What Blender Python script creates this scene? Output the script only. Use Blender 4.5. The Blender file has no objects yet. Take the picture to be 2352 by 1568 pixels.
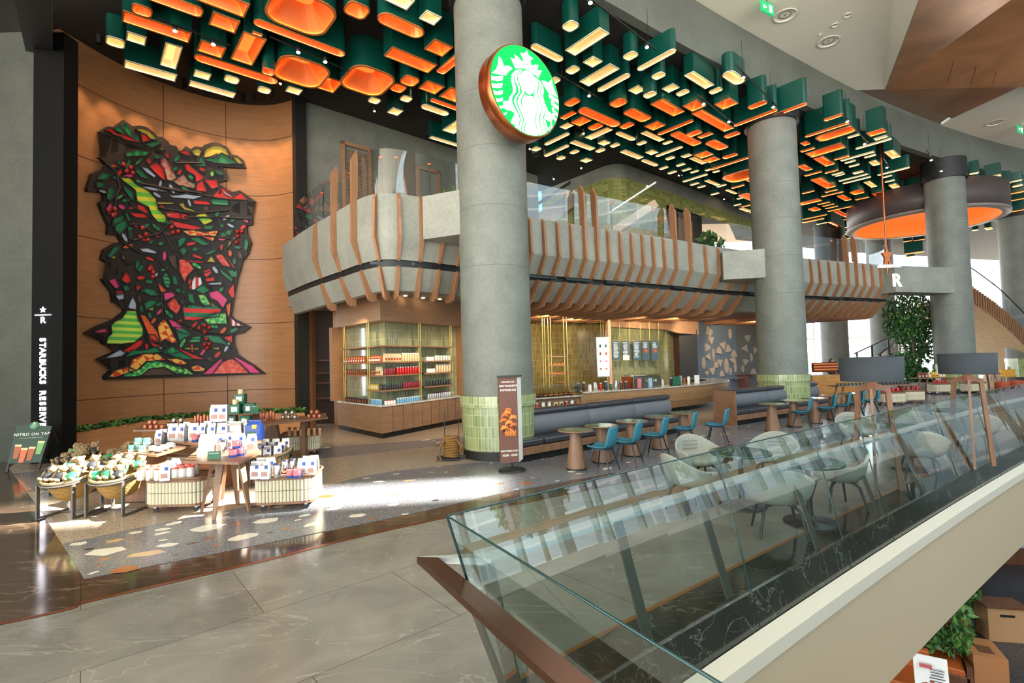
import bpy, bmesh, math, random
from mathutils import Vector, Matrix, Euler
C = bpy.context.scene.collection
R = math.radians
random.seed(7)
# ------------------------------------------------------------ camera
F = 1166.0; W0, H0 = 2352.0, 1568.0; HC = 2.1
cam_d = bpy.data.cameras.new('camera'); cam = bpy.data.objects.new('camera', cam_d); C.objects.link(cam)
cam_d.sensor_width = 36; cam_d.lens = F / W0 * 36; cam_d.clip_start = .05; cam_d.clip_end = 500
CR = (Matrix.Rotation(R(90) + math.atan(44 / F), 3, 'X') @ Matrix.Rotation(-R(1.6), 3, 'Z'))
cam.matrix_world = Matrix.Translation((0, 0, HC)) @ CR.to_4x4()
bpy.context.scene.camera = cam
# ------------------------------------------------------------ world, sun, exposure
sc = bpy.context.scene
sc.view_settings.view_transform = 'Standard'; sc.view_settings.look = 'None'
sc.view_settings.gamma = 1; sc.view_settings.use_curve_mapping = False
sc.view_settings.exposure = 0.78
wd = bpy.data.worlds.new('sky'); sc.world = wd; wd.use_nodes = True
nt = wd.node_tree; bg = nt.nodes['Background']
bg.inputs[1].default_value = 1.0
_tc = nt.nodes.new('ShaderNodeTexCoord'); _sp = nt.nodes.new('ShaderNodeSeparateXYZ'); nt.links.new(_tc.outputs['Generated'], _sp.inputs[0])
_rp = nt.nodes.new('ShaderNodeValToRGB'); _mr = nt.nodes.new('ShaderNodeMapRange'); _mr.inputs[1].default_value = -.2; _mr.inputs[2].default_value = .2; nt.links.new(_sp.outputs[2], _mr.inputs[0]); nt.links.new(_mr.outputs[0], _rp.inputs[0])
_e = _rp.color_ramp.elements; _e[0].position = .46; _e[0].color = (1, .93, .82, 1); _e[1].position = .54; _e[1].color = (.72, .8, .86, 1)   # sunlit ground below, sky above
_e2 = _rp.color_ramp.elements.new(1.0); _e2.color = (.40, .44, .48, 1)
_vm = nt.nodes.new('ShaderNodeVectorMath'); _vm.operation = 'SCALE'; _vm.inputs[3].default_value = 5.0; nt.links.new(_rp.outputs[0], _vm.inputs[0]); nt.links.new(_vm.outputs[0], bg.inputs[0])
sun_d = bpy.data.lights.new('sun', 'SUN'); sun_d.energy = 30.0; sun_d.angle = R(.6); sun_d.color = (1, .95, .86)
sun = bpy.data.objects.new('sun', sun_d); C.objects.link(sun)
sun.rotation_euler = Vector((-1, -.15, -.8)).to_track_quat('-Z', 'Y').to_euler()
cy = sc.cycles
cy.max_bounces = 7; cy.diffuse_bounces = 3; cy.glossy_bounces = 3; cy.transmission_bounces = 6; cy.transparent_max_bounces = 10
cy.caustics_reflective = False; cy.caustics_refractive = False; cy.sample_clamp_indirect = 4.0; cy.blur_glossy = 1.0
cy.use_denoising = True
# ------------------------------------------------------------ pixel helpers (photo pixels to points of the place)
def ray(px, py):
    return CR @ Vector(((px - W0/2) / F, -(py - H0/2) / F, -1))
def G(px, py, z=0.0):
    d = ray(px, py); t = (z - HC) / d.z
    return Vector((d.x*t, d.y*t, z))
def D(px, py, Y):
    d = ray(px, py); t = Y / d.y
    return Vector((d.x*t, Y, HC + d.z*t))
def lin(c):
    return tuple(((x/12.92) if x <= .04045 else ((x+.055)/1.055)**2.4) for x in c)
def hx(s):
    s = s.lstrip('#'); return lin(tuple(int(s[i:i+2], 16)/255 for i in (0, 2, 4)))
U = Vector((.7625, .647, 0)); V = Vector((-.648, .762, 0))
AU = math.atan2(.647, .7625)
# ------------------------------------------------------------ materials
MATS = {}
def mat(name, col, rough=.5, metal=0.0, emit=None, es=0.0, kind=None, **k):
    if name in MATS: return MATS[name]
    m = bpy.data.materials.new(name); m.use_nodes = True; MATS[name] = m
    n = m.node_tree.nodes; l = m.node_tree.links; b = n['Principled BSDF']
    c = hx(col) if isinstance(col, str) else col
    b.inputs['Base Color'].default_value = (*c, 1); b.inputs['Roughness'].default_value = rough
    b.inputs['Metallic'].default_value = metal
    if 'spec' in k: b.inputs['Specular IOR Level'].default_value = k['spec']
    if 'coat' in k: b.inputs['Coat Weight'].default_value = k['coat']; b.inputs['Coat Roughness'].default_value = .08
    if emit:
        b.inputs['Emission Color'].default_value = (*hx(emit), 1); b.inputs['Emission Strength'].default_value = es
    def tc(scale=(1,1,1), rot=(0,0,0), src='Object'):
        t = n.new('ShaderNodeTexCoord'); mp = n.new('ShaderNodeMapping')
        mp.inputs['Scale'].default_value = scale; mp.inputs['Rotation'].default_value = rot
        l.new(t.outputs[src], mp.inputs[0]); return mp.outputs[0]
    def ramp(fac, stops):
        r = n.new('ShaderNodeValToRGB'); l.new(fac, r.inputs[0]); e = r.color_ramp.elements
        while len(e) < len(stops): e.new(.5)
        for i, (p, cc) in enumerate(stops):
            e[i].position = p; e[i].color = (*(hx(cc) if isinstance(cc, str) else cc), 1)
        return r.outputs[0]
    def noise(vec, s, det=4, dist=0):
        t = n.new('ShaderNodeTexNoise'); t.inputs['Scale'].default_value = s; t.inputs['Detail'].default_value = det
        t.inputs['Distortion'].default_value = dist; l.new(vec, t.inputs['Vector']); return t.outputs['Fac']
    def mix(f, a, bb, mode='MIX'):
        x = n.new('ShaderNodeMix'); x.data_type = 'RGBA'; x.blend_type = mode
        if hasattr(f, 'is_output'): l.new(f, x.inputs[0])
        else: x.inputs[0].default_value = f
        for sck, v in ((x.inputs[6], a), (x.inputs[7], bb)):
            if hasattr(v, 'is_output'): l.new(v, sck)
            else: sck.default_value = (*(hx(v) if isinstance(v, str) else v), 1)
        return x.outputs[2]
    def bump(fac, s, d=.01):
        bp = n.new('ShaderNodeBump'); bp.inputs['Strength'].default_value = s; bp.inputs['Distance'].default_value = d
        l.new(fac, bp.inputs['Height']); l.new(bp.outputs[0], b.inputs['Normal'])
    def out(cc): l.new(cc, b.inputs['Base Color'])
    if kind: kind(dict(n=n, l=l, b=b, tc=tc, ramp=ramp, noise=noise, mix=mix, bump=bump, out=out, c=c, k=k))
    return m
def k_wood(g):
    k = g['k']; v = g['tc'](k.get('sc', (1, 1, 14)), k.get('rot', (0, 0, 0)))
    f = g['noise'](v, k.get('s', 2.2), 6, .6); c = g['c']; a = k.get('a', .22)
    g['out'](g['ramp'](f, [(.3, tuple(x*(1-a*1.3) for x in c)), (.7, tuple(min(1, x*(1+a)) for x in c))]))
def k_concrete(g):
    v = g['tc'](); c = g['c']; f = g['noise'](v, g['k'].get('s', 1.3), 8, .3)
    f2 = g['noise'](v, 14, 5)
    a = g['ramp'](f, [(.3, tuple(x*.78 for x in c)), (.7, tuple(min(1, x*1.18) for x in c))])
    g['out'](g['mix'](.25, a, g['ramp'](f2, [(.35, tuple(x*.7 for x in c)), (.65, tuple(min(1, x*1.3) for x in c))])))
    g['bump'](f2, .15)
def k_marble(g):
    k = g['k']; v = g['tc']((1, 1, 1), (0, 0, k.get('rz', -.70))); c = g['c']
    base = g['ramp'](g['noise'](v, 1.5, 8, 1.2), [(.3, tuple(x*.8 for x in c)), (.7, tuple(min(1, x*1.15) for x in c))])
    v2 = g['tc'](k.get('vs', (.5, 1.5, 1)), (0, 0, k.get('rz', -.70)))
    n1 = g['noise'](v2, k.get('vn', .9), 12, k.get('vd', 1.6))
    w = k.get('w', .006)
    vein = g['ramp'](n1, [(.5-w*3, (0, 0, 0)), (.5, (1, 1, 1)), (.5+w, (0, 0, 0))])
    col = g['mix'](vein, base, k.get('vc', '#cfcabb'))
    n1b = g['noise'](v2, k.get('vn', .9)*2.7, 12, 1.0)
    vein2 = g['ramp'](n1b, [(.5-w*1.2, (0, 0, 0)), (.5, (.7, .7, .7)), (.5+w*.6, (0, 0, 0))])
    col = g['mix'](vein2, col, k.get('vc', '#cfcabb'))
    if k.get('grid'):
        br = g['n'].new('ShaderNodeTexBrick'); g['l'].new(g['tc']((1, 1, 1), (0, 0, -AU)), br.inputs['Vector'])
        br.inputs['Scale'].default_value = 1; br.inputs['Brick Width'].default_value = k['grid'][0]; br.inputs['Row Height'].default_value = k['grid'][1]
        br.inputs['Mortar Size'].default_value = .004; br.inputs['Mortar Smooth'].default_value = 0; br.offset = k.get('off', .5)
        br.inputs['Color1'].default_value = (1, 1, 1, 1); br.inputs['Color2'].default_value = (.86, .86, .86, 1); br.inputs['Mortar'].default_value = (.45, .43, .4, 1)
        col = g['mix'](1.0, col, br.outputs['Color'], 'MULTIPLY')
    g['out'](col)
def k_speckle(g):
    v = g['tc'](); c = g['c']; vo = g['n'].new('ShaderNodeTexVoronoi'); vo.inputs['Scale'].default_value = g['k'].get('s', 90); g['l'].new(v, vo.inputs['Vector'])
    r = g['ramp'](vo.outputs['Color'], [(.2, tuple(x*.62 for x in c)), (.5, c), (.85, tuple(min(1, x*1.6) for x in c))]); g['out'](r)
def k_tile(g):
    k = g['k']; n = g['n']; l = g['l']
    t = n.new('ShaderNodeTexCoord'); s = n.new('ShaderNodeSeparateXYZ'); l.new(t.outputs['UV'], s.inputs[0])
    cb = n.new('ShaderNodeCombineXYZ')
    if k.get('vert', True): l.new(s.outputs[1], cb.inputs[0]); l.new(s.outputs[0], cb.inputs[1])
    else: l.new(s.outputs[0], cb.inputs[0]); l.new(s.outputs[1], cb.inputs[1])
    br = n.new('ShaderNodeTexBrick'); l.new(cb.outputs[0], br.inputs['Vector']); br.inputs['Scale'].default_value = 1
    br.inputs['Brick Width'].default_value = k.get('bw', .2); br.inputs['Row Height'].default_value = k.get('bh', .07)
    br.inputs['Mortar Size'].default_value = k.get('ms', .004); br.inputs['Mortar Smooth'].default_value = .1; br.offset = k.get('off', 0)
    br.inputs['Bias'].default_value = 0
    c1, c2 = hx(k['c1']), hx(k['c2'])
    br.inputs['Color1'].default_value = (*c1, 1); br.inputs['Color2'].default_value = (*c2, 1); br.inputs['Mortar'].default_value = (*hx(k.get('mo', '#c9cbb0')), 1)
    g['out'](br.outputs['Color'])
def k_weave(g):
    v = g['tc'](g['k'].get('sc', (1, 1, 1))); w = g['n'].new('ShaderNodeTexWave'); w.bands_direction = 'Z'; w.inputs['Scale'].default_value = g['k'].get('s', 18)
    w.inputs['Distortion'].default_value = 3; w.inputs['Detail Scale'].default_value = 6; g['l'].new(v, w.inputs['Vector'])
    c = g['c']; g['out'](g['ramp'](w.outputs['Fac'], [(.1, tuple(x*.55 for x in c)), (.7, c)])); g['bump'](w.outputs['Fac'], .6, .01)
def k_fabric(g):
    v = g['tc'](); f = g['noise'](v, 60, 3); c = g['c']
    g['out'](g['ramp'](f, [(.3, tuple(x*.85 for x in c)), (.7, tuple(min(1, x*1.12) for x in c))])); g['bump'](f, .2, .003)
def k_wave(g):
    k = g['k']; v = g['tc']((1, 1, 1), k.get('rot', (0, 0, 0))); w = g['n'].new('ShaderNodeTexWave'); w.bands_direction = k.get('dir', 'Z'); w.inputs['Scale'].default_value = k.get('s', 2)
    w.wave_profile = k.get('prof', 'SIN'); w.inputs['Distortion'].default_value = k.get('dist', 0); w.inputs['Detail'].default_value = 0
    g['l'].new(v, w.inputs['Vector'])
    r = g['ramp'](w.outputs['Fac'], [(.0, k['c1']), (.49, k['c1']), (.51, k['c2'])]) ; g['out'](r)
def k_check(g):
    k = g['k']; v = g['tc']((1, 1, 1), (R(45), R(30), 0)); w = g['n'].new('ShaderNodeTexChecker'); w.inputs['Scale'].default_value = k.get('s', 4)
    w.inputs[1].default_value = (*hx(k['c1']), 1); w.inputs[2].default_value = (*hx(k['c2']), 1); g['l'].new(v, w.inputs['Vector']); g['out'](w.outputs[0])
def glass_mat(name, tint, refl=1.0, rough=0.0):
    m = bpy.data.materials.new(name); m.use_nodes = True; MATS[name] = m; n = m.node_tree.nodes; l = m.node_tree.links
    n.remove(n['Principled BSDF']); o = n['Material Output']
    t = n.new('ShaderNodeBsdfTransparent'); t.inputs[0].default_value = (*tint, 1)
    gl = n.new('ShaderNodeBsdfGlossy'); gl.inputs['Roughness'].default_value = rough; gl.inputs[0].default_value = (refl, refl, refl, 1)
    lw_ = n.new('ShaderNodeLayerWeight'); lw_.inputs[0].default_value = .5; pw = n.new('ShaderNodeMath'); pw.operation = 'POWER'; pw.inputs[1].default_value = 4.0; l.new(lw_.outputs['Facing'], pw.inputs[0])
    fr = n.new('ShaderNodeMath'); fr.operation = 'MULTIPLY_ADD'; fr.inputs[1].default_value = .85; fr.inputs[2].default_value = .19; l.new(pw.outputs[0], fr.inputs[0])
    mx = n.new('ShaderNodeMixShader'); l.new(fr.outputs[0], mx.inputs[0]); l.new(t.outputs[0], mx.inputs[1]); l.new(gl.outputs[0], mx.inputs[2]); l.new(mx.outputs[0], o.inputs[0])
    return m
# ------------------------------------------------------------ mesh builder
class MB:
    def __init__(s): s.v = []; s.f = []; s.m = []; s.s = []; s.uv = {}
    def add(s, vs, fs, mi=0, sm=False, uvs=None):
        o = len(s.v); s.v += [tuple(x) for x in vs]
        for i, f in enumerate(fs):
            if uvs: s.uv[len(s.f)] = uvs[i]
            s.f.append([o+j for j in f]); s.m.append(mi); s.s.append(sm)
        return s
    def box(s, c, d, rz=0, mi=0, M=None):
        x, y, z = d[0]/2, d[1]/2, d[2]/2
        m = Matrix.Translation(c) @ (M.to_4x4() if M else Matrix.Rotation(rz, 4, 'Z'))
        vs = [m @ Vector(p) for p in ((-x,-y,-z),(x,-y,-z),(x,y,-z),(-x,y,-z),(-x,-y,z),(x,-y,z),(x,y,z),(-x,y,z))]
        return s.add(vs, [(3,2,1,0),(4,5,6,7),(0,1,5,4),(1,2,6,5),(2,3,7,6),(3,0,4,7)], mi)
    def bar(s, a, b, w, h=None, mi=0):
        a, b = Vector(a), Vector(b); d = b-a; q = d.to_track_quat('X', 'Z').to_matrix()
        return s.box((a+b)/2, (d.length, w, h or w), M=q, mi=mi)
    def prism(s, poly, z0, z1, mi=0, sm=False, cap=True, inset=0):
        n = len(poly)
        a = sum(poly[i][0]*poly[(i+1)%n][1]-poly[(i+1)%n][0]*poly[i][1] for i in range(n))
        if a < 0: poly = poly[::-1]
        vs = [(p[0], p[1], z0) for p in poly]+[(p[0], p[1], z1) for p in poly]
        s.add(vs, [(i, (i+1) % n, n+(i+1) % n, n+i) for i in range(n)], mi, sm)
        if cap: s.add(vs, [tuple(range(n))[::-1], tuple(range(n, 2*n))], mi)
        return s
    def loft(s, rings, mi=0, sm=False, close=True, cap0=False, cap1=False):
        n = len(rings[0]); vs = [p for r in rings for p in r]; fs = []
        for k in range(len(rings)-1):
            for i in range(n if close else n-1):
                j = (i+1) % n; fs.append((k*n+i, k*n+j, (k+1)*n+j, (k+1)*n+i))
        s.add(vs, fs, mi, sm)
        if cap0: s.add(rings[0], [tuple(range(n))[::-1]], mi)
        if cap1: s.add(rings[-1], [tuple(range(n))], mi)
        return s
    def lathe(s, prof, c=(0,0,0), n=24, mi=0, sm=True, M=None, cap=True, e=1.0, ang=None):
        rings = []
        for r, z in prof:
            rg = []
            for i in range(n):
                a = 2*math.pi*i/n; p = Vector((r*math.cos(a), r*e*math.sin(a), z))
                if M: p = M @ p
                rg.append(Vector(c)+p)
            rings.append(rg)
        return s.loft(rings, mi, sm, True, cap and prof[0][0] > 1e-5, cap and prof[-1][0] > 1e-5)
    def cyl(s, a, b, r, n=12, mi=0, r2=None):
        a, b = Vector(a), Vector(b); d = b-a; q = d.to_track_quat('Z', 'Y').to_matrix()
        return s.lathe([(r, 0), (r if r2 is None else r2, d.length)], a, n, mi, True, q)
    def tube(s, pts, r, n=8, mi=0, close=False):
        pts = [Vector(p) for p in pts]; rings = []; N = len(pts)
        for i, p in enumerate(pts):
            a = pts[i-1] if (i > 0 or close) else p; b = pts[(i+1) % N] if (i < N-1 or close) else p
            q = (b-a).to_track_quat('Z', 'Y').to_matrix(); rr = r[i] if isinstance(r, (list, tuple)) else r
            rings.append([p + q @ Vector((rr*math.cos(2*math.pi*k/n), rr*math.sin(2*math.pi*k/n), 0)) for k in range(n)])
        if close: rings.append(rings[0])
        return s.loft(rings, mi, True, True, not close, not close)
    def ball(s, c, r, n=12, mi=0, M=None):
        if not isinstance(r, (tuple, list)): r = (r, r, r)
        h = n//2; vs = [Vector((0, 0, -1))]
        for i in range(1, h):
            t = -math.pi/2+math.pi*i/h
            vs += [Vector((math.cos(t)*math.cos(2*math.pi*j/n), math.cos(t)*math.sin(2*math.pi*j/n), math.sin(t))) for j in range(n)]
        vs.append(Vector((0, 0, 1))); L = len(vs)-1; fs = []
        for j in range(n): fs.append((0, 1+(j+1) % n, 1+j)); fs.append((L, L-n+j, L-n+(j+1) % n))
        for i in range(h-2):
            for j in range(n): a = 1+i*n; fs.append((a+j, a+(j+1) % n, a+n+(j+1) % n, a+n+j))
        vs = [Vector((p.x*r[0], p.y*r[1], p.z*r[2])) for p in vs]
        if M: vs = [M @ p for p in vs]
        return s.add([Vector(c)+p for p in vs], fs, mi, True)
    def wallstrip(s, pts, z0, z1, mi=0, u0=0, sm=False):
        u = u0
        for a, b in zip(pts[:-1], pts[1:]):
            d = (Vector(b[:2])-Vector(a[:2])).length
            za0, za1 = (z0, z1)
            s.add([(a[0], a[1], z0), (b[0], b[1], z0), (b[0], b[1], z1), (a[0], a[1], z1)], [(0, 1, 2, 3)], mi, sm,
                  [[(u, z0), (u+d, z0), (u+d, z1), (u, z1)]]); u += d
        return s
    def build(s, name, mats, parent=None, loc=None, bev=0, kind=None):
        me = bpy.data.meshes.new(name); me.from_pydata(s.v, [], s.f)
        if not isinstance(mats, (list, tuple)): mats = [mats]
        for m in mats: me.materials.append(m)
        me.polygons.foreach_set('material_index', [min(i, len(mats)-1) for i in s.m]); me.polygons.foreach_set('use_smooth', s.s)
        if s.uv:
            ul = me.uv_layers.new(name='UVMap')
            for pi, uv in s.uv.items():
                p = me.polygons[pi]
                for k, li in enumerate(p.loop_indices): ul.data[li].uv = uv[k]
        me.validate(); me.update()
        o = bpy.data.objects.new(name, me); C.objects.link(o)
        if parent: o.parent = parent
        if loc is not None: o.location = loc
        if bev:
            b = o.modifiers.new('bevel', 'BEVEL'); b.width = bev; b.segments = 2; b.limit_method = 'ANGLE'
        if kind: o['kind'] = kind
        return o
def thing(name, label, cat, loc=(0,0,0), rz=0, group=None, kind=None):
    o = bpy.data.objects.new(name, None); C.objects.link(o); o.empty_display_size = .1
    o.location = loc; o.rotation_euler = (0, 0, rz); tag(o, label, cat, group, kind); return o
def tag(o, label=None, cat=None, group=None, kind=None):
    if label: o['label'] = label
    if cat: o['category'] = cat
    if group: o['group'] = group
    if kind: o['kind'] = kind
    return o
def dup(root, loc=None, rz=None, label=None, group=None, sc_=None):
    r = root.copy(); C.objects.link(r)
    if loc is not None: r.location = loc
    if rz is not None: r.rotation_euler = (0, 0, rz)
    if sc_: r.scale = (sc_, sc_, sc_)
    if label: r['label'] = label
    if group: r['group'] = group
    for ch in CH.get(root.name, []) or list(root.children):
        c = ch.copy(); C.objects.link(c); c.parent = r
        for g in list(ch.children):
            d = g.copy(); C.objects.link(d); d.parent = c
    return r
CH = {}
_first = {}
def place(maker, key, loc, rz=0, label=None, group=None):
    """first call builds and uses the thing itself, the later ones copy it"""
    if key not in _first:
        t = maker(); _first[key] = t; t.location = loc; t.rotation_euler = (0, 0, rz)
        if label: t['label'] = label
        if group: t['group'] = group
        return t
    return dup(_first[key], loc, rz, label, group)
_ones = ['', 'first', 'second', 'third', 'fourth', 'fifth', 'sixth', 'seventh', 'eighth', 'ninth', 'tenth', 'eleventh', 'twelfth', 'thirteenth', 'fourteenth', 'fifteenth', 'sixteenth', 'seventeenth', 'eighteenth', 'nineteenth']
_tens = {2: 'twent', 3: 'thirt', 4: 'fort', 5: 'fift', 6: 'sixt', 7: 'sevent', 8: 'eight', 9: 'ninet'}
def ordn(i):
    if i < 20: return _ones[i]
    t, o = divmod(i, 10)
    return _tens[t]+'ieth' if o == 0 else _tens[t]+'y-'+_ones[o]
TEXTS = []
def text_mesh(body, size, m, parent=None, name='lettering', loc=(0,0,0), rot=(0,0,0), ext=.004, align='CENTER', sp=1.0, bold=0.0, mirror=False, M=None):
    cu = bpy.data.curves.new(name, 'FONT'); cu.body = body; cu.size = size; cu.extrude = ext; cu.align_x = align; cu.align_y = 'CENTER'
    cu.space_character = sp; cu.offset = bold; cu.resolution_u = 3; cu.materials.append(m)
    o = bpy.data.objects.new(name+'_text', cu); C.objects.link(o)
    TEXTS.append((o, name, m, parent, mirror, M, loc, rot)); return o
def finish_texts():
    dg = bpy.context.evaluated_depsgraph_get()
    ms = [bpy.data.meshes.new_from_object(t[0].evaluated_get(dg)) for t in TEXTS]
    for me, (o, name, m, parent, mirror, M_, loc, rot) in zip(ms, TEXTS):
        if mirror:
            for v in me.vertices: v.co.x = -v.co.x
        me.materials.clear(); me.materials.append(m)
        n = bpy.data.objects.new(name, me); C.objects.link(n)
        if M_ is not None: n.matrix_local = M_
        else: n.location = loc; n.rotation_euler = rot
        if parent: n.parent = parent
    for t in TEXTS: bpy.data.objects.remove(t[0])
def star_poly(r, r2=.45, n=5, c=(0,0), a0=90):
    return [(c[0]+(r if i % 2 == 0 else r*r2)*math.cos(R(a0)+math.pi*i/n), c[1]+(r if i % 2 == 0 else r*r2)*math.sin(R(a0)+math.pi*i/n)) for i in range(2*n)]
def rrect(a, b, r, n=5):
    r = min(r, a/2-1e-4, b/2-1e-4); p = []
    for cx, cy_, t in ((a/2-r, b/2-r, 0), (-a/2+r, b/2-r, 90), (-a/2+r, -b/2+r, 180), (a/2-r, -b/2+r, 270)):
        for i in range(n+1): t2 = R(t+90*i/n); p.append((cx+r*math.cos(t2), cy_+r*math.sin(t2)))
    return p
def spline(pts, n=8):
    P = [Vector(p) for p in pts]; out = []
    for i in range(len(P)-1):
        a = P[i-1] if i else P[0]*2-P[1]; b, c = P[i], P[i+1]; d = P[i+2] if i+2 < len(P) else P[-1]*2-P[-2]
        for k in range(n):
            t = k/n; out.append(.5*((2*b)+(c-a)*t+(2*a-5*b+4*c-d)*t*t+(3*b-a-3*c+d)*t**3))
    out.append(P[-1]); return out
def offset(pts, d):
    o = []
    for i, p in enumerate(pts):
        a = pts[max(0, i-1)]; b = pts[min(len(pts)-1, i+1)]; t = (Vector(b)-Vector(a)); t.z = 0; t.normalize()
        o.append(Vector(p)+Vector((-t.y, t.x, 0))*d)
    return o
def hit(pts, px):
    """where the sight line over photo column px crosses a plan polyline"""
    d = ray(px, 784); k = d.x/d.y
    for a, b in zip(pts[:-1], pts[1:]):
        fa = a.x-k*a.y; fb = b.x-k*b.y
        if fa*fb <= 0 and abs(fa-fb) > 1e-9:
            t = fa/(fa-fb); p = a.lerp(b, t)
            if p.y > 0: tt = (b-a).normalized(); return p, tt
    return None, None
def spot(loc, to, e, ang=60, col=(1, .72, .42), size=.05, blend=.5):
    d = bpy.data.lights.new('spot', 'SPOT'); d.energy = e; d.spot_size = R(ang); d.spot_blend = blend; d.color = col; d.shadow_soft_size = size
    o = bpy.data.objects.new('spot_light', d); C.objects.link(o); o.location = loc
    o.rotation_euler = (Vector(to)-Vector(loc)).to_track_quat('-Z', 'Y').to_euler(); return o
M = dict(
 wood=mat('oak_veneer', '#8f7055', .42, kind=k_wood, sc=(.6, .6, 9), a=.16),
 woodw=mat('wall_oak_veneer', '#a0714a', .42, kind=k_wood, sc=(.5, .5, 7), a=.12, s=2.5),
 woodd=mat('dark_oak', '#6d452c', .45, kind=k_wood, sc=(3, 3, 3), a=.2),
 woodt=mat('table_oak', '#86634a', .4, kind=k_wood, sc=(6, 1, 1), a=.18),
 rib=mat('rib_oak', '#946a4a', .45, kind=k_wood, sc=(5, 5, 1), a=.15),
 conc=mat('column_plaster', '#70746c', .55, kind=k_concrete, s=1.6),
 concl=mat('balcony_plaster', '#8b8c82', .6, kind=k_concrete, s=1.0),
 black=mat('black_paint', '#1c1d1d', .5), blackc=mat('black_ceiling', '#26231f', .8),
 metal=mat('dark_steel', '#3b3d3c', .35, .8), steel=mat('brushed_steel', '#a9a9a4', .28, 1.0),
 chrome=mat('chrome', '#d8d8d8', .08, 1.0), brass=mat('brass', '#b59a55', .25, 1.0),
 copper=mat('copper', '#b8683f', .3, .9), white=mat('white_paint', '#e9e6dc', .6),
)
# ============================================================ the floor
M['marble'] = mat('grey_marble', '#86837a', .14, kind=k_marble, grid=(2.4, 1.2), w=.002, vc='#9e9b90', coat=.0)
M['marbled'] = mat('brown_marble', '#4b3b2f', .1, kind=k_marble, grid=(2.6, 4.0), off=0, w=.005, vc='#75614c', vs=(.35, 1.6, 1), vn=.8)
M['tterr'] = mat('tan_terrazzo', '#a19281', .2, kind=k_speckle, s=110)
M['dterr'] = mat('dark_terrazzo', '#6f7176', .22, kind=k_speckle, s=90)
corner = Vector((-.41, 3.02, 0)); n1 = Vector((.619, -.786, 0)); n2 = Vector((.857, .515, 0))
def cshift(L): return corner + Vector((1.315*L, -.25*L, 0))
far_top = spline([(-.41, 3.02, 0), (1.38, 4.43, 0), (4.58, 6.81, 0), (8.4, 9.55, 0), (12.45, 12.35, 0), (18.5, 16.3, 0), (30, 23, 0)], 6)
near_top = [Vector((-.41, 3.02, 0)), Vector((.08, 2.205, 0)), Vector((.565, 1.39, 0)), Vector((1.6, -.33, 0)), Vector((2.7, -2.16, 0))]
def far_off(L): o = offset(far_top, -L); o[0] = cshift(L); return o
def near_off(L): o = offset(near_top, L); o[0] = cshift(L); return o
fe, ne = far_off(.30), near_off(.30)
poly = [(p.x, p.y) for p in fe] + [(60, 40), (70, 90), (-40, 90), (-40, -3)] + [(p.x, p.y) for p in reversed(ne[1:])]
MB().prism(poly, -.34, 0).build('floor', M['marble'], kind='structure')
cop = [G(0, 1436), G(194, 1386), G(337, 1353), G(622, 1286), G(795, 1241), G(1015, 1192), Vector((.03, 7.5, 0)), Vector((2.5, 9.0, 0)), Vector((6, 11.1, 0)), Vector((12, 14.7, 0)), Vector((25, 21.5, 0))]
cop = [Vector((-14, -.6, 0)), Vector((-8, 2.4, 0))] + cop; cops = spline(cop, 5)
ter = [G(194, 1330), G(430, 1284), G(657, 1239), G(963, 1176), Vector((.03, 8.3, 0)), Vector((2.5, 9.75, 0)), Vector((6, 11.8, 0)), Vector((12, 15.4, 0)), Vector((25, 22.2, 0))]; ters = spline(ter, 5)
tl = [G(194, 1330), G(85, 1160), G(20, 1075), Vector((-14, 15.2, 0))]
f1 = MB(); f1.prism([(p.x, p.y) for p in cops]+[(40, 32), (40, 60), (-30, 60), (-30, -.6)], -.02, .003); f1.build('floor_border', M['marbled'], kind='structure').name = 'trim_1'
MB().loft([[p+Vector((0, 0, .005)) for p in cops], [p+Vector((-.03, .045, .005)) for p in cops]], close=False).build('trim_2', M['copper'], kind='structure')
f2 = MB(); f2.prism([(p.x, p.y) for p in ters]+[(40, 34), (40, 58), (-14, 58)]+[(p.x, p.y) for p in reversed(tl[1:])], -.02, .006); f2.build('trim_3', M['tterr'], kind='structure')
# dark terrazzo bands with chips
up1 = [G(143, 1250), G(421, 1192), G(640, 1148), G(848, 1092), G(1060, 1066), Vector((.2, 10.9, 0)), Vector((1.5, 12.2, 0)), Vector((6, 16.0, 0)), Vector((12, 20, 0)), Vector((25, 28, 0))]
b1 = [(p.x, p.y) for p in ters]+[(p.x, p.y) for p in reversed(spline(up1, 5))]
b2lo = [G(100, 1145), Vector((-7.4, 9.9, 0)), Vector((-5.8, 11.0, 0)), Vector((-4.3, 11.6, 0)), Vector((-1.3, 13.3, 0)), Vector((4, 17.2, 0))]
b2hi = [G(28, 1088), Vector((-8.2, 12.2, 0)), Vector((-6.3, 12.8, 0)), Vector((-4.8, 13.2, 0)), Vector((-1.4, 14.5, 0)), Vector((3, 18.4, 0))]
b2 = [(p.x, p.y) for p in spline(b2lo, 5)]+[(p.x, p.y) for p in reversed(spline(b2hi, 5))]
def inside(p, poly):
    c = False; n = len(poly)
    for i in range(n):
        a, b = poly[i], poly[(i+1) % n]
        if (a[1] > p[1]) != (b[1] > p[1]) and p[0] < (b[0]-a[0])*(p[1]-a[1])/(b[1]-a[1])+a[0]: c = not c
    return c
tb = MB(); tb.prism(b1, -.01, .009).prism(b2, -.01, .009)
chips = []
def chip(x, y, a, b, rz, mi):
    n = random.randint(5, 8); ph = random.random()*6; pts = []
    for i in range(n):
        t = 2*math.pi*i/n+random.uniform(-.25, .25); r = random.uniform(.75, 1.1)
        q = Vector((a*r*math.cos(t), b*r*math.sin(t), 0)); q.rotate(Euler((0, 0, rz))); pts.append((x+q.x, y+q.y))
    chips.append((x, y, a)); tb.add([(p[0], p[1], .0095) for p in pts], [tuple(range(n))], mi)
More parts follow.
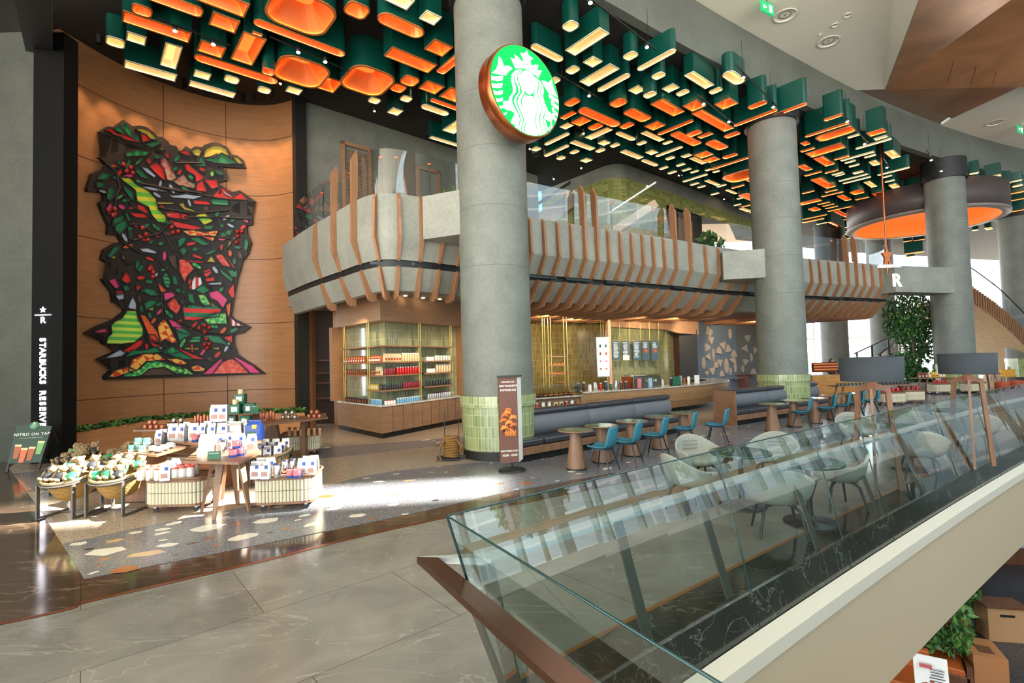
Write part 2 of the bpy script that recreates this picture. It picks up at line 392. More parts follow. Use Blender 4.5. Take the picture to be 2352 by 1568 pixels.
for px, py, L, mi in [(240,1268,95,1),(330,1274,80,2),(480,1213,75,1),(612,1197,60,1),(560,1234,60,1),(718,1205,42,1),(385,1253,46,1),(372,1226,36,1),(262,1243,42,2),(180,1250,38,1),(440,1249,26,4),(205,1262,22,4),(400,1203,36,1),(372,1217,36,1),(312,1224,32,1),(545,1205,24,3),(700,1185,30,1),(770,1168,40,1),(640,1165,28,1),(820,1185,45,1),(620,1225,22,4),(480,1238,24,3),(860,1140,30,1),(905,1160,30,1),(242,1285,34,3),(660,1215,24,3),(985,1120,26,1),(1000,1150,18,4),(1060,1130,26,1),(1110,1105,30,1),(1095,1140,22,1),(930,1182,22,1)]:
    g = G(px, py); k = L*g.y/F; chip(g.x, g.y, k*.52, k*random.uniform(.28, .42), random.uniform(-.3, .5)+.4, mi)
for poly_, x0, x1, y0, y1, n in ((b1, -5.4, 2, 5, 12.5, 260), (b1, 2, 14, 9, 20, 330), (b2, -11, 4, 8.5, 19, 260)):
    for _ in range(n):
        x, y = random.uniform(x0, x1), random.uniform(y0, y1)
        if not inside((x, y), poly_): continue
        a = random.choice((.05, .06, .08, .12, .16))
        if any((x-c[0])**2+(y-c[1])**2 < (a+c[2]+.03)**2 for c in chips): continue
        chip(x, y, a, a*random.uniform(.4, .7), random.uniform(0, 1.2), random.choice((1, 1, 1, 2, 3, 3, 4)))
tb.build('trim_4', [M['dterr'], mat('cream_chip', '#e2dccb', .15), mat('tan_chip', '#c9a877', .15), mat('rust_chip', '#a35b33', .15), mat('black_chip', '#26262a', .12)], kind='structure')
# ============================================================ atrium edge, soffit beam, lower level
M['glassr'] = glass_mat('railing_glass', (.82, .93, .90), 1.0)
M['glassw'] = glass_mat('window_glass', (.93, .97, .97), .8)
M['gedge'] = mat('glass_edge', '#163c3c', .15, coat=.5)
M['beige'] = mat('beige_render', '#b3a388', .7)
M['coping'] = mat('pale_coping', '#c4bfae', .55)
M['strip'] = mat('green_black_marble', '#2c3029', .1, kind=k_marble, w=.003, vc='#5a5f57')
ds_ = MB(); i_, o_ = far_off(-.06), far_off(.306)
ds_.loft([[p+Vector((0, 0, .004)) for p in i_], [p+Vector((0, 0, .004)) for p in o_], [p+Vector((0, 0, -.31)) for p in far_off(.352)]], close=False); ds_.build('trim_21', M['strip'], kind='structure')
ds_ = MB(); o2_ = far_off(-.10); ds_.loft([[p+Vector((0, 0, .005)) for p in i_], [p+Vector((0, 0, .005)) for p in o2_]], close=False); ds_.build('trim_22', mat('brass_inlay', '#a5713f', .3, .5), kind='structure')
def slab_edge(top_pts_f, name_, kd):
    prof = [(.36, -.30, 0), (.50, -.34, 0), (.50, -.47, 0), (.46, -.50, 1), (.44, -1.75, 1), (-.3, -1.9, 1), (-.3, -.36, 1)]
    rings = []
    for L, z, _ in prof: rings.append([p+Vector((0, 0, z)) for p in top_pts_f(L)])
    m = MB()
    for i in range(len(rings)-1): m.loft([rings[i], rings[i+1]], mi=prof[i+1][2] if i else 0, close=False)
    return m.build(name_, [M['coping'], M['beige']], kind='structure')
slab_edge(far_off, 'wall_atrium', 0); slab_edge(near_off, 'wall_atrium_near', 0)
M['lowf'] = mat('lower_dark_floor', '#3a3a3e', .35, kind=k_speckle, s=20)
MB().box((10, 14, -5.1), (60, 60, .2)).build('floor_lower', M['lowf'], kind='structure')
MB().box((22, 24, -3.4), (34, .3, 3.4), R(33)).build('wall_lower', mat('lower_wall', '#4a3b31', .6), kind='structure')
# ============================================================ left and back walls
ZC = 11.2
wl = spline([(-11.75, 13.1, 0), (-11.35, 14.8, 0), (-10.5, 16.2, 0), (-9.3, 17.1, 0), (-8.2, 17.3, 0), (-7.1, 16.95, 0)], 8)
def curved_wall(pts, z0, z1, th, m, name, seams=(), kd='structure'):
    w = MB(); inn = pts; outr = offset(pts, th)
    for a, b, c, d in zip(inn[:-1], inn[1:], outr[:-1], outr[1:]):
        w.add([(a.x, a.y, z0), (b.x, b.y, z0), (b.x, b.y, z1), (a.x, a.y, z1)], [(0, 1, 2, 3)], 0, True)
        w.add([(c.x, c.y, z0), (d.x, d.y, z0), (d.x, d.y, z1), (c.x, c.y, z1)], [(3, 2, 1, 0)])
        w.add([(a.x, a.y, z0), (c.x, c.y, z0), (c.x, c.y, z1), (a.x, a.y, z1)], [(0, 1, 2, 3)])
    return w.build(name, m, kind=kd)
curved_wall(wl, 0, ZC+.3, .3, [M['woodw']], 'wall_left')
sm_ = MB()
for z in (1.35, 3.6, 5.8, 8.0, 9.95):
    sm_.loft([[p+Vector((.0, .0, z)) for p in offset(wl, -.004)], [p+Vector((0, 0, z+.022)) for p in offset(wl, -.004)]], close=False)
for px in (376, 522):
    p, t = hit(wl, px); p = p+Vector((t.y, -t.x, 0))*.005; sm_.box((p.x, p.y, 5.6), (.02, .006, 11.1), math.atan2(t.y, t.x))
sm_.build('trim_5', mat('seam_brown', '#4a2a17', .7), kind='structure')
# grey plaster return wall and black pylon face at the left edge
gp = G(78, 1066); gl = G(0, 1062)
MB().box(((gp.x+gl.x)/2-1.2, gp.y+.65, 5.3), (3.6, .5, 10.6)).build('wall_left_return', mat('dark_plaster', '#50534c', .6, kind=k_concrete), kind='structure')
MB().box((-14.9, 11.0, 5.5), (.5, 8, 11)).build('wall_left_outer', mat('tan_wall', '#8b7a60', .6), kind='structure')
a = D(20, 0, 9.2); MB().bar(D(70, -60, 8.0)+Vector((0, 0, .3)), D(92, 95, 12.9), .5, .9).build('trim_6', M['black'], kind='structure')
# concrete wall behind the balcony
cw = [Vector((-7.1, 16.95, 0)), Vector((-5.0, 18.85, 0)), Vector((-2.2, 21.4, 0)), Vector((1.5, 24.8, 0))]
curved_wall(cw, 4.6, ZC+.2, .3, [M['conc']], 'wall_back')
MB().box((2.0, 33.5, 8), (21.6, .3, 7)).build('wall_back_upper', mat('upper_dark_wall', '#3b332d', .7), kind='structure')
# black jamb at the end of the oak wall
MB().prism([(p.x, p.y) for p in (Vector((-7.2, 16.8, 0)), Vector((-7.0, 16.6, 0)), Vector((-6.78, 16.95, 0)), Vector((-6.98, 17.25, 0)))], 0, ZC).build('trim_7', M['black'], kind='structure')
# ============================================================ ceilings
edge = spline([(-3.0, 8.6, 0), (0, 10.75, 0), (2.75, 12.7, 0), (5.9, 15.0, 0), (10.3, 17.9, 0), (15.3, 21.0, 0), (20.9, 24.0, 0), (26.8, 26.7, 0), (36, 30.2, 0), (50, 34, 0)], 6)
pl = [(p.x, p.y) for p in edge]+[(60, 56), (30, 46), (18, 40), (15.3, 35), (-16, 34.5), (-16, 5.0), (-9, 4.2)]
MB().prism(pl, ZC, ZC+.25).build('ceiling', M['blackc'], kind='structure')
M['fasc'] = mat('grey_fascia', '#666a63', .6, kind=k_concrete, s=.7)
fm = MB(); e2 = offset(edge, -.02)
fm.loft([[p+Vector((0, 0, ZC-.02)) for p in e2], [p+Vector((0, 0, 12.85)) for p in e2]], close=False, sm=True)
fm.loft([[p+Vector((0, 0, ZC-.02)) for p in e2], [p+Vector((0, 0, ZC-.02)) for p in offset(edge, .25)]], close=False)
fm.build('trim_8', M['fasc'], kind='structure')
M['wceil'] = mat('white_ceiling', '#f1eddc', .7)
ZW = 12.8
ea = [p for p in edge if p.x > 2]
# white ceiling: bounded by the curved fascia and the folded copper soffit
A1 = G(2032, 205, ZW); A2 = G(2062, -120, ZW)
pa = [(p.x, p.y) for p in ea if p.x < A1.x-.3]+[(A1.x, A1.y), (A2.x, A2.y), (7.5, 11.9), (2.2, 11.9)]
MB().prism(pa, ZW, ZW+.15).build('ceiling_white', M['wceil'], kind='structure')
B1 = D(2148, 22, 15.0); B2 = D(2170, -160, 11.5); B3 = D(2120, -160, 11.5)
fb = MB(); fb.add([A1, A2, B2, B1], [(0, 1, 2, 3)]); fb.build('ceiling_facet', M['wceil'], kind='structure')
M['cops'] = mat('copper_cladding', '#b58058', .35, .4, kind=k_wood, sc=(.5, .5, .5), a=.25, s=1.2)
A0 = A1+Vector((.05, 0, -.02)); E1 = D(2352, 195, 19.5); E2 = D(2600, 195, 19.0); E3 = D(2600, -200, 12.5)
cs = MB(); cs.add([A0, E1, E2, E3, B2, B1], [(0, 1, 2), (0, 2, 3), (0, 3, 4), (0, 4, 5)])
cs.add([A0, G(2186, 272, ZW-.05), D(2200, 246, 24.5), D(2225, 205, 22.5), E1], [(0, 1, 2, 3, 4)])
cs.build('ceiling_copper', M['cops'], kind='structure')
sb = MB()
for qx in (2195, 2250, 2300):
    sb.bar(D(qx-20, 194, 19.4), D(qx+35, 5, 16.4), .012)
sb.build('trim_9', M['metal'], kind='structure')
w2 = MB(); pw = [G(2186, 272, ZW)] + [p+Vector((0, 0, ZW)) for p in edge if p.x > 20.5] + [Vector((60, 28, ZW)), G(2420, 160, ZW), G(2290, 200, ZW), G(2200, 245, ZW)]
w2.prism([(p.x, p.y) for p in pw], ZW, ZW+.15).build('ceiling_white_far', M['wceil'], kind='structure')
# ============================================================ towers added across the road to shape the sun beam, facade mullions, trees outside (seen mirrored in the glass)
M['tower'] = mat('sun_block_facade', '#9fb3bd', .3, kind=k_tile, c1='#93a9b5', c2='#b4c6cf', mo='#d9dfe0', bw=3.2, bh=1.4, ms=.12, vert=False)
def tower(x0, y0, y1, h, label):
    t = MB(); t.wallstrip([(x0, y0), (x0, y1), (x0+12, y1), (x0+12, y0), (x0, y0)][::-1], -5, h)
    t.add([(x0, y0, h), (x0+12, y0, h), (x0+12, y1, h), (x0, y1, h)], [(0, 1, 2, 3)])
    o = t.build('sun_block_tower', M['tower']); tag(o, label, 'building'); return o
tower(38, -60, 13.7, 46, 'tall pale tower added outside to block sun, nearest the camera side'); tower(38, 16.8, 33, 46, 'tall pale tower added outside to block sun, beyond the gap'); tower(38.1, 13.7, 16.8, 30.7, 'lower pale block added outside to trim sun between two towers')  # added towers leave a gap that shapes the sunlight on the floor
def sun_cut(y0, y1, z0, z1, label):
    t = MB().box((38.3, (y0+y1)/2, (z0+z1)/2), (.5, y1-y0, z1-z0)).build('sun_cut_slab', M['tower']); tag(t, label, 'sun_cut')
sun_cut(15.65, 16.8, 32.2, 46, 'deep slab added outside between the towers to cut sun, the lower one'); sun_cut(13.7, 15.65, 37.6, 46, 'slab added outside between the towers to cut sun, the upper one')  # unseen slabs hung in the gap to cut off the higher sun rays
# roof over the near side of the mall and the concourse wall with windows at the right
rp_ = [(p.x, p.y) for p in edge if -2.9 < p.x < 3]
MB().prism([(-9, 4.2)]+rp_+[(7.5, 11.9), (7.9, -20), (-40, -20), (-40, -1), (-16, 5)], ZW+.01, ZW+.2).build('ceiling_near', M['wceil'], kind='structure')
MB().box((36, 34.5, 14.4), (60, 40, .3)).build('ceiling_upper', mat('tan_soffit', '#a58a6a', .6), kind='structure')
rw = Vector((13, -2, 0)); rd = Vector((.8, .6, 0)); ra_ = math.atan2(.6, .8)
def rbox(m, s0, s1, z0, z1, th=.3): q = rw+rd*((s0+s1)/2); m.box((q.x, q.y, (z0+z1)/2), (s1-s0, th, z1-z0), ra_); return m
m = MB(); rbox(m, -14, 40, -5, -.3, .4); rbox(m, -14, 40, -.3, .0, 1.2); m.build('wall_right', mat('dark_stone_wall', '#3a3733', .4), kind='structure')
m = MB(); rbox(m, -14, 40, 0, .45); rbox(m, -14, 40, 4.7, 5.1); rbox(m, -14, 40, 12.3, 12.8); m.build('wall_right_upper', M['white'], kind='structure')
m = MB(); rbox(m, -14, 40, 1.5, 1.75, .35); rbox(m, -14, 40, 3.0, 3.15, .35); m.build('trim_20', mat('ochre_band', '#b08a4a', .5), kind='structure')
m = MB()
for k in range(28): rbox(m, -14+k*2, -14+k*2+(.5 if k % 3 == 0 else .14), .45, 12.3, .3)
m.build('window_2', mat('teal_mullion', '#3d5f66', .4), kind='structure')
# ============================================================ concrete columns
M['gtile'] = mat('green_tile', '#9aa867', .12, kind=k_tile, c1='#7d8a5a', c2='#9aa671', mo='#c3c7aa', bw=.24, bh=.075, ms=.004, coat=.6)
M['gtile2'] = mat('olive_gold_tile', '#7e6f3c', .12, kind=k_tile, c1='#6f6333', c2='#978853', mo='#b7ab7d', bw=.26, bh=.07, ms=.004, coat=.6)
def column(x, y, r, label, tiles=True, top=10.25, plinth=True):
    t = thing('concrete_column', label, 'column', (x, y, 0))
    m = MB(); N = 40
    joints = [1.34 if tiles else 0, 4.15, 5.45, 6.75, 8.0, top]
    prof = [(r, joints[0])]
    prof += [(r, top)]
    m.lathe(prof, n=N); m.build('shaft', M['conc'], t)
    for z in joints[1:-1]: MB().lathe([(r+.0015, z), (r+.0015, z+.014)], n=N, cap=False).build('joint_line', mat('joint_grey', '#5c605a', .7), t)
    MB().lathe([(r+.1, top), (r+.1, ZC)], n=N).build('collar', M['black'], t)
    if tiles:
        b = MB()
        for i in range(N):
            a0, a1 = 2*math.pi*i/N, 2*math.pi*(i+1)/N
            for rr, z0, z1 in ((r+.035, .2, 1.12), (r+.07, 1.12, 1.36)):
                p = [(rr*math.cos(a0), rr*math.sin(a0), z0), (rr*math.cos(a1), rr*math.sin(a1), z0), (rr*math.cos(a1), rr*math.sin(a1), z1), (rr*math.cos(a0), rr*math.sin(a0), z1)]
                b.add(p, [(0, 1, 2, 3)], 0, True, [[(a0*rr, z0), (a1*rr, z0), (a1*rr, z1), (a0*rr, z1)]])
        b.lathe([(r+.03, 1.12), (r+.07, 1.12)], n=N, cap=False, mi=1); b.lathe([(r+.07, 1.36), (r-.01, 1.36)], n=N, cap=False, mi=1)
        b.build('tile_band', [M['gtile'], mat('tile_rim', '#8f9c62', .2)], t)
        MB().lathe([(r+.02, 0), (r+.02, .2)], n=N).build('plinth', M['black'], t)
    return t
c1 = column(-.35, 11.5, .79, 'grey plaster column carrying the round illuminated sign')
c2 = column(9.55, 18.0, .79, 'grey plaster column standing behind the second leather bench')
c3 = column(21.3, 24.5, .79, 'grey plaster column beside the tall indoor tree', )
c4 = column(32.2, 32.0, .85, 'grey plaster column cut by the right edge of the photo')
column(21.6, 34.0, .8, 'shaded column standing under the balcony behind the black lamp shade', False, 5.6)
column(28.2, 38.5, .85, 'pale distant column in front of the bright windows', False, 10.6)
# ============================================================ round sign
SR = .925
sg = thing('round_sign', 'round illuminated green and white emblem sign with copper rim on column', 'sign', (0, 0, 0))
hd = Vector((.785, .62, 0)); nn = Vector((.62, -.785, 0)); sc_c = D(1208.8, 209.5, 10.15)
SM = Matrix(((hd.x, 0, nn.x, sc_c.x), (hd.y, 0, nn.y, sc_c.y), (0, 1, 0, sc_c.z), (0, 0, 0, 1)))
sg.matrix_world = SM
MB().lathe([(SR-.012, .0), (SR, -.005), (SR+.012, -.02), (SR+.012, -.36), (SR-.05, -.36)], n=64).build('copper_rim', M['copper'], sg)
M['sgreen'] = mat('lit_green_acrylic', '#0b9a45', .6, emit='#10b85a', es=.5, spec=.1)
M['swhite'] = mat('lit_white_acrylic', '#ffffff', .6, emit='#ffffff', es=.75, spec=.1)
MB().lathe([(.0, .006), (SR-.02, .006)], n=64, cap=False, sm=False).build('green_face', M['sgreen'], sg)
MB().box((0, 0, -.45), (.5, .5, .2)).build('bracket', M['metal'], sg)
def s2(x, y):   # emblem drawing coordinates to the disc
    dx, dy = x-748, y-756; det = 515*-608-(-10)*220
    a = (dx*-608-dy*-10)/det; b = (515*dy-220*dx)/det
    return (a*SR*.985, b*SR*.985)
WHT = [
 # crown with star
 [(517,287),(590,315),(570,245),(640,290),(690,355),(702,310),(657,225),(725,232),(757,187),(788,262),(852,302),(810,345),(828,405),(885,392),(938,402),(918,470),(990,480),(935,580),(860,520),(780,465),(690,440),(585,435)],
 # tail left
 [(352,268),(395,320),(420,400),(490,400),(550,440),(490,475),(450,530),(370,515),(255,490),(315,440),(340,370)],
 # tail right
 [(975,620),(1040,630),(1090,660),(1150,603),(1160,690),(1200,800),(1240,880),(1170,840),(1075,785)],
 # hair left strands and right strands
 [(590,458),(615,455),(570,520),(560,600),(590,690),(590,760),(540,820),(530,880),(560,960),(620,1060),(640,1140),(620,1220),(610,1275),(565,1235),(585,1140),(580,1060),(520,1010),(480,1000),(440,985),(410,950),(405,870),(480,875),(500,820),(545,760),(545,700),(525,610),(530,520)],
 [(628,452),(650,455),(615,510),(605,590),(645,690),(650,770),(600,840),(592,900),(620,980),(670,1080),(690,1150),(660,1230),(655,1300),(628,1285),(630,1230),(655,1150),(640,1070),(585,960),(560,890),(575,830),(630,770),(620,690),(575,600),(580,520)],
 [(665,455),(685,455),(655,520),(660,600),(700,700),(715,780),(665,850),(655,910),(690,1000),(735,1090),(742,1150),(705,1230),(690,1325),(665,1300),(675,1230),(705,1150),(690,1090),(640,990),(610,900),(625,840),(680,770),(665,690),(622,600),(625,520)],
 # face
 [(700,475),(760,468),(820,500),(860,540),(880,600),(882,680),(870,740),(845,790),(800,812),(755,795),(715,745),(690,680),(665,600),(665,520)],
 # body
 [(720,800),(770,825),(845,835),(870,900),(905,970),(910,1040),(870,1120),(860,1200),(900,1300),(915,1390),(860,1390),(780,1370),(705,1335),(720,1240),(748,1150),(735,1080),(690,980),(672,910),(680,860)],
 # right hair strands
 [(885,560),(920,600),(930,680),(910,780),(925,870),(965,960),(975,1040),(935,1120),(930,1200),(965,1300),(990,1390),(925,1390),(910,1290),(870,1200),(885,1120),(920,1040),(910,960),(870,880),(860,800),(890,700)],
 [(930,600),(965,640),(970,720),(950,800),(975,890),(1015,980),(1030,1060),(1000,1130),(990,1200),(1020,1290),(1045,1365),(1000,1385),(975,1300),(945,1200),(955,1120),(985,1040),(975,960),(935,870),(925,780),(945,690)],
 [(975,650),(1005,700),(1015,780),(1000,850),(1030,950),(1080,1060),(1140,1115),(1155,1180),(1130,1225),(1060,1195),(1020,1150),(1050,1250),(1080,1330),(1055,1350),(1025,1270),(1000,1190),(1020,1130),(1040,1060),(1010,960),(970,870),(965,790),(985,710)],
 # small hair locks at the lower left
 [(565,1005),(590,1050),(590,1110),(560,1200),(510,1170),(520,1130),(560,1070)],
]
for k in range(6):      # scale bands on both tails
    y = 525+k*98; w = [170, 155, 130, 100, 75, 50][k]; x0 = [243, 248, 275, 305, 350, 405][k]; dy = [0, 8, 10, 25, 38, 50][k]
    h = [62, 58, 50, 42, 36, 28][k]
    WHT.append([(x0, y+dy*.2), (x0+w*.45, y+14+dy*.1), (x0+w*.8, y+5), (x0+w, y+12-dy*.2), (x0+w*.92, y+h+6), (x0+w*.5, y+h+14), (x0+w*.2, y+h+dy*.4), (x0+8, y+h+dy*.5)])
for k in range(6):
    x0 = [1090, 1125, 1140, 1140, 1110, 1085][k]; y = [820, 920, 1020, 1105, 1235, 1290][k]; w = [168, 135, 100, 85, 60, 50][k]
    WHT.append([(x0, y), (x0+25, y-6), (x0+w*.6, y+60), (x0+w, y+95), (x0+w*.97, y+145), (x0+w*.5, y+105), (x0+10, y+55)])
wm = MB()
for pz in WHT:
    q = [s2(*p) for p in pz]
    q = [(x*min(1, (SR-.03)/max(1e-6, math.hypot(x, y))), y*min(1, (SR-.03)/max(1e-6, math.hypot(x, y)))) for x, y in q]
    wm.add([(x, y, .011) for x, y in q], [tuple(range(len(q)))])
wm.build('white_emblem', M['swhite'], sg)
gm = MB()
for pts, r in (([(678,575),(700,572),(722,590),(742,590)], .006), ([(672,540),(690,528),(715,535),(735,555)], .004), ([(800,620),(820,612),(845,632),(868,628)], .006), ([(805,585),(830,578),(855,592),(872,610)], .004), ([(765,728),(782,740),(800,738)], .006), ([(752,700),(762,708),(772,704)], .003)):
    gm.tube([Vector((*s2(*p), .012)) for p in pts], r, 5)
gm.add([Vector((*s2(*p), .0125)) for p in ((735,385),(755,372),(775,400))], [(0, 1, 2)])
gm.build('green_features', M['sgreen'], sg)
# ============================================================ vertical lettered pylon
py_ = thing('sign_pylon', 'tall black pylon with white lit vertical lettering beside oak wall', 'sign', (0, 0, 0))
pl_ = G(70, 1066); pr_ = G(133, 1066); pY = pl_.y
MB().box(((pl_.x+pr_.x)/2, pY+.2, 5.15), (pr_.x-pl_.x, .4, 10.3)).build('panel', mat('matte_black', '#101010', .8, spec=.15), py_)
M['lit'] = mat('lit_lettering', '#ffffff', .4, emit='#f2f0ff', es=4)
txt = 'STARBUCKS RESERVE'; ys = [774+i*(974-774)/16.4 for i in range(17)]
for i, ch in enumerate(txt):
    if ch == ' ': continue
    p = D(97.5, ys[i]+6, pY-.012); text_mesh(ch, .19, M['lit'], py_, 'letter', ext=.008, bold=.004, M=Matrix(((0, 1, 0, p.x), (0, 0, -1, p.y), (-1, 0, 0, p.z), (0, 0, 0, 1))))
p = D(98, 711, pY-.012); st = MB(); q = star_poly(.075); st.add([(p.x+x, p.y, p.z+z) for x, z in q]+[(p.x+x, p.y+.02, p.z+z) for x, z in q], [tuple(range(10))]+[(i, (i+1) % 10, 10+(i+1) % 10, 10+i) for i in range(10)]); st.build('star', M['lit'], py_)
p = D(98.5, 723, pY-.012); MB().box(p, (.37, .02, .018)).build('line', M['lit'], py_)
p = D(98.5, 735.5, pY-.012); text_mesh('R', .21, M['lit'], py_, 'letter', p, (R(90), 0, 0), .008)
# ============================================================ hanging star and letter sign
hs = thing('hanging_sign', 'small hanging sign with star, lit bar and letter R on copper rod', 'sign', (0, 0, 0))
HY = 22.0; p0 = D(2021, 335, HY); p0.z = ZC; p1 = D(2038, 640, HY); p1.x = p0.x = (D(2021, 335, HY).x+D(2040, 640, HY).x)/2
MB().cyl(p0, (p0.x, HY, D(2035, 628, HY).z), .035, 8).build('rod', M['copper'], hs)
sx = p0.x; zs = D(2035, 588, HY).z; q = [(x*.5, y) for x, y in star_poly(.46, .45, 5, (0, 0), 90)]
sm2 = MB(); sm2.add([(sx+x, HY-.05, zs+z) for x, z in q]+[(sx+x, HY+.05, zs+z) for x, z in q], [tuple(range(10)), tuple(range(19, 9, -1))]+[(i, (i+1) % 10, 10+(i+1) % 10, 10+i) for i in range(10)]); sm2.build('star', M['copper'], hs)
M['pink'] = mat('pink_white_tube', '#ffffff', .4, emit='#ffe2dc', es=3)
MB().box((sx+.1, HY, D(2040, 611, HY).z), (.95, .1, .1)).build('bar', M['pink'], hs)
text_mesh('R', .8, M['pink'], hs, 'letter', (sx+.2, HY-.25, D(2047, 647, HY).z), (R(90), 0, R(12)), .03)
# ============================================================ balcony (upper level edge)
mz = spline([(-7.3, 16.2, 0), (-5.8, 14.35, 0), (-4.5, 12.9, 0), (-3.55, 11.85, 0), (-2.85, 11.45, 0), (-2.05, 11.8, 0), (-1.0, 12.6, 0), (.46, 13.65, 0), (2.15, 14.75, 0), (5.46, 16.8, 0), (7.8, 18.4, 0), (12.2, 20.9, 0), (16.1, 22.7, 0), (18.2, 24.0, 0), (19.0, 26.0, 0), (18.6, 29, 0)], 7)
bal = thing('mezzanine_balcony', 'long curved plaster balcony with oak ribs and dark slot above cafe', 'balcony', (0, 0, 0))
OFFS = {}
def osc(x): return .38+.62*max(0, min(1, (x+1.8)/2.2))   # the left nose leans in much less than the long front
def oc(o):
    k = round(o, 3)
    if k not in OFFS:
        un = offset(mz, 1.0); OFFS[k] = [p+(q-p)*o*osc(p.x) for p, q in zip(mz, un)]
    return OFFS[k]
def sweep(prof, m, mi=0, sm=False):
    for (o0, z0), (o1, z1) in zip(prof[:-1], prof[1:]):
        m.loft([[p+Vector((0, 0, z0)) for p in oc(o0)], [p+Vector((0, 0, z1)) for p in oc(o1)]], mi, sm, close=False)
pm = MB(); sweep([(.18, 5.0), (.18, 6.0), (0, 6.0), (-.02, 5.0), (.3, 4.5)], pm); sweep([(.34, 4.34), (.95, 3.82), (1.3, 3.8)], pm); pm.build('parapet', M['concl'], bal)
s_ = MB(); sweep([(.3, 4.5), (.42, 4.5), (.42, 4.34), (.34, 4.34)], s_); s_.build('air_slot', M['black'], bal)
so = MB(); inn = oc(1.25)
pts = [(p.x, p.y) for p in inn]
lp_ = [p for p in pts if p[0] < -.6]; rp2 = [p for p in pts if p[0] >= -.6]
so.prism(rp2+[(17, 31), (4, 31), (-1, 25), (-1.2, 17)], 3.8, 3.86); so.build('soffit', mat('soffit_oak', '#7a4c2e', .5, kind=k_wood, sc=(5, 5, 1)), bal)
MB().prism([(p.x, p.y) for p in oc(.9) if p.x < -.6]+[(-1.0, 17), (-1, 25), (-3, 24), (-8.4, 18.2)], 4.12, 4.18).build('soffit', M['concl'], bal)
fl = MB(); fl.prism([(p.x, p.y) for p in oc(.1)]+[(17, 33), (4, 33), (-2, 24), (-7, 18.2)], 4.9, 5.0); fl.build('upper_floor', M['concl'], bal)
def rib_at(p, t, poly, th=.05):
    n = Vector((-t.y, t.x, 0)); vs = []
    for s in (-th/2, th/2):
        for o, z in poly: vs.append(p+n*(o*osc(p.x) if o > 0 else o)+t*s+Vector((0, 0, z)))
    k = len(poly); m = MB(); m.add(vs, [tuple(range(k))[::-1], tuple(range(k, 2*k))]+[(i, (i+1) % k, k+(i+1) % k, k+i) for i in range(k)]); return m
up = [(.02, 6.02), (-.1, 5.86), (-.15, 5.0), (.12, 4.52), (.24, 4.47), (.3, 4.5), (-.02, 5.0)]
tall = [(.12, 7.05), (.04, 7.2), (-.12, 6.95), (-.15, 5.0), (.12, 4.52), (.24, 4.47), (.3, 4.5), (-.02, 5.0), (0, 6.0), (.08, 6.05)]
low = [(.3, 4.36), (.16, 4.3), (.72, 3.66), (.95, 3.6), (1.3, 3.62), (1.3, 3.82), (.95, 3.84)]
lowl = [(.3, 4.36), (.16, 4.3), (.72, 3.66), (.95, 3.6), (6.0, 3.66), (6.0, 3.8), (.95, 3.84)]
ribs = [(732, 0), (776, 1), (823, 1), (869, 0), (921, 0), (972, 0), (1018, 0), (1062, 0), (1222, 0), (1254, 0), (1286, 0), (1317, 0), (1347, 1), (1375, 1), (1402, 0), (1430, 0), (1456, 0), (1481, 0), (1505, 0), (1530, 0), (1556, 1), (1590, 1), (1625, 0), (1656, 0), (1690, 0), (1722, 0), (1868, 0), (1888, 0), (1910, 0), (1932, 0), (1952, 1), (1972, 1), (1990, 0), (2008, 0), (2028, 0), (2046, 0)]
for px, kd in ribs:
    p, t = hit(mz, px)
    if p is None: continue
    long_ = px > 1150
    poly_ = tall if kd else up
    if px in (1690, 1722, 1018, 1062): poly_ = [(-.14, 4.95), (.12, 4.52), (.24, 4.47), (.3, 4.5), (-.02, 5.0)]
    if not (1150 < px < 1150): rib_at(p, t, poly_, .07 if px < 1150 else .075).build('rib', M['rib'], bal)
    rib_at(p, t, lowl if long_ else low, .07).build('rib', M['rib'], bal)
for px in (800, 905, 1035, 1265, 1350, 1440, 1590, 1760, 1940, 1985):
    p, t = hit(mz, px)
    if p is None: continue
    n = Vector((-t.y, t.x, 0)); q = p+n*.29; MB().box((q.x, q.y, 4.44), (1.0, .05, .07), math.atan2(t.y, t.x)).build('grille', M['metal'], bal)
# glass balustrade along the balcony
i0 = next(i for i, p in enumerate(mz) if p.y < 15.6); gz = oc(.25); seg = 6; k = i0
while k+seg < len(gz)-4:
    a = gz[k:k+seg+1]; m = MB(); m.loft([[p+Vector((0, 0, 5.05)) for p in a], [p+Vector((0, 0, 7.08)) for p in a]], close=False, sm=True)
    m.build('glass_panel', M['glassw'], bal); k += seg
for px in (722, 788, 864, 925, 1008, 1320, 1430, 1527, 1604, 1935):
    p, t = hit(mz, px)
    if p is None: continue
    n = Vector((-t.y, t.x, 0)); q = p+n*.3; MB().box((q.x, q.y, 6.55), (.03, .03, 1.1)).box((q.x-n.x*.03, q.y-n.y*.03, 6.95), (.09, .05, .05), 0, 1).build('clamp', [M['metal'], M['copper']], bal)
# concrete beams from the columns to the balcony
def cbeam(c, px, z0, z1, w=1.1):
    p, t = hit(mz, px); m = MB(); a = Vector((c.location.x, c.location.y, (z0+z1)/2)); b = Vector((p.x, p.y, a.z)); d = (b-a).normalized()
    m.bar(a, b+d*.1, w, z1-z0); return m
for c, px, z0, z1, l in ((c1, 1015, 4.95, 5.95, 'plaster beam joining the sign column to the balcony'), (c2, 1668, 4.75, 5.75, 'plaster beam joining the second column to the balcony'), (c3, 2040, 4.7, 5.9, 'plaster beam joining the third column to the balcony')):
    tag(cbeam(c, px, z0, z1).build('concrete_beam', M['concl']), l, 'beam')
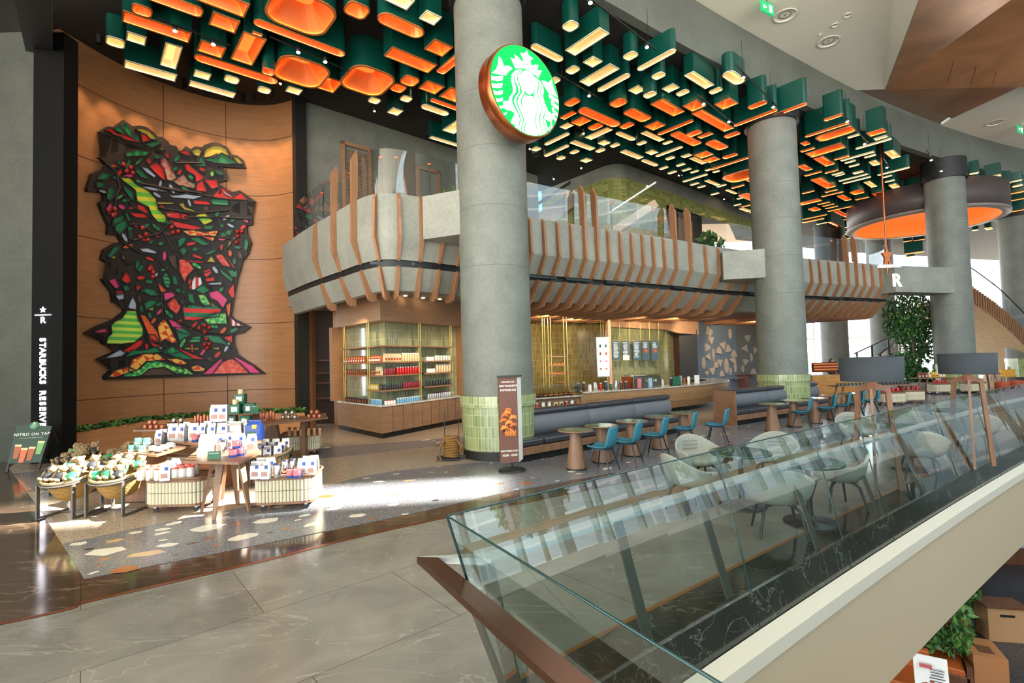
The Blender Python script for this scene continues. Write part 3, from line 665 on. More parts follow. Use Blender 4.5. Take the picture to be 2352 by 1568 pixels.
# things on the upper level: shuttered door, doorway, plant, chairs, cyan panel
def wall_pt(px, z, off=-.02):
    p, t = hit(cw, px); n = Vector((-t.y, t.x, 0)); q = p+n*off; return Vector((q.x, q.y, z)), t
def frame_on_wall(px0, px1, z1, name, label, cat, slats, depth=.12):
    a, t = wall_pt(px0, 5.0); b, _ = wall_pt(px1, 5.0); w = (b-a).length; th = thing(name, label, cat, (a+b)/2, math.atan2(t.y, t.x), kind=None)
    h = z1-5.0; f = MB(); f.box((-w/2+.06, 0, h/2), (.12, depth+.1, h)).box((w/2-.06, 0, h/2), (.12, depth+.1, h)).box((0, 0, h-.06), (w, depth+.1, .12)); f.build('frame', M['wood'], th)
    MB().box((0, .05, h/2), (w-.2, .04, h-.1)).build('panel', M['black'], th)
    if slats:
        s = MB()
        for i in range(60): s.box((0, -.02, .1+i*(h-.3)/60), (w-.24, .05, .02))
        o = s.build('slats', M['wood'], th)
    return th
frame_on_wall(788, 857, 10.15, 'shuttered_door', 'oak door with horizontal slats on the upper plaster wall', 'door', True)
frame_on_wall(962, 1016, 10.0, 'doorway', 'oak framed dark doorway on the upper plaster wall', 'doorway', False)
cyp = thing('blue_panel', 'pale blue backlit advertising panel with mirrored lettering behind balcony', 'panel', (0, 0, 0))
ca, cb_ = D(1190, 440, 27), D(1300, 440, 27)
MB().box((ca.lerp(cb_, .5).x, 27.1, D(1250, 452, 27).z), (abs(cb_.x-ca.x), .1, 3.0)).build('panel', mat('cyan_panel', '#8fd0e0', .5, emit='#8fd3e6', es=.55), cyp)
M['cyt'] = mat('blue_lettering', '#2f8fd0', .5, emit='#2f8fd0', es=.4)
for tx, px, py, s in (('museum', 1255, 432, .85), ('ok', 1268, 455, .8), ('in', 1270, 470, .5)):
    p = D(px, py, 27.03); text_mesh(tx, s, M['cyt'], cyp, 'lettering', p, (R(90), 0, 0), .005, mirror=True)
# escalator side with dark handrail
esc = thing('escalator', 'upper escalator flank with glass side and black handrail behind balcony', 'escalator', (0, 0, 0))
p, q = D(1200, 492, 25.5), D(1330, 405, 25.5); MB().bar(p, q, .12, .12).build('handrail', M['black'], esc)
p, q = D(1200, 535, 25.4), D(1330, 450, 25.4); MB().bar(p, q, .5, .7).build('side_panel', M['steel'], esc)
p, q = D(1395, 525, 20), D(1500, 474, 20); e2_ = thing('staircase', 'pale stair flight rising in front of olive tiled block', 'stairs', (0, 0, 0)); MB().bar(p+Vector((0, 0, -.3)), q, 1.0, .3).build('string', M['beige'], e2_); MB().bar(p+Vector((0, -.5, .5)), q+Vector((0, -.5, .8)), .05, .06).build('handrail', M['steel'], e2_)
# olive tiled block on the upper level
ot = MB(); c0 = Vector((5.1, 23.2, 0)); o_ = [c0+V*9, c0+V*.8]; 
o_ += [c0+V*.8*(1-math.sin(R(a)))+U*.8*(1-math.cos(R(a))) for a in range(0, 91, 15)][1:]
o_ += [c0+U*3.9]
M['otile'] = mat('olive_tile', '#7d8345', .12, kind=k_tile, c1='#6c713c', c2='#8f9656', mo='#a9ad80', bw=.3, bh=.1, ms=.006, vert=False, coat=.5)
ot.wallstrip([(p.x, p.y) for p in o_], 5.0, 10.55, sm=False)
z1 = 9.85; a = c0+U*3.9; b = c0+U*14
ot.wallstrip([(a.x, a.y), (b.x, b.y)], z1, 10.55, u0=8); ot.build('wall_tiled_upper', M['otile'], kind='structure')
gb = MB(); gb.wallstrip([(p.x, p.y) for p in o_]+[(b.x, b.y)], 10.55, ZC+.05); gb.wallstrip([(a.x+.02, a.y-.0), ((c0+U*3.9-V*-6).x, (c0+U*3.9-V*-6).y)], 5, 9.85); gb.build('trim_10', M['conc'], kind='structure')
dk = MB(); q1 = c0+U*3.9+V*1.0; q2 = c0+U*8.2+V*1.0; dk.wallstrip([(q1.x, q1.y), (q2.x, q2.y)], 5, 9.9); dk.build('wall_upper_dark', M['woodd'], kind='structure')
# door in its left face
dp = c0+V*2.2; tag(MB().box((dp.x-.05, dp.y-.04, 6.6), (1.5, .1, 3.4), math.atan2(.762, -.648)).build('brown_door', M['woodd']), 'dark brown door in the shaded side of olive tiled block', 'door')
# potted plants and lounge chairs on the balcony level
M['leaf'] = mat('leaf_green', '#2f5a2c', .45); M['leafl'] = mat('light_leaf', '#5a8a3f', .45); M['leafo'] = mat('olive_leaf', '#7d8452', .5); M['bark'] = mat('bark', '#6b5a49', .8); M['soil'] = mat('soil', '#33281f', .9)
def leaves(m, c, rx, rz, n, s, mi=0, seed=1, shell=.35):
    rnd = random.Random(seed)
    for _ in range(n):
        while True:
            p = Vector((rnd.uniform(-1, 1), rnd.uniform(-1, 1), rnd.uniform(-1, 1)))
            if shell < p.length < 1: break
        p = Vector((c[0]+p.x*rx, c[1]+p.y*rx, c[2]+p.z*rz)); q = Euler((rnd.uniform(0, 6), rnd.uniform(0, 6), rnd.uniform(0, 6))).to_matrix(); k = s*rnd.uniform(.7, 1.3)
        m.add([p+q@Vector(v) for v in ((-k*.5, 0, 0), (0, k*.24, k*.06), (k*.55, 0, 0), (0, -k*.24, k*.06))], [(0, 1, 2, 3)], mi if rnd.random() < .7 else mi+1)
    return m
def potted(name, label, loc, h, rx, n, s, mats, pot=.22, poth=.35, trunk=.03, seed=1, mcol=None):
    t = thing(name, label, 'plant', loc)
    MB().lathe([(pot*.8, 0), (pot, poth), (pot*.9, poth), (pot*.85, poth-.04)], n=20, cap=True).build('pot', mcol or M['black'], t)
    m = MB(); rnd = random.Random(seed)
    for i in range(5): a = rnd.uniform(0, 6.28); m.tube([(0, 0, poth-.05), (math.cos(a)*rx*.2, math.sin(a)*rx*.2, h*.5), (math.cos(a)*rx*.5, math.sin(a)*rx*.5, h*.8)], [trunk, trunk*.7, trunk*.3], 6)
    m.build('stems', M['bark'], t)
    leaves(MB(), (0, 0, h*.68), rx, h*.38, n, s, 0, seed, .1).build('foliage', mats, t, kind=None)
    return t
p = D(1035, 440, 13.6); potted('potted_plant', 'small olive potted plant on the balcony beside the sign column', (p.x, 13.6, 5.0), 1.75, .45, 220, .16, [M['leafo'], M['leafl']], seed=3)
p = D(1630, 560, 20.6); potted('potted_plant', 'leafy green potted palm on the balcony before bright windows', (p.x, 20.6, 5.0), 2.0, .6, 260, .35, [M['leaf'], M['leafl']], seed=4)
# ============================================================ oak wall and dark niche between jamb and kiosk
K0 = Vector((-3.7, 14.3, 0)); KL = V*3.3; kr = Vector((.5, .866, 0)); KR = kr*3.95
nw = MB(); q0 = Vector((-6.75, 16.9, 0)); q1 = K0+KL+V*-.2+Vector((-.1, 0, 0))
x0, x1 = D(719, 800, 17.6).x, D(768, 800, 17.6).x
nw.box((x0-.18, 17.65, 2.75), (.36, .3, 5.5)); nw.box((x1+.15, 17.65, 2.75), (.3, .3, 5.5)); nw.box(((x0+x1)/2, 17.65, 4.9), (x1-x0+.02, .3, 1.2)); nw.build('wall_niche', M['woodw'], kind='structure')
MB().box(((x0+x1)/2, 18.6, 1.9), (2.6, .1, 5.4)).build('wall_niche_back', mat('niche_brown', '#3a2a20', .6), kind='structure')
ns = thing('niche_shelves', 'dark shelf unit inside the narrow niche beside the kiosk', 'shelf', ((x0+x1)/2, 18.2, 0))
for z in (.95, 1.5, 1.85, 2.3): MB().box((0, 0, z), (.95, .5, .04)).build('shelf', M['woodd'], ns)
# ============================================================ corner retail kiosk
kio = thing('retail_kiosk', 'corner shop kiosk of oak with green tiled back and brass posts', 'kiosk', (0, 0, 0))
def off2(d):   # the two kiosk faces pushed inward by d
    nl = Vector((V.y, -V.x, 0))*1.0; nl = Vector((.762, .648, 0)); nr = Vector((-.866, .5, 0))
    # intersection of the shifted faces
    det = nl.x*nr.y-nl.y*nr.x
    b1_ = nl.dot(K0)+d; b2_ = nr.dot(K0)+d
    return Vector(((b1_*nr.y-nl.y*b2_)/det, (nl.x*b2_-b1_*nr.x)/det, 0))
def kpath(d, e0=0, e1=0):
    c = off2(d); return [c+V*(3.25-e0), c, c+kr*(3.95-e1)]
def kstrip(m, d, z0, z1, mi=0, e=0):
    p = kpath(d, e, e); m.wallstrip([(q.x, q.y) for q in p], z0, z1, mi); return m
def kslab(m, d0, d1, z0, z1, mi=0, e=0):
    a = kpath(d0, e, e); b = kpath(d1, e, e)
    m.prism([(p.x, p.y) for p in (a[0], a[1], b[1], b[0])], z0, z1, mi); m.prism([(p.x, p.y) for p in (a[1], a[2], b[2], b[1])], z0, z1, mi); return m
m = MB(); kslab(m, 0, .9, .16, .9); m.build('counter_base', M['wood'], kio)
for k in range(1, 9): q = K0+kr*(.43*k)+Vector((.866, -.5, 0))*.003; MB().box((q.x, q.y, .53), (.012, .01, .74), math.atan2(.866, .5)).build('panel_joint', M['woodd'], kio)
m = MB(); kslab(m, .08, .9, 0, .16); m.build('plinth', M['metal'], kio)
m = MB(); kslab(m, -.02, .95, .9, .935); m.build('worktop', mat('white_stone', '#cfcac0', .2, kind=k_speckle, s=60), kio)
M['ktile'] = mat('kiosk_tile', '#9aa060', .1, kind=k_tile, c1='#7f8560', c2='#9fa57e', mo='#c3c5ac', bw=.26, bh=.075, ms=.005, coat=.8)
m = MB(); kstrip(m, .45, .93, 3.5); m.build('tile_back', M['ktile'], kio)
m = MB(); kslab(m, 0, .9, 3.35, 4.12); m.build('fascia', mat('fascia_oak', '#b08d70', .45, kind=k_wood, sc=(.6, .6, 8), a=.1), kio)
for e, w in ((kpath(.25)[0]+V*.02, 0), (kpath(.25)[2], 1)): MB().box((e.x, e.y, 2.15), (.6, .25, 2.45), math.atan2(.648, .762) if w == 0 else math.atan2(.5, -.866)).build('side_panel', M['woodw'], kio)
e = kpath(.5)[2]; MB().box((e.x+.1+.45*.5, e.y+.45*.866, 1.97), (.9, .3, 3.94), math.atan2(.866, .5)).build('end_panel', mat('grey_oak', '#8f7a63', .5, kind=k_wood, sc=(1, 1, 8), a=.12), kio)
posts = [K0+V*.95+Vector((.762, .648, 0))*.06, K0+V*2.75+Vector((.762, .648, 0))*.06, K0+kr*1.75+Vector((-.866, .5, 0))*.06, K0+kr*3.35+Vector((-.866, .5, 0))*.06]
for q in posts:
    m = MB(); 
    for dx in (-.025, .025): m.cyl((q.x+dx, q.y, .93), (q.x+dx, q.y, 3.36), .014, 8)
    m.build('brass_post', M['brass'], kio)
SHZ = [1.36, 1.79, 2.17, 2.64]
for z in SHZ:
    m = MB(); d = -.02
    a, b = kpath(d), kpath(.42)
    if z > 1.4: m.prism([(p.x, p.y) for p in (a[1]+V*2.9, a[1], b[1], b[1]+V*2.6)], z-.04, z)
    else: m.prism([(p.x, p.y) for p in (a[1]+V*1.0, a[1], b[1], b[1]+V*.8)], z-.04, z)
    m.prism([(p.x, p.y) for p in (a[1], a[1]+kr*1.72, b[1]+kr*1.5, b[1])], z-.04, z)
    m.build('shelf', M['wood'], kio)
    m = MB(); m.prism([(p.x, p.y) for p in (a[1]+kr*1.86, a[1]+kr*3.4, b[1]+kr*3.15, b[1]+kr*1.7)], z-.04, z); m.build('shelf', M['wood'], kio)
# ============================================================ small goods: makers
PM = {}
def cmat(n, c, r=.45, me=0, **k): return mat(n, c, r, me, **k)
def can(name, label, cat, r, h, cb, cl, lid=True, taper=1.0):
    def mk():
        t = thing(name, label, cat)
        MB().lathe([(r*.92*taper, 0), (r*taper, .01), (r, h*.92), (r*.94, h*.93)], n=14).build('body', cb, t)
        if lid: MB().lathe([(r*1.03, h*.9), (r*1.03, h), (r*.9, h*1.02)], n=14).build('lid', cl, t)
        return t
    return mk
def bag(name, label, cat, w, h, cb, cl):
    def mk():
        t = thing(name, label, cat); m = MB(); d = w*.6
        rg = [[Vector((x*w/2, y*d/2, 0)) for x, y in ((-1,-1),(1,-1),(1,1),(-1,1))], [Vector((x*w/2*1.04, y*d/2*1.05, h*.35)) for x, y in ((-1,-1),(1,-1),(1,1),(-1,1))], [Vector((x*w/2, y*d/2*.8, h*.75)) for x, y in ((-1,-1),(1,-1),(1,1),(-1,1))], [Vector((x*w/2*.92, y*.012, h*.93)) for x, y in ((-1,-1),(1,-1),(1,1),(-1,1))], [Vector((x*w/2*.92, y*.01, h)) for x, y in ((-1,-1),(1,-1),(1,1),(-1,1))]]
        m.loft(rg, 0, False, True, True, True); m.build('body', cb, t)
        MB().box((w*.16, -d*.44, h*.68), (w*.34, .012, h*.2), M=Matrix.Rotation(R(-10), 3, 'X')).box((-w*.05, -d*.54, h*.3), (w*.62, .01, h*.26), mi=1).build('printed_label', cl, t)
        return t
    return mk
def mug(name, label, cat, r, h, cb, cin, base=None):
    def mk():
        t = thing(name, label, cat); m = MB()
        m.lathe([(r*.9, 0), (r, .01), (r, h), (r*.9, h), (r*.88, h*.3), (0.001, h*.25)], n=16, cap=False); m.build('body', cb, t)
        MB().tube([(r*.96, 0, h*.8), (r*1.45, 0, h*.78), (r*1.6, 0, h*.5), (r*1.4, 0, h*.25), (r*.96, 0, h*.22)], r*.12, 6).build('handle', cin, t)
        if base: MB().lathe([(r*.93, 0), (r*1.02, .012), (r*1.02, h*.3)], n=16).build('base_band', base, t)
        return t
    return mk
def jar(name, label, cat, r, h, cb, cl):
    def mk():
        t = thing(name, label, cat); MB().lathe([(r, 0), (r, h*.78), (r*.9, h*.82)], n=14).build('body', cb, t)
        MB().lathe([(r*.98, h*.8), (r*.98, h), (0.001, h)], n=14, cap=False).build('lid', cl, t); return t
    return mk
def carton(name, label, cat, w, d, h, cb, cl):
    def mk():
        t = thing(name, label, cat); MB().box((0, 0, h/2), (w, d, h)).build('body', cb, t); MB().box((0, -d/2-.003, h*.5), (w*.6, .006, h*.5)).build('printed_label', cl, t); return t
    return mk
def row(key, mk, p0, p1, n, rz, label, group, jit=.0):
    """n copies between two points, each named by its order"""
    for i in range(n):
        f = (i+.5)/n; p = Vector(p0).lerp(Vector(p1), f)
        place(mk, key, p, rz+random.uniform(-jit, jit), label.format(ordn(i+1)), group)
W_ = cmat
red = W_('red_plastic', '#b3161c', .3); cream = W_('cream_card', '#d9c39a', .5); whi = W_('white_gloss', '#e8e6e0', .25); brn = W_('brown_card', '#7a4a30', .5); drk = W_('dark_print', '#2b2a30', .35); grn = W_('deep_green', '#0e5a3a', .4); blu = W_('print_blue', '#2b4a9a', .4); sil = W_('satin_silver', '#b9babb', .3, .7); teal = W_('teal_glaze', '#56a795', .3); pink = W_('pink_glaze', '#c96a72', .35); cop = M['copper']; amb = W_('amber_print', '#a8542c', .45); yel = W_('yellow_print', '#d8b93c', .45); clr = W_('frosted_white', '#e4ded2', .25)
aL = math.atan2(-.762, .648); 
nl_ = Vector((-.762, -.648, 0)); nr_ = Vector((.866, -.5, 0))
rzL = math.atan2(nl_.y, nl_.x)+R(90); rzR = math.atan2(nr_.y, nr_.x)+R(90)
def KP(face, s, z, d=.14):
    c = off2(d); return (c+(V if face == 'L' else kr)*s)+Vector((0, 0, z))
def krow(face, s0, s1, z, n, key, mk, rows_, desc, where, d=.14):
    for j in range(rows_):
        row(key, mk, KP(face, s0, z, d+j*.12), KP(face, s1, z, d+j*.12), n, rzL if face == 'L' else rzR, '{} '+desc+' from left, '+where+(', back row' if j else ''), desc+', '+where)
lbag = bag('coffee_bag', '', 'bag', .11, .2, amb, [cream, whi]); lbag2 = bag('coffee_bag', '', 'bag', .10, .17, brn, [cream, amb]); lbagc = bag('coffee_bag', '', 'bag', .12, .24, cream, [whi, amb]); lbagy = bag('coffee_bag', '', 'bag', .12, .2, yel, [whi, cream])
tum_r = can('tumbler', '', 'tumbler', .045, .22, red, sil); tum_rd = can('tumbler', '', 'tumbler', .042, .2, W_('dark_red', '#7d1420', .3), drk); tum_w = can('tumbler', '', 'tumbler', .045, .19, clr, grn); tum_c = can('tumbler', '', 'tumbler', .045, .25, cream, whi)
jar_w = jar('mug_jar', '', 'jar', .06, .13, whi, whi); box_y = carton('tea_box', '', 'box', .11, .08, .16, yel, whi); tum_k = can('tumbler', '', 'tumbler', .04, .17, drk, grn); box_k = carton('pod_box', '', 'box', .13, .1, .13, drk, amb); tum_b = can('tumbler', '', 'tumbler', .042, .15, W_('sky_print', '#6ea6c8', .35), whi); cup_s = can('paper_cup', '', 'cup', .045, .12, whi, red)
krow('L', 2.75, 1.1, 2.17, 9, 'kb1', lbag, 1, 'amber coffee bag', 'second kiosk shelf, left side')
krow('L', .85, .06, 2.17, 8, 'kb1', lbag, 1, 'amber coffee bag near the corner', 'second kiosk shelf, left side')
krow('L', 2.75, 1.1, 1.79, 11, 'kb2', lbag2, 1, 'brown coffee bag', 'third kiosk shelf, left side')
krow('L', .85, .45, 1.79, 4, 'kb2', lbag2, 1, 'brown coffee bag near the corner', 'third kiosk shelf, left side')
krow('L', .4, .06, 1.79, 3, 'kb3', lbagc, 1, 'tall cream coffee bag', 'third kiosk shelf')
krow('L', .9, .25, 1.36, 5, 'kby', box_y, 1, 'yellow tea box', 'lowest kiosk shelf, left side')
krow('L', .2, .05, 1.36, 2, 'kbk', tum_k, 1, 'dark tumbler', 'lowest kiosk shelf, left side')
krow('R', .06, .75, 2.17, 6, 'kb3', lbagc, 1, 'tall cream coffee bag', 'second kiosk shelf, right side')
krow('R', .8, 1.6, 2.17, 7, 'kc', tum_c, 1, 'tall cream tumbler', 'second kiosk shelf, right side')
krow('R', .06, .5, 1.79, 5, 'ktr2', tum_rd, 1, 'dark red tumbler', 'third kiosk shelf, right side')
krow('R', .55, 1.6, 1.79, 9, 'ktr', tum_r, 1, 'bright red tumbler', 'third kiosk shelf, right side')
krow('R', .06, .8, 1.36, 8, 'kbk', tum_k, 1, 'dark tumbler', 'lowest kiosk shelf, right side')
krow('R', .85, 1.6, 1.36, 8, 'ktr2', tum_rd, 1, 'dark red tumbler', 'lowest kiosk shelf, right side')
krow('R', 1.95, 2.3, 2.17, 3, 'kj', jar_w, 1, 'squat white jar', 'second kiosk shelf, right bay')
krow('R', 2.35, 3.2, 2.17, 6, 'ktw', tum_w, 1, 'white tumbler with green lid', 'second kiosk shelf, right bay')
krow('R', 1.95, 2.35, 1.79, 3, 'kj', jar_w, 1, 'squat white jar', 'third kiosk shelf, right bay')
krow('R', 2.4, 3.2, 1.79, 6, 'kc', tum_c, 1, 'tall cream tumbler', 'third kiosk shelf, right bay')
krow('R', 1.95, 3.2, 1.36, 9, 'kbk', tum_k, 1, 'dark tumbler', 'lowest kiosk shelf, right bay')
krow('L', 2.8, 1.0, .935, 10, 'kbx', box_k, 2, 'dark patterned box', 'kiosk worktop left side', .12)
krow('L', .9, .1, .935, 7, 'kbb', tum_b, 1, 'blue printed tumbler', 'kiosk worktop left side')
krow('R', .05, .5, .935, 4, 'kcup', cup_s, 1, 'small white cup with red lid', 'kiosk worktop at the corner')
krow('R', .55, 1.7, .935, 11, 'kbb', tum_b, 2, 'blue printed tumbler', 'kiosk worktop right side')
krow('R', 1.95, 3.3, .935, 12, 'kts', can('tumbler', '', 'tumbler', .042, .2, sil, drk), 1, 'silver tumbler', 'kiosk worktop right bay')
# downlights under the balcony
for i, (px, py) in enumerate(((931, 679), (972, 684), (1010, 687))):
    p = G(px, py, 4.11); tag(MB().lathe([(.05, -.01), (.05, 0)], p, 16).build('downlight', mat('lamp_face', '#ffffff', .4, emit='#ffd9a8', es=14)), '%s small recessed downlight in the plaster soffit above kiosk' % ('left', 'middle', 'right')[i], 'downlight')
MB().box((-3.2, 21.6, 2.1), (4.4, .2, 4.2)).build('wall_kiosk_back', M['woodw'], kind='structure')
for (x, y, tx, ty, e) in ((-2.8, 12.9, -3.2, 14.5, 60), (-1.6, 14.4, -2.2, 16, 60), (-4.6, 14.3, -5, 16, 45), (-.8, 16, -1.5, 17.5, 50)):
    spot((x, y, 3.72), (tx, ty, 1.2), e*2.2, 95, (1, .75, .5))
# ============================================================ coffee bar
bar = thing('coffee_bar', 'long curved oak coffee bar with stone top under balcony', 'bar counter', (0, 0, 0))
cf = spline([(-1.2, 14.9, 0), (.9, 15.9, 0), (2.9, 16.9, 0), (5.2, 18.0, 0), (7.4, 19.6, 0), (8.9, 21.3, 0), (9.5, 22.6, 0), (9.3, 23.9, 0), (8.2, 24.6, 0)], 6)
def csweep(m, prof, mi=0, pts=cf, sm=False):
    for (o0, z0), (o1, z1) in zip(prof[:-1], prof[1:]):
        m.loft([[p+Vector((0, 0, z0)) for p in offset(pts, o0)], [p+Vector((0, 0, z1)) for p in offset(pts, o1)]], mi, sm, close=False)
M['barw'] = mat('bar_oak', '#a5805a', .45, kind=k_wood, sc=(3, 3, 10), a=.18)
cfr = cf[10:]
m = MB(); csweep(m, [(0, .97), (.03, .75)], 0, cfr); csweep(m, [(.035, .75), (.12, .48)], 0, cfr); csweep(m, [(.125, .48), (.3, .2)], 0, cfr); m.build('oak_front', M['barw'], bar)
m = MB(); csweep(m, [(.6, .2), (.6, 0)], 0, cfr); csweep(m, [(.3, .2), (.6, .2)], 0, cfr); m.build('plinth', M['metal'], bar)
m = MB(); csweep(m, [(.9, .97), (-.04, .97), (-.04, 1.01), (.9, 1.01)], 0, cfr); m.build('worktop', mat('bar_stone', '#b9b4a8', .15, kind=k_speckle, s=40), bar)
cfl = cf[:11]
m = MB(); csweep(m, [(0, .0), (0, .5), (.1, .5), (.1, .86), (.0, .86), (.0, .9), (.9, .9)], 0, cfl); m.build('display_front', M['wood'], bar)
m = MB(); csweep(m, [(-.05, .5), (-.05, .53), (.2, .53)], 0, cfl); csweep(m, [(-.03, .88), (-.03, .92), (.1, .92)], 0, cfl); m.build('stone_shelf', MATS['bar_stone'], bar)
m = MB(); csweep(m, [(.02, .92), (.02, 1.32), (.7, 1.36)], 0, cfl); m.build('glass_case', M['glassw'], bar)
m = MB(); csweep(m, [(.6, .0), (.6, 1.0)], 0, cfl); m.build('case_back', M['metal'], bar)
# back walls behind the bar
bw = MB(); G0 = Vector((.4, 22.6, 0)); P1 = D(1403, 800, 21.6); P2 = D(1530, 800, 24.0); P2.z = 0; P1.z = 0
bw.wallstrip([(-1.9, 20.3), (.3, 22.4), (2.6, 24.3), (4.2, 24.6), (P1.x-.02, P1.y+.9)], 0, 3.85)
bw.build('wall_bar_back', M['gtile2'], kind='structure')
bw2 = MB(); P3 = D(1562, 800, 24.6); P3.z = 0
bw2.wallstrip([(P1.x, P1.y+.35), (P2.x, P2.y+.35), (P2.x+.25, P2.y+.6), (P3.x, P3.y+1.0)], 0, 3.85)
bw2.build('wall_bar_tiled', mat('bar_green_tile', '#8b9058', .1, kind=k_tile, c1='#757a52', c2='#979c70', mo='#b4b697', bw=.24, bh=.07, ms=.004, coat=.8), kind='structure')
hf = MB(); P4 = D(1604, 740, 25.6)
q = [(P1.x, P1.y), (P2.x, P2.y), (P3.x, P3.y), (P4.x, P4.y)]
zt = [3.85]*4; zb = [D(1403, 750, P1.y).z, D(1530, 757, P2.y).z, D(1560, 765, P3.y).z, D(1604, 768, P4.y).z]
for i in range(3): hf.add([(q[i][0], q[i][1], zb[i]), (q[i+1][0], q[i+1][1], zb[i+1]), (q[i+1][0], q[i+1][1], zt[i+1]), (q[i][0], q[i][1], zt[i])], [(0, 1, 2, 3)]); hf.add([(q[i][0], q[i][1], zb[i]), (q[i+1][0], q[i+1][1], zb[i+1]), (q[i+1][0], q[i+1][1]+.35, zb[i+1]), (q[i][0], q[i][1]+.35, zb[i])], [(0, 1, 2, 3)])
hf.box((P1.x-.06, P1.y+.1, 1.9), (.12, .5, 3.8)); hf.build('trim_11', mat('pink_oak', '#c39a7a', .5, kind=k_wood, sc=(1, 1, 7), a=.08), kind='structure')
MB().box((D(1560, 800, 26.4).x, 26.4, 1.95), (2.2, .1, 3.9)).build('wall_bar_side', MATS['bar_green_tile'] if False else M['woodd'], kind='structure')
dd = D(1583, 825, 25.4); MB().box((dd.x, 25.5, 1.7), (.9, .1, 3.4)).build('door_1', M['black'], kind='structure')
# menu boards
M['menu'] = mat('menu_black', '#33444a', .3, emit='#54707a', es=.25)
M['menut'] = mat('menu_text', '#e8efe9', .5, emit='#e8efe9', es=.6)
mpos = [(1414.5, 0), (1437, 1), (1462, 2), (1483, 3), (1504, 4)]; ordl = ['leftmost', 'second', 'third', 'fourth', 'rightmost']
for px, i in mpos:
    Y = P1.y+.1+(px-1403)/127*(P2.y-P1.y)-.35; c = D(px, 805, Y); w = 18.5/F*Y*.98; h = 45/F*Y
    t = thing('menu_board', ordl[i]+' of the five lit menu boards hanging above the bar', 'menu board', c, R(12)); t['group'] = 'menu boards'
    MB().box((0, 0, 0), (w, .05, h)).build('screen', M['menu'], t)
    MB().box((0, .005, h/2), (w+.04, .06, .03)).box((0, .005, -h/2), (w+.04, .06, .03)).box((w/2, .005, 0), (.03, .06, h)).build('frame', M['brass'], t)
    tm = MB(); rnd = random.Random(i)
    for r_ in range(13 if i < 3 else 5): tm.box((-w*.05+rnd.uniform(-.02, .02), -.028, h*.4-r_*.052), (w*rnd.uniform(.4, .7), .004, .014))
    tm.build('text_lines', M['menut'], t)
    if i >= 3:
        for k in range(3): MB().cyl((-w*.25+k*w*.22, -.03, -h*.1), (-w*.25+k*w*.22, -.03, h*.08), .025, 8, r2=.035).build('drink_picture', [amb, pink, amb][k], t)
    if i == 1: MB().box((0, -.03, -h*.36), (w*.85, .006, h*.25)).build('picture', whi, t)
    MB().cyl((w/2+.04, 0, h/2), (w/2+.04, 0, 3.8-c.z), .012, 6).build('hanging_rod', M['brass'], t)
# big vertical poster board
c = D(1385, 820, 20.3); pb = thing('menu_poster', 'tall white framed poster with small drink pictures above pastry case', 'poster', c, R(8))
w, h = 31/F*20.3, 92/F*20.3
MB().box((0, 0, 0), (w, .06, h)).build('frame', M['steel'], pb); MB().box((0, -.035, 0), (w-.08, .01, h-.08)).build('sheet', mat('poster_white', '#e9ece6', .5, emit='#f2f4ee', es=.35), pb)
for r_ in range(4):
    for k in (-1, 1): MB().ball((k*w*.22, -.045, h*.28-r_*h*.19), (.045, .008, .07 if r_ < 2 else .04), 8).build('drink_picture', [grn, amb, pink, amb][r_], pb)
for sx in (-.05, .05): MB().cyl((sx, 0, h/2), (sx, 0, 3.75-c.z), .014, 6).build('hanging_rod', M['brass'], pb)
# brass hanging racks
rk = thing('brass_rack', 'tall brass rod rack with trays of pastries behind the bar', 'rack', (0, 0, 0))
for x in (1247, 1252, 1260, 1266, 1296, 1303):
    p = D(x, 800, 18.6); MB().cyl((p.x, 18.6, .95), (p.x, 18.6, 3.78), .022, 8).build('post', M['brass'], rk)
for y in (819, 840, 861):
    p, q = D(1257, y, 18.55), D(1301, y, 18.55); MB().box(((p.x+q.x)/2, 18.7, p.z), (q.x-p.x, .4, .03)).build('shelf', M['wood'], rk)
crm = W_('croissant', '#b8682f', .5)
def mk_cro():
    m = MB(); m.tube([(-.09, .03, .02), (-.05, -.01, .035), (0, -.02, .045), (.05, -.01, .035), (.09, .03, .02)], [.008, .03, .04, .03, .008], 8); o = m.build('croissant', crm); tag(o, 'x', 'pastry'); return o
for j, (y, n) in enumerate(((840, 4), (861, 6))):
    p, q = D(1260, y-1.3, 18.6), D(1299, y-1.3, 18.6)
    for i in range(n):
        z = p.lerp(q, (i+.5)/n); place(mk_cro, 'cro', (z.x, 18.65, D(1280, y, 18.55).z+.015), random.uniform(-.4, .4), ordn(i+1)+' golden croissant from the left on the %s rack shelf' % ('middle', 'lowest')[j], 'croissants on the brass rack')
# pastries in the glass case
def mk_pas(c):
    def f():
        t = thing('pastry', '', 'pastry'); MB().ball((0, 0, .03), (.075, .05, .035), 10).build('crust', c, t); MB().ball((0, 0, .05), (.05, .03, .025), 8).build('topping', amb, t); return t
    return f
pk = [mk_pas(crm), mk_pas(brn), mk_pas(W_('bread', '#c98e4c', .6))]
oin = offset(cfl, .3); oin2 = offset(cfl, .5); cnt = 0
for i in range(3, len(oin)-1):
    for j, oo in enumerate((oin, oin2)):
        for k in range(2):
            cnt += 1; p = oo[i].lerp(oo[i+1], k*.5+.25); place(pk[cnt % 3], 'pas%d' % (cnt % 3), (p.x, p.y, .925), random.random()*3, ('%s %s pastry from the left in the glass case, %s row' % (ordn((i-3)*2+k+1), ('glazed', 'brown', 'pale')[cnt % 3], ('front', 'back')[j])), 'pastries in the glass case')
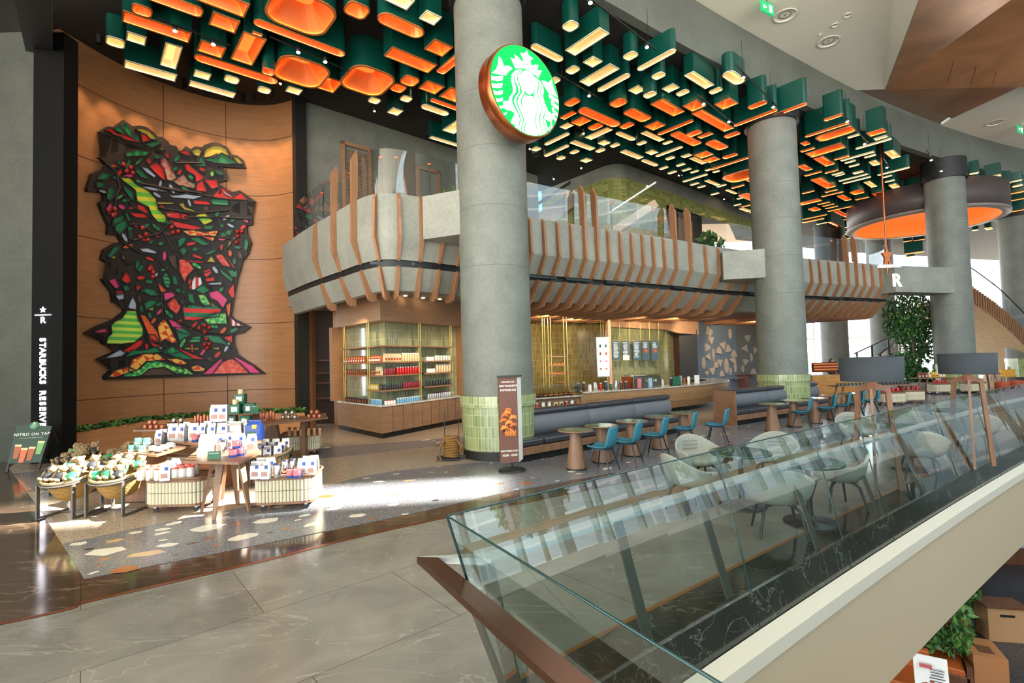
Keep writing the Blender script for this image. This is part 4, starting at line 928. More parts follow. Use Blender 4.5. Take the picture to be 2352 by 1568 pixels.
# goods on the low front shelf of the bar
oin = offset(cfl, .03)
kinds = [('kettle', can('copper_kettle', '', 'kettle', .06, .18, cop, cop), 'copper kettle'), ('cream', carton('coffee_box', '', 'box', .14, .1, .22, cream, drk), 'cream coffee box'), ('glassj', can('glass_jar', '', 'jar', .06, .24, clr, sil), 'clear jar with steel lid'), ('mach', can('grinder', '', 'grinder', .05, .22, red, sil), 'small red lidded canister')]
seq = [0, 0, 1, 1, 3, 2, 2, 1, 1, 3, 2, 0]
for i, k in enumerate(seq):
    f = 3.2+i*.58; a = int(f); p = oin[a].lerp(oin[min(a+1, len(oin)-1)], f-a); key, mk, ds = kinds[k]
    place(mk, 'bs'+key, (p.x, p.y, .535), .5, '%s item from the left on the low stone shelf, a %s' % (ordn(i+1), ds), 'goods on the low bar shelf')
# goods on the bar worktop
oin = offset(cfr, .35)
esp = thing('espresso_machine', 'large steel espresso machine with copper side on the bar', 'espresso machine', D(1562, 868, 19.6) , R(35)); esp.location = (oin[7].x, oin[7].y+.25, 1.01); 
MB().box((0, 0, .2), (1.5, .5, .4)).build('body', M['steel'], esp, bev=.03); MB().box((-.78, 0, .2), (.05, .52, .42)).build('side_panel', M['copper'], esp); MB().box((0, 0, .44), (1.4, .45, .04)).build('cup_tray', M['chrome'], esp)
for k in range(3): MB().cyl((-.4+k*.4, -.28, .2), (-.4+k*.4, -.28, .28), .04, 10).build('group_head', M['chrome'], esp)
for i, (f, r, h, mk_, ds) in enumerate([(.3, .05, .3, drk, 'black grinder jug'), (.9, .05, .3, drk, 'black brewer'), (1.5, .06, .22, whi, 'white cup stack'), (2.0, .05, .28, sil, 'steel thermos'), (2.6, .05, .25, red, 'red canister'), (3.1, .06, .3, drk, 'black till screen'), (3.6, .05, .22, grn, 'green card stand'), (4.1, .06, .3, sil, 'steel dispenser'), (4.6, .05, .26, drk, 'dark canister'), (5.1, .05, .26, drk, 'dark pump bottle'), (10.2, .05, .3, drk, 'black syphon stand'), (11.4, .06, .34, sil, 'steel syphon brewer'), (12.6, .05, .3, whi, 'white jug'), (14, .05, .25, drk, 'black scale')]):
    a = int(f); p = oin[a].lerp(oin[min(a+1, len(oin)-1)], f-a); t = can('bar_canister', '', 'canister', r, h, mk_, sil)(); t.location = (p.x, p.y, 1.01); tag(t, ds+' standing on the curved bar worktop', 'canister')
for px, lab, col, w in ((1551, 'dark green standing notice card on the bar', grn, .32), (1597, 'white upright card with round green mark on the bar', whi, .2), (1465, 'pink folded leaflet stand on bar', pink, .14), (1490, 'pale blue leaflet stand on bar', W_('pale_blue', '#8fb0c4', .5), .14)):
    p, t = hit(offset(cfr, .12), px); o = MB().box((0, 0, .17), (w, .02, .34)).box((0, .04, .02), (w, .1, .03)).build('notice_card', col); o.location = (p.x, p.y, 1.012); o.rotation_euler.z = math.atan2(t.y, t.x)*.3; tag(o, lab, 'card')
for i in range(14):
    f = .6+i*1.05; a = int(f); oq = offset(cfr, .68); p = oq[a].lerp(oq[min(a+1, len(oq)-1)], f-a)
    if 6.2 < f < 9.2: continue
    ck = [drk, brn, whi, sil, red, amb, grn][i % 7]; t = bottle_ = thing('bottle', ordn(i+1)+' bottle from the left in the back row on the bar worktop', 'bottle', (p.x, p.y, 1.01), group='bottles on the bar worktop')
    MB().lathe([(.04, 0), (.042, .15), (.018, .2), (.018, .26)], n=12).build('body', ck, t); MB().lathe([(.02, .25), (.02, .28)], n=10).build('cap', drk, t)
# slate art walls
M['slate'] = mat('slate_blue', '#5f6f80', .5); M['greyw'] = mat('grey_wall', '#55585a', .6)
a1, a2, a3 = D(1602, 800, 25.8), D(1690, 800, 27.6), D(1757, 800, 28.5)
MB().bar((a1.x, 25.8, 1.9), (a2.x, 27.6, 1.9), .1, 3.8).build('wall_art_blue', M['slate'], kind='structure')
MB().bar((a2.x, 27.6, 1.9), (a3.x+.5, 28.6, 1.9), .1, 3.8).build('wall_art_grey', M['greyw'], kind='structure')
def relief(label, pa, pb, bias, shapes, m, seed):
    t = thing('relief_artwork', label, 'artwork', (0, 0, 0)); d = (pb-pa).normalized(); ang = math.atan2(d.y, d.x); nrm = Vector((d.y, -d.x, 0)); L = (pb-pa).length
    rnd = random.Random(seed)
    for k, (u, z, s, kd) in enumerate(shapes):
        o = MB(); n_ = {'leaf': 8, 'tri': 3, 'poly': 6, 'bar': 4, 'fan': 9}[kd]; q = []
        for i in range(n_):
            a = 2*math.pi*i/n_+rnd.uniform(-.2, .2)+u*5; rr = s*(1 if i % 2 else .6 if kd in ('fan', 'poly') else 1)
            sx, sz = {'leaf': (.35, 1), 'tri': (1, .8), 'poly': (.9, .8), 'bar': (.2, 1.2), 'fan': (.8, 1)}[kd]; q.append((rr*sx*math.cos(a), rr*sz*math.sin(a)))
        c = pa+d*(u*L)+nrm*.1; c.z = z; V3 = [c+d*x+Vector((0, 0, y)) for x, y in q]; B3 = [v-nrm*.05 for v in V3]; F3 = [v+nrm*.04 for v in V3]; n2_ = len(q)
        o.add(F3+B3, [tuple(range(n2_)), tuple(range(2*n2_-1, n2_-1, -1))]+[(i, (i+1) % n2_, n2_+(i+1) % n2_, n2_+i) for i in range(n2_)]); o.build('relief_piece', m, t)
    return t
rnd = random.Random(5)
relief('pale wooden relief artwork of angular shapes on the blue wall', Vector((a1.x, 25.8, 0)), Vector((a2.x, 27.6, 0)), 0, [(.27, 3.3, .35, 'fan'), (.3, 2.9, .3, 'poly'), (.82, 3.2, .28, 'leaf'), (.2, 2.5, .28, 'poly'), (.1, 1.7, .3, 'leaf'), (.6, 2.6, .35, 'tri'), (.75, 2.4, .3, 'tri'), (.5, 2.3, .3, 'poly'), (.35, 2.1, .3, 'bar'), (.9, 2.1, .3, 'poly'), (.68, 1.5, .4, 'leaf'), (.85, 1.8, .3, 'poly'), (.3, 1.3, .3, 'poly'), (.5, 1.7, .3, 'tri'), (.55, 1.1, .22, 'poly'), (.15, 1.2, .2, 'tri'), (.92, 1.5, .3, 'bar'), (.4, 1.6, .25, 'fan'), (.22, 2.0, .25, 'tri'), (.78, 1.2, .2, 'leaf')], mat('pale_ply', '#a79c92', .6), 3)
relief('grey wooden relief artwork of boxes and leaves on the dark wall', Vector((a2.x, 27.6, 0)), Vector((a3.x, 28.5, 0)), 0, [(.25, 2.4, .32, 'tri'), (.45, 1.9, .25, 'leaf'), (.8, 2.8, .4, 'bar'), (.85, 2.0, .3, 'leaf'), (.25, 1.7, .28, 'poly'), (.5, 1.1, .3, 'poly'), (.6, 2.3, .25, 'poly'), (.15, 1.3, .2, 'leaf'), (.75, 1.4, .25, 'tri'), (.35, 3.0, .3, 'poly')], mat('grey_ply', '#8d8a84', .6), 4)
for (x, y, tx, ty, e) in ((1.0, 17.5, 1.5, 22.5, 130), (2.2, 19.5, 3, 24, 130), (4.8, 19.2, 4.8, 22.6, 120), (6.6, 20.4, 6.5, 24, 120), (8.8, 22.5, 9.5, 26.5, 110), (11.5, 24, 12.2, 28, 90), (5.5, 18.8, 6.2, 19.2, 60), (2.4, 17.0, 2.6, 17.6, 60)):
    spot((x, y, 3.58), (tx, ty, 1.8), e*1.5, 100, (1, .74, .46))
# ============================================================ leather benches
M['leather'] = mat('black_leather', '#34363b', .32, coat=.3); M['greyfab'] = mat('slate_upholstery', '#63676d', .6, kind=k_fabric)
M['bluefab'] = mat('teal_upholstery', '#2f7386', .55, kind=k_fabric); M['greyf2'] = mat('grey_felt', '#8f9188', .7, kind=k_fabric); M['leg'] = mat('black_leg', '#22282c', .4)
def bench(name, label, base, ang, segs, endL, endR):
    t = thing(name, label, 'bench', base, ang)   # local x along the bench, y to its back, base at front left corner
    L = sum(segs)
    MB().box((L/2, .40, .08), (L-.1, .62, .16)).build('plinth', M['metal'], t)
    MB().box((L/2, .36, .235), (L, .72, .15)).build('base', M['woodt'], t, bev=.008)
    MB().box((L/2, .70, .62), (L, .05, .8)).build('back_panel', M['woodt'], t)
    x = .03
    for i, s in enumerate(segs):
        w = s-.012-(.03 if i in (0, len(segs)-1) else 0)
        m = MB().box((x+w/2, .32, .385), (w, .58, .13)); m.build('seat_cushion', M['leather'], t, bev=.035)
        rg = []
        n_ = 8
        for k in range(n_+1):
            u = x+w*k/n_; e = .035*(1 if k in (0, n_) else 0)
            rg.append([Vector((u, .50+e, .45)), Vector((u, .44+e, .62)), Vector((u, .47+e, .80)), Vector((u, .54+e, .875)), Vector((u, .66, .87)), Vector((u, .66, .45))])
        MB().loft(rg, 0, True, True, True, True).build('back_cushion', M['greyfab'], t)
        rg = []
        for k in range(n_+1):
            u = x+w*k/n_; e = .02*(1 if k in (0, n_) else 0)
            rg.append([Vector((u, .60+(.10-e)*math.cos(a), .945+(.075-e)*math.sin(a))) for a in [2*math.pi*j/12 for j in range(12)]])
        MB().loft(rg, 0, True, True, True, True).build('head_roll', M['leather'], t)
        x += s
    for e, xx in ((endL, -.02), (endR, L+.02)):
        if e == 2: MB().box((xx, .40, .51), (.05, .74, 1.02)).build('end_panel', M['woodt'], t)
        elif e == 1:
            MB().box((xx, .36, .26), (.05, .72, .22)).build('end_panel', M['woodt'], t); MB().box((xx, .70, .6), (.05, .06, .84)).build('end_post', M['woodt'], t)
    MB().box((1.2, .085, .09), (.12, .02, .07)).build('socket', M['black'], t)
    return t
ANG1 = math.atan2(.62, .785); ANG2 = math.atan2(.55, .836)
g = G(1199, 1066); bench('leather_bench', 'long bench with slate back cushions and oak base beside sign column', (g.x+.03, g.y+.05, 0), ANG1, [.62, 1.85, 1.75, 1.65], 1, 1)
g = G(1692, 979); bench('leather_bench', 'long bench with slate cushions and tall oak end before second column', (g.x+.05, g.y, 0), ANG2, [.65, 1.8, 1.75, 1.6], 2, 1)
# ============================================================ round tables with cone foot
def mk_table():
    t = thing('round_table', '', 'table')
    MB().lathe([(.30, .715), (.335, .722), (.335, .742), (.33, .745)], n=36).build('tabletop', M['woodt'], t)
    MB().lathe([(.31, .7455), (.31, .748)], n=36).build('green_inlay', mat('green_stone', '#3f6b58', .12, kind=k_marble, w=.01, vc='#8fae9c'), t)
    MB().lathe([(.19, .02), (.175, .12), (.12, .5), (.10, .715)], n=28).build('cone_base', M['woodt'], t)
    MB().lathe([(.195, 0), (.195, .03)], n=28).build('foot_ring', M['black'], t)
    return t
T1 = [(1.16, 9.75), (1.75, 10.3), (2.5, 10.9), (3.3, 11.6), (4.05, 12.2)]
for i, (x, y) in enumerate(T1): place(mk_table, 'tb', (x, y, .008), 0, ordn(i+1)+' small round green-topped table from the sign column, at the nearer bench', 'round tables at the nearer bench')
T2 = [(6.95, 13.75), (7.95, 14.5), (8.9, 15.1), (9.85, 15.75), (10.8, 16.4)]
for i, (x, y) in enumerate(T2): place(mk_table, 'tb', (x, y, .008), 0, ordn(i+1)+' small round table from the left at the farther bench', 'round tables at the farther bench')
# ============================================================ teal shell chairs
def shell(m, w=.46, d=.46, zs=.44, zb=.84, th=.012):
    rows = []
    prof = [(-.24, zs+.005, .36), (-.20, zs+.0, .42), (-.08, zs-.015, .46), (.06, zs-.02, .47), (.16, zs+.0, .47), (.225, zs+.07, .47), (.25, zs+.18, .455), (.265, zs+.29, .43), (.285, zs+.375, .38), (.295, zs+.40, .30)]
    for y, z, wd in prof:
        r = []
        for k in range(9):
            f = k/4-1; up = .05*abs(f)**2.5; bk = 1 if z > zs+.05 else 0
            r.append(Vector((f*wd/2, y-(.07*abs(f)**2 if bk else 0), z+(up if not bk else 0))))
        rows.append(r)
    m.loft(rows, 0, True, False); return rows
def mk_chair():
    t = thing('shell_chair', '', 'chair')
    m = MB(); shell(m); o = m.build('seat_shell', M['bluefab'], t)
    s = o.modifiers.new('thick', 'SOLIDIFY'); s.thickness = .035; s.offset = 0
    o.modifiers.new('smooth', 'SUBSURF').render_levels = 1
    MB().box((0, 0, .415), (.32, .30, .025)).build('seat_frame', M['leg'], t)
    for sx in (-1, 1):
        for sy in (-1, 1): MB().cyl((sx*.14, sy*.12, .42), (sx*.235, sy*.225, 0), .016, 8, r2=.012).build('leg', M['leg'], t)
    return t
fa = math.atan2(.6, -.8)   # facing the bench tables: local -Y is the front
def crz(fx, fy): return math.atan2(fy, fx)+R(90)
CH1 = [(1.63, 9.5), (2.22, 10.02), (2.95, 10.72), (3.85, 11.55), (4.75, 12.0)]
for i, (x, y) in enumerate(CH1): place(mk_chair, 'ch', (x, y, .008), crz(-.86, .5)+random.uniform(-.12, .12), ordn(i+1)+' teal shell chair from the sign column, at the nearer bench', 'teal chairs at the nearer bench')
CH2 = [(8.0, 14.2), (9.15, 14.95), (10.0, 15.6), (10.85, 16.2), (11.75, 16.8)]
for i, (x, y) in enumerate(CH2): place(mk_chair, 'ch', (x, y, .008), crz(-.86, .5)+random.uniform(-.12, .12), ordn(i+1)+' teal shell chair from the left at the farther bench', 'teal chairs at the farther bench')
# ============================================================ grey felt armchairs and pedestal tables
def mk_arm():
    t = thing('armchair', '', 'armchair'); m = MB(); rows = []
    # swept shell: ring of sections from left arm round the back to right arm
    N = 21; cols = []
    for k in range(N):
        a = R(-35)+R(250)*k/(N-1); ca, sa = math.cos(a), math.sin(a); back = max(0, sa); ztop = .61+.20*back**1.5
        if k in (0, N-1): ztop = .54
        col = []
        for f, rr in ((0, .14), (.0, .24), (.25, .31), (.6, .335), (.9, .355), (1, .36)):
            z = .40+(ztop-.40)*f; col.append(Vector((rr*ca*1.0, rr*sa*.95, z)))
        cols.append(col)
    m.loft(cols, 0, True, False); o = m.build('shell', M['greyf2'], t); s = o.modifiers.new('thick', 'SOLIDIFY'); s.thickness = .04; s.offset = -1; o.modifiers.new('smooth', 'SUBSURF').render_levels = 1
    MB().lathe([(.20, .37), (.27, .40), (.29, .45), (.26, .475), (.001, .48)], n=28, e=.97).build('seat_cushion', M['greyf2'], t)
    cr = MB()
    for z in (.58, .64, .70): cr.tube([(x, .30-.35*x*x-.02, z-.2*x*x) for x in (-.13, -.07, 0, .07, .13)], .006, 5)
    cr.build('back_crease', mat('grey_fold', '#74766e', .8), t)
    for sx in (-1, 1):
        MB().tube([(0, sx*.02, .36), (sx*.14, -.13, .35), (sx*.19, -.18, .3), (sx*.25, -.24, 0)], [.02, .02, .019, .014], 8).build('leg', M['leg'], t)
        MB().tube([(0, sx*.02, .36), (sx*.14, .13, .35), (sx*.19, .18, .3), (sx*.25, .24, 0)], [.02, .02, .019, .014], 8).build('leg', M['leg'], t)
    return t
def mk_ped():
    t = thing('pedestal_table', '', 'table')
    MB().lathe([(.40, .72), (.41, .74), (.40, .75)], n=36).build('tabletop', mat('dark_green_top', '#31453c', .15, kind=k_marble, w=.01, vc='#6f8c7c'), t)
    MB().lathe([(.04, .04), (.035, .2), (.03, .72)], n=16).build('stem', M['metal'], t)
    MB().lathe([(.30, 0), (.30, .015), (.08, .03), (.05, .08)], n=36).build('foot_disc', M['metal'], t)
    return t
PT = [(3.12, 7.1, 'round green-topped pedestal table among the nearest grey armchairs'), (3.62, 6.35, 'second round pedestal table, seen through the glass nearest the railing'), (6.95, 9.0, 'round pedestal table beside the nearer floor lamp'), (9.6, 11.2, 'round pedestal table seen behind railing below the farther floor lamp')]
for x, y, l in PT: place(mk_ped, 'pt', (x, y, .004), 0, l, 'pedestal tables along the glass railing')
AR = [(2.35, 6.9, 3.1, 7.1, 'grey felt armchair left of the pedestal table, facing right'), (2.95, 8.15, 3.2, 7.1, 'grey felt armchair behind the pedestal table, facing the camera'), (4.15, 8.25, 3.3, 7.2, 'grey felt armchair behind the pedestal table to the right, nearer the floor lamp'), (3.05, 6.0, 3.3, 7.0, 'grey felt armchair nearest the camera with its back to the railing'), (4.35, 6.95, 3.6, 7.0, 'grey felt armchair right of the two pedestal tables'), (7.1, 10.6, 6.9, 9.2, 'grey felt armchair just left of the wooden floor lamp legs'), (6.6, 8.35, 7.0, 9.1, 'grey felt armchair behind railing glass beside the nearer floor lamp'), (8.2, 10.4, 7.2, 9.2, 'grey felt armchair right of the nearer floor lamp'), (9.2, 10.2, 9.6, 11.2, 'grey felt armchair below the farther floor lamp'), (10.5, 12.3, 9.7, 11.4, 'grey felt armchair beyond the farther floor lamp')]
for x, y, tx, ty, l in AR: place(mk_arm, 'ar', (x, y, .004), crz(tx-x, ty-y), l, 'grey armchairs along the glass railing')
# ============================================================ floor lamps
M['shade'] = mat('slate_shade', '#343a40', .8); M['shadein'] = mat('shade_lining', '#d97a3a', .5, emit='#ff8a3a', es=.3)
def mk_lamp():
    t = thing('floor_lamp', '', 'lamp')
    MB().lathe([(.40, 1.64), (.41, 2.0), (.405, 2.0), (.395, 1.64)], n=40, cap=False).build('lamp_shade', M['shade'], t)
    MB().lathe([(.39, 1.65), (.395, 1.99)], n=40, cap=False).build('shade_lining', M['shadein'], t)
    for a in (100, 220, 340):
        c, s = math.cos(R(a)), math.sin(R(a))
        m = MB(); m.bar((c*.03, s*.03, 1.62), (c*.05, s*.05, 1.5), .10, .04); m.bar((c*.05, s*.05, 1.56), (c*.22, s*.22, 1.50), .05, .08); m.bar((c*.21, s*.21, 1.53), (c*.33, s*.33, 0), .035, .07); m.build('leg', M['woodt'], t)
    MB().cyl((0, 0, 1.45), (0, 0, 1.85), .05, 12).build('stem', M['woodt'], t)
    MB().ball((0, 0, 1.78), .05, 10).build('bulb', MATS['lamp_face'], t)
    return t
place(mk_lamp, 'lp', (5.42, 7.7, .004), R(12), 'oak tripod floor lamp with dark drum shade, the nearer one', 'tripod floor lamps')
place(mk_lamp, 'lp', (8.12, 9.1, .004), R(12), 'oak tripod floor lamp with dark drum shade, the farther one by third column', 'tripod floor lamps')
# ============================================================ glass railing
rail = thing('glass_railing', 'leaning glass railing with steel posts and handrail around the atrium', 'railing', (0, 0, 0))
def rail_run(fn, cuts, n_, sgn):
    for i, (a, b) in enumerate(zip(cuts[:-1], cuts[1:])):
        tp, bt = fn(0.0), fn(.36)
        def at(pts, s):
            k = min(int(s), len(pts)-2); return pts[k].lerp(pts[k+1], s-k)
        ss = [a+(b-a)*k/4 for k in range(5)]
        g = .006; T = [at(tp, s)+Vector((0, 0, 1.2)) for s in ss]; B = [at(bt, s)+Vector((0, 0, -.35)) for s in ss]
        m = MB(); m.loft([T, B], 0, False, False); m.build('glass_panel', M['glassr'], rail)
        e = MB(); e.tube([p for p in T], .006, 6); 
        e.bar(T[0], B[0], .007, .014); e.build('glass_edge', M['gedge'], rail)
def nearest_s(fn, px, z=1.2):
    pts = fn(0.0); best = None
    p, t = hit(pts, px)
    for k in range(len(pts)-1):
        d = pts[k+1]-pts[k]; s = (p-pts[k]).dot(d)/d.length_squared
        if -1e-6 <= s <= 1.0001: return k+s
    return 0
# joints of the far run by their top pixel column
cuts = [0]+[nearest_s(far_off, x) for x in (1634, 1852, 1958, 2132, 2225, 2290, 2345)]+[len(far_top)-3]
rail_run(far_off, cuts, 8, -1); rail_run(near_off, [0, 2, 3, 4], 3, 1)
HZ = .86
hr = MB()
hf_ = offset(far_top, .13); hf_[0] = Vector((-.65, 3.31, 0)); hn = [Vector((-.65, 3.31, 0)), Vector((-.16, 2.49, 0)), Vector((.30, 1.72, 0)), Vector((1.3, 0, 0)), Vector((2.3, -1.8, 0))]
def flat_rail(m, pts, w=.12, h=.035, sd=1):
    inn_ = [p for p in pts]; ou = offset(pts, -sd*w); ou[0] = Vector((-.51, 3.29, 0))+Vector((.0, 0, 0))
    a = [p+Vector((0, 0, HZ)) for p in inn_]; b = [p+Vector((0, 0, HZ)) for p in ou]
    m.loft([a, b, [p-Vector((0, 0, h)) for p in b], [p-Vector((0, 0, h)) for p in a], a], close=False)
flat_rail(hr, hf_, .11, .04, 1); hr.build('handrail', mat('satin_rail', '#ccd2d2', .3, .5), rail)
hr = MB(); flat_rail(hr, hn, .12, .04, -1); hr.build('handrail', mat('copper_rail', '#7d5642', .22, .95), rail)
M['post'] = mat('bronze_post', '#5f5e54', .35, .6)
def post(fn, pts, s, m_=None):
    k = min(int(s), len(pts)-2); f = s-k
    tp = fn(-.02)[k].lerp(fn(-.02)[k+1], f); bt = fn(.24)[k].lerp(fn(.24)[k+1], f); t = (pts[k+1]-pts[k]).normalized()
    m = MB(); a = tp+Vector((0, 0, HZ-.03)); b = bt+Vector((0, 0, 0)); n = Vector((-t.y, t.x, 0))
    vs = [a-t*.05, a+t*.05, a+t*.05+n*.015, a-t*.05+n*.015, b-t*.05, b+t*.05, b+t*.05+n*.015, b-t*.05+n*.015]
    m.add(vs, [(0, 1, 5, 4), (1, 2, 6, 5), (2, 3, 7, 6), (3, 0, 4, 7), (0, 3, 2, 1), (4, 5, 6, 7)]); m.build('post', M['post'], rail)
for px in (1112, 1410, 1597, 1805, 1950, 2055, 2140, 2200, 2250, 2300, 2340): post(far_off, far_top, nearest_s(far_off, px))
for s in (.35, 1.4, 2.5): post(near_off, near_top, s)
MB().cyl((-.03, 2.94, -.02), (.42, 2.45, .0), .001, 4)
# ============================================================ merchandise display in front of the oak wall
M['flute'] = mat('cream_flute', '#cfc5ab', .45)
def mk_cart(w=.84, d=.62, ch=.27):
    t = thing('display_cart', '', 'display cart')
    # plan: rounded front corners with a long chamfer at one side
    P = rrect(w, d, .14, 4)
    MB().prism([(x*1.02, y*1.02) for x, y in P], .45, .49).build('tray_top', M['woodt'], t)
    m = MB(); Q = [Vector((x*1.04, y*1.04, .505)) for x, y in P]; m.tube(Q, .018, 6, close=True); m.build('tray_rim', M['woodt'], t)
    MB().prism(P, .10, .14).build('base_tray', M['woodt'], t)
    MB().prism([(x*.95, y*.93) for x, y in P], .12, .46).build('body', mat('cart_core', '#6d6554', .7), t)
    m = MB(); per = []
    L = 0; seg = []
    for i in range(len(P)):
        a, b = Vector((*P[i], 0)), Vector((*P[(i+1) % len(P)], 0)); seg.append((a, b, (b-a).length)); L += seg[-1][2]
    n_ = int(L/.05); k = 0; acc = 0
    for i in range(n_):
        s = i*L/n_
        while s > acc+seg[k][2]: acc += seg[k][2]; k += 1
        p = seg[k][0].lerp(seg[k][1], (s-acc)/seg[k][2])*.97
        m.lathe([(.024, .14), (.024, .295)], (p.x, p.y, 0), 8); m.lathe([(.024, .303), (.024, .45)], (p.x, p.y, 0), 8)
    m.build('fluted_skirt', M['flute'], t)
    for sx in (-1, 1):
        for sy in (-1, 1):
            c = MB(); c.cyl((sx*w*.36, sy*d*.33-.012, .042), (sx*w*.36, sy*d*.33+.012, .042), .04, 14); c.box((sx*w*.36, sy*d*.33, .085), (.04, .05, .04), 0, 1); c.build('caster', [M['black'], M['chrome']], t)
    return t
ZT = .012
cartA = place(mk_cart, 'cart', (-5.02, 7.78, ZT), 0, 'fluted cream cart on casters with red-lidded cups, left of front table', 'fluted display carts')
cartB = place(mk_cart, 'cart', (-3.42, 7.74, ZT), R(6), 'fluted cream cart on casters with silver bags, right of front table', 'fluted display carts')
cartC = place(mk_cart, 'cart', (-5.1, 12.25, ZT), R(14), 'fluted cream cart with tan tumblers under the long rear shelf', 'fluted display carts')
cartD = place(mk_cart, 'cart', (-7.35, 10.15, ZT), R(10), 'fluted cream cart half hidden behind the lower oak table', 'fluted display carts')
cartE = place(mk_cart, 'cart', (-6.3, 9.95, ZT), R(-15), 'fluted cream cart half hidden behind the pedestal display table', 'fluted display carts')
# front table with tapered legs
ft = thing('display_table', 'oak display table with splayed tapered legs standing in sunlight', 'table', (0, 0, 0))
tp = [G(420, 1058, .85), G(548, 1061, .85), G(600, 1036, .85), G(585, 1022, .85), G(470, 1020, .85)]
cx = sum(p.x for p in tp)/5; cyy = sum(p.y for p in tp)/5
MB().prism([(p.x, p.y) for p in tp], .815, .85).build('tabletop', M['woodt'], ft)
for fx, fy in ((459, 1179), (490, 1196), (575, 1176), (548, 1159), (510, 1146), (473, 1160)):
    g_ = G(fx, fy); dx, dy = cx-g_.x, cyy-g_.y; a = Vector((cx-dx*.35, cyy-dy*.35, .815)); w = .09
    m = MB(); tdir = Vector((-dy, dx, 0)).normalized(); b = Vector((g_.x, g_.y, ZT)); mid = Vector((cx-dx*.62, cyy-dy*.62, .74))
    m.loft([[b-tdir*.02, b+tdir*.02, b+tdir*.02+Vector((dx, dy, 0)).normalized()*.04, b-tdir*.02+Vector((dx, dy, 0)).normalized()*.04], [mid-tdir*.05, mid+tdir*.05, mid+tdir*.05+Vector((dx, dy, 0)).normalized()*.05, mid-tdir*.05+Vector((dx, dy, 0)).normalized()*.05], [a-tdir*.09, a+tdir*.09, a+tdir*.09+Vector((dx, dy, 0)).normalized()*.05, a-tdir*.09+Vector((dx, dy, 0)).normalized()*.05]], 0, False, True, True, True)
    m.build('leg', M['woodt'], ft)
def slab_table(name, label, tops, z, pedmat, peds, th=.035, pz=ZT):
    t = thing(name, label, 'table', (0, 0, 0)); MB().prism(tops, z-th, z).build('tabletop', M['woodt'], t)
    for (x, y, w0, w1, d) in peds:
        m = MB(); m.loft([[Vector((x-w0/2, y-d/2, pz)), Vector((x+w0/2, y-d/2, pz)), Vector((x+w0/2, y+d/2, pz)), Vector((x-w0/2, y+d/2, pz))], [Vector((x-w1/2, y-d/2, z-th)), Vector((x+w1/2, y-d/2, z-th)), Vector((x+w1/2, y+d/2, z-th)), Vector((x-w1/2, y+d/2, z-th))]], 0, False, True, True, True); m.build('pedestal', pedmat, t)
    return t
def poly_at(pxs, z): return [(G(a, b, z).x, G(a, b, z).y) for a, b in pxs]
slab_table('display_table', 'oak display table with green and white mugs on broad pedestal', poly_at([(268, 1038), (360, 1044), (438, 1022), (430, 1012), (345, 1020)], .8), .8, M['woodt'], [(-6.0, 8.35, .65, .38, .3)])
slab_table('display_table', 'oak display table carrying the rear silver coffee bags', poly_at([(391, 1013), (470, 1021), (560, 1021), (601, 1012), (590, 1003), (500, 998)], .85), .85, mat('copper_ped', '#a56a4c', .5), [(-5.35, 9.15, .5, .3, .3)])
T4a, T4b, T4c, T4d = G(306, 987, .9), G(753, 958, .9), G(748, 948, .9), G(330, 975, .9)
T4m = G(520, 985, .9); T4n = G(560, 972, .9)
slab_table('long_display_shelf', 'long angled oak display shelf with copper mugs behind the tables', [(p.x, p.y) for p in (T4a, T4m, T4b, T4c, T4n, T4d)], .9, M['woodt'], [(T4d.x+.9, T4a.y+.5, .5, .2, .12), (T4m.x, T4m.y+.45, .5, .3, .12), (T4b.x-.55, T4b.y+.02, .1, .1, .25), (T4b.x-1.25, T4b.y-.1, .5, .2, .12)])
rs = thing('riser_shelf', 'small raised oak shelf with green boxes on the long display shelf', 'shelf', (0, 0, 0))
ra, rb_ = G(487, 951, 1.15), G(600, 947, 1.15); MB().bar(ra+Vector((0, .15, -.01)), rb_+Vector((0, .15, -.01)), .34, .03).build('board', M['woodt'], rs)
for q in (ra, rb_): MB().box((q.x+(.2 if q is ra else -.2), q.y+.15, 1.01), (.03, .3, .24)).build('support', M['woodt'], rs)
# planter ramp with ground-cover along the wall
plr = thing('planter', 'low angled oak planter with green ground cover along the oak wall', 'planter', (0, 0, 0))
pa_, pb_ = G(134, 1030), Vector((-7.2, 15.6, 0))
def fpt(x, Y, z): return Vector((x, Y, z))
a = [D(133, 1000, 12.6), D(330, 968, 14.6), D(560, 950, 15.8), D(700, 948, 16.0)]
m = MB(); top = [Vector((p.x, p.y, max(.3, p.z))) for p in a]; bk = [Vector((p.x-.5, p.y+1.0, p.z+.02)) for p in top]
m.loft([[Vector((p.x+.25, p.y-.5, 0)) for p in top], top, bk], close=False); m.build('box', M['woodw'], plr)
lf = MB(); rnd = random.Random(2)
for i in range(1500):
    f = rnd.random()*2.99; k = int(f); p = top[k].lerp(top[k+1], f-k)+Vector((rnd.uniform(-.25, .05), rnd.uniform(0, .35), rnd.uniform(-.02, .13))); q = Euler((rnd.uniform(-.9, .9), rnd.uniform(-.9, .9), rnd.uniform(0, 6))).to_matrix(); s = rnd.uniform(.05, .1)
    lf.add([p+q@Vector(v) for v in ((-s, 0, 0), (0, s*.5, .01), (s, 0, 0), (0, -s*.5, .01))], [(0, 1, 2, 3)], rnd.choice((0, 0, 1)))
lf.build('ground_cover', [M['leaf'], M['leafl']], plr, kind='stuff')
m = MB(); m.loft([[G(134, 1062)+Vector((0, 0, 0)), G(134, 1062)+Vector((0, 0, .45))], [G(178, 1050)+Vector((0, 0, 0)), G(178, 1050)+Vector((0, 0, .40))]], close=False)
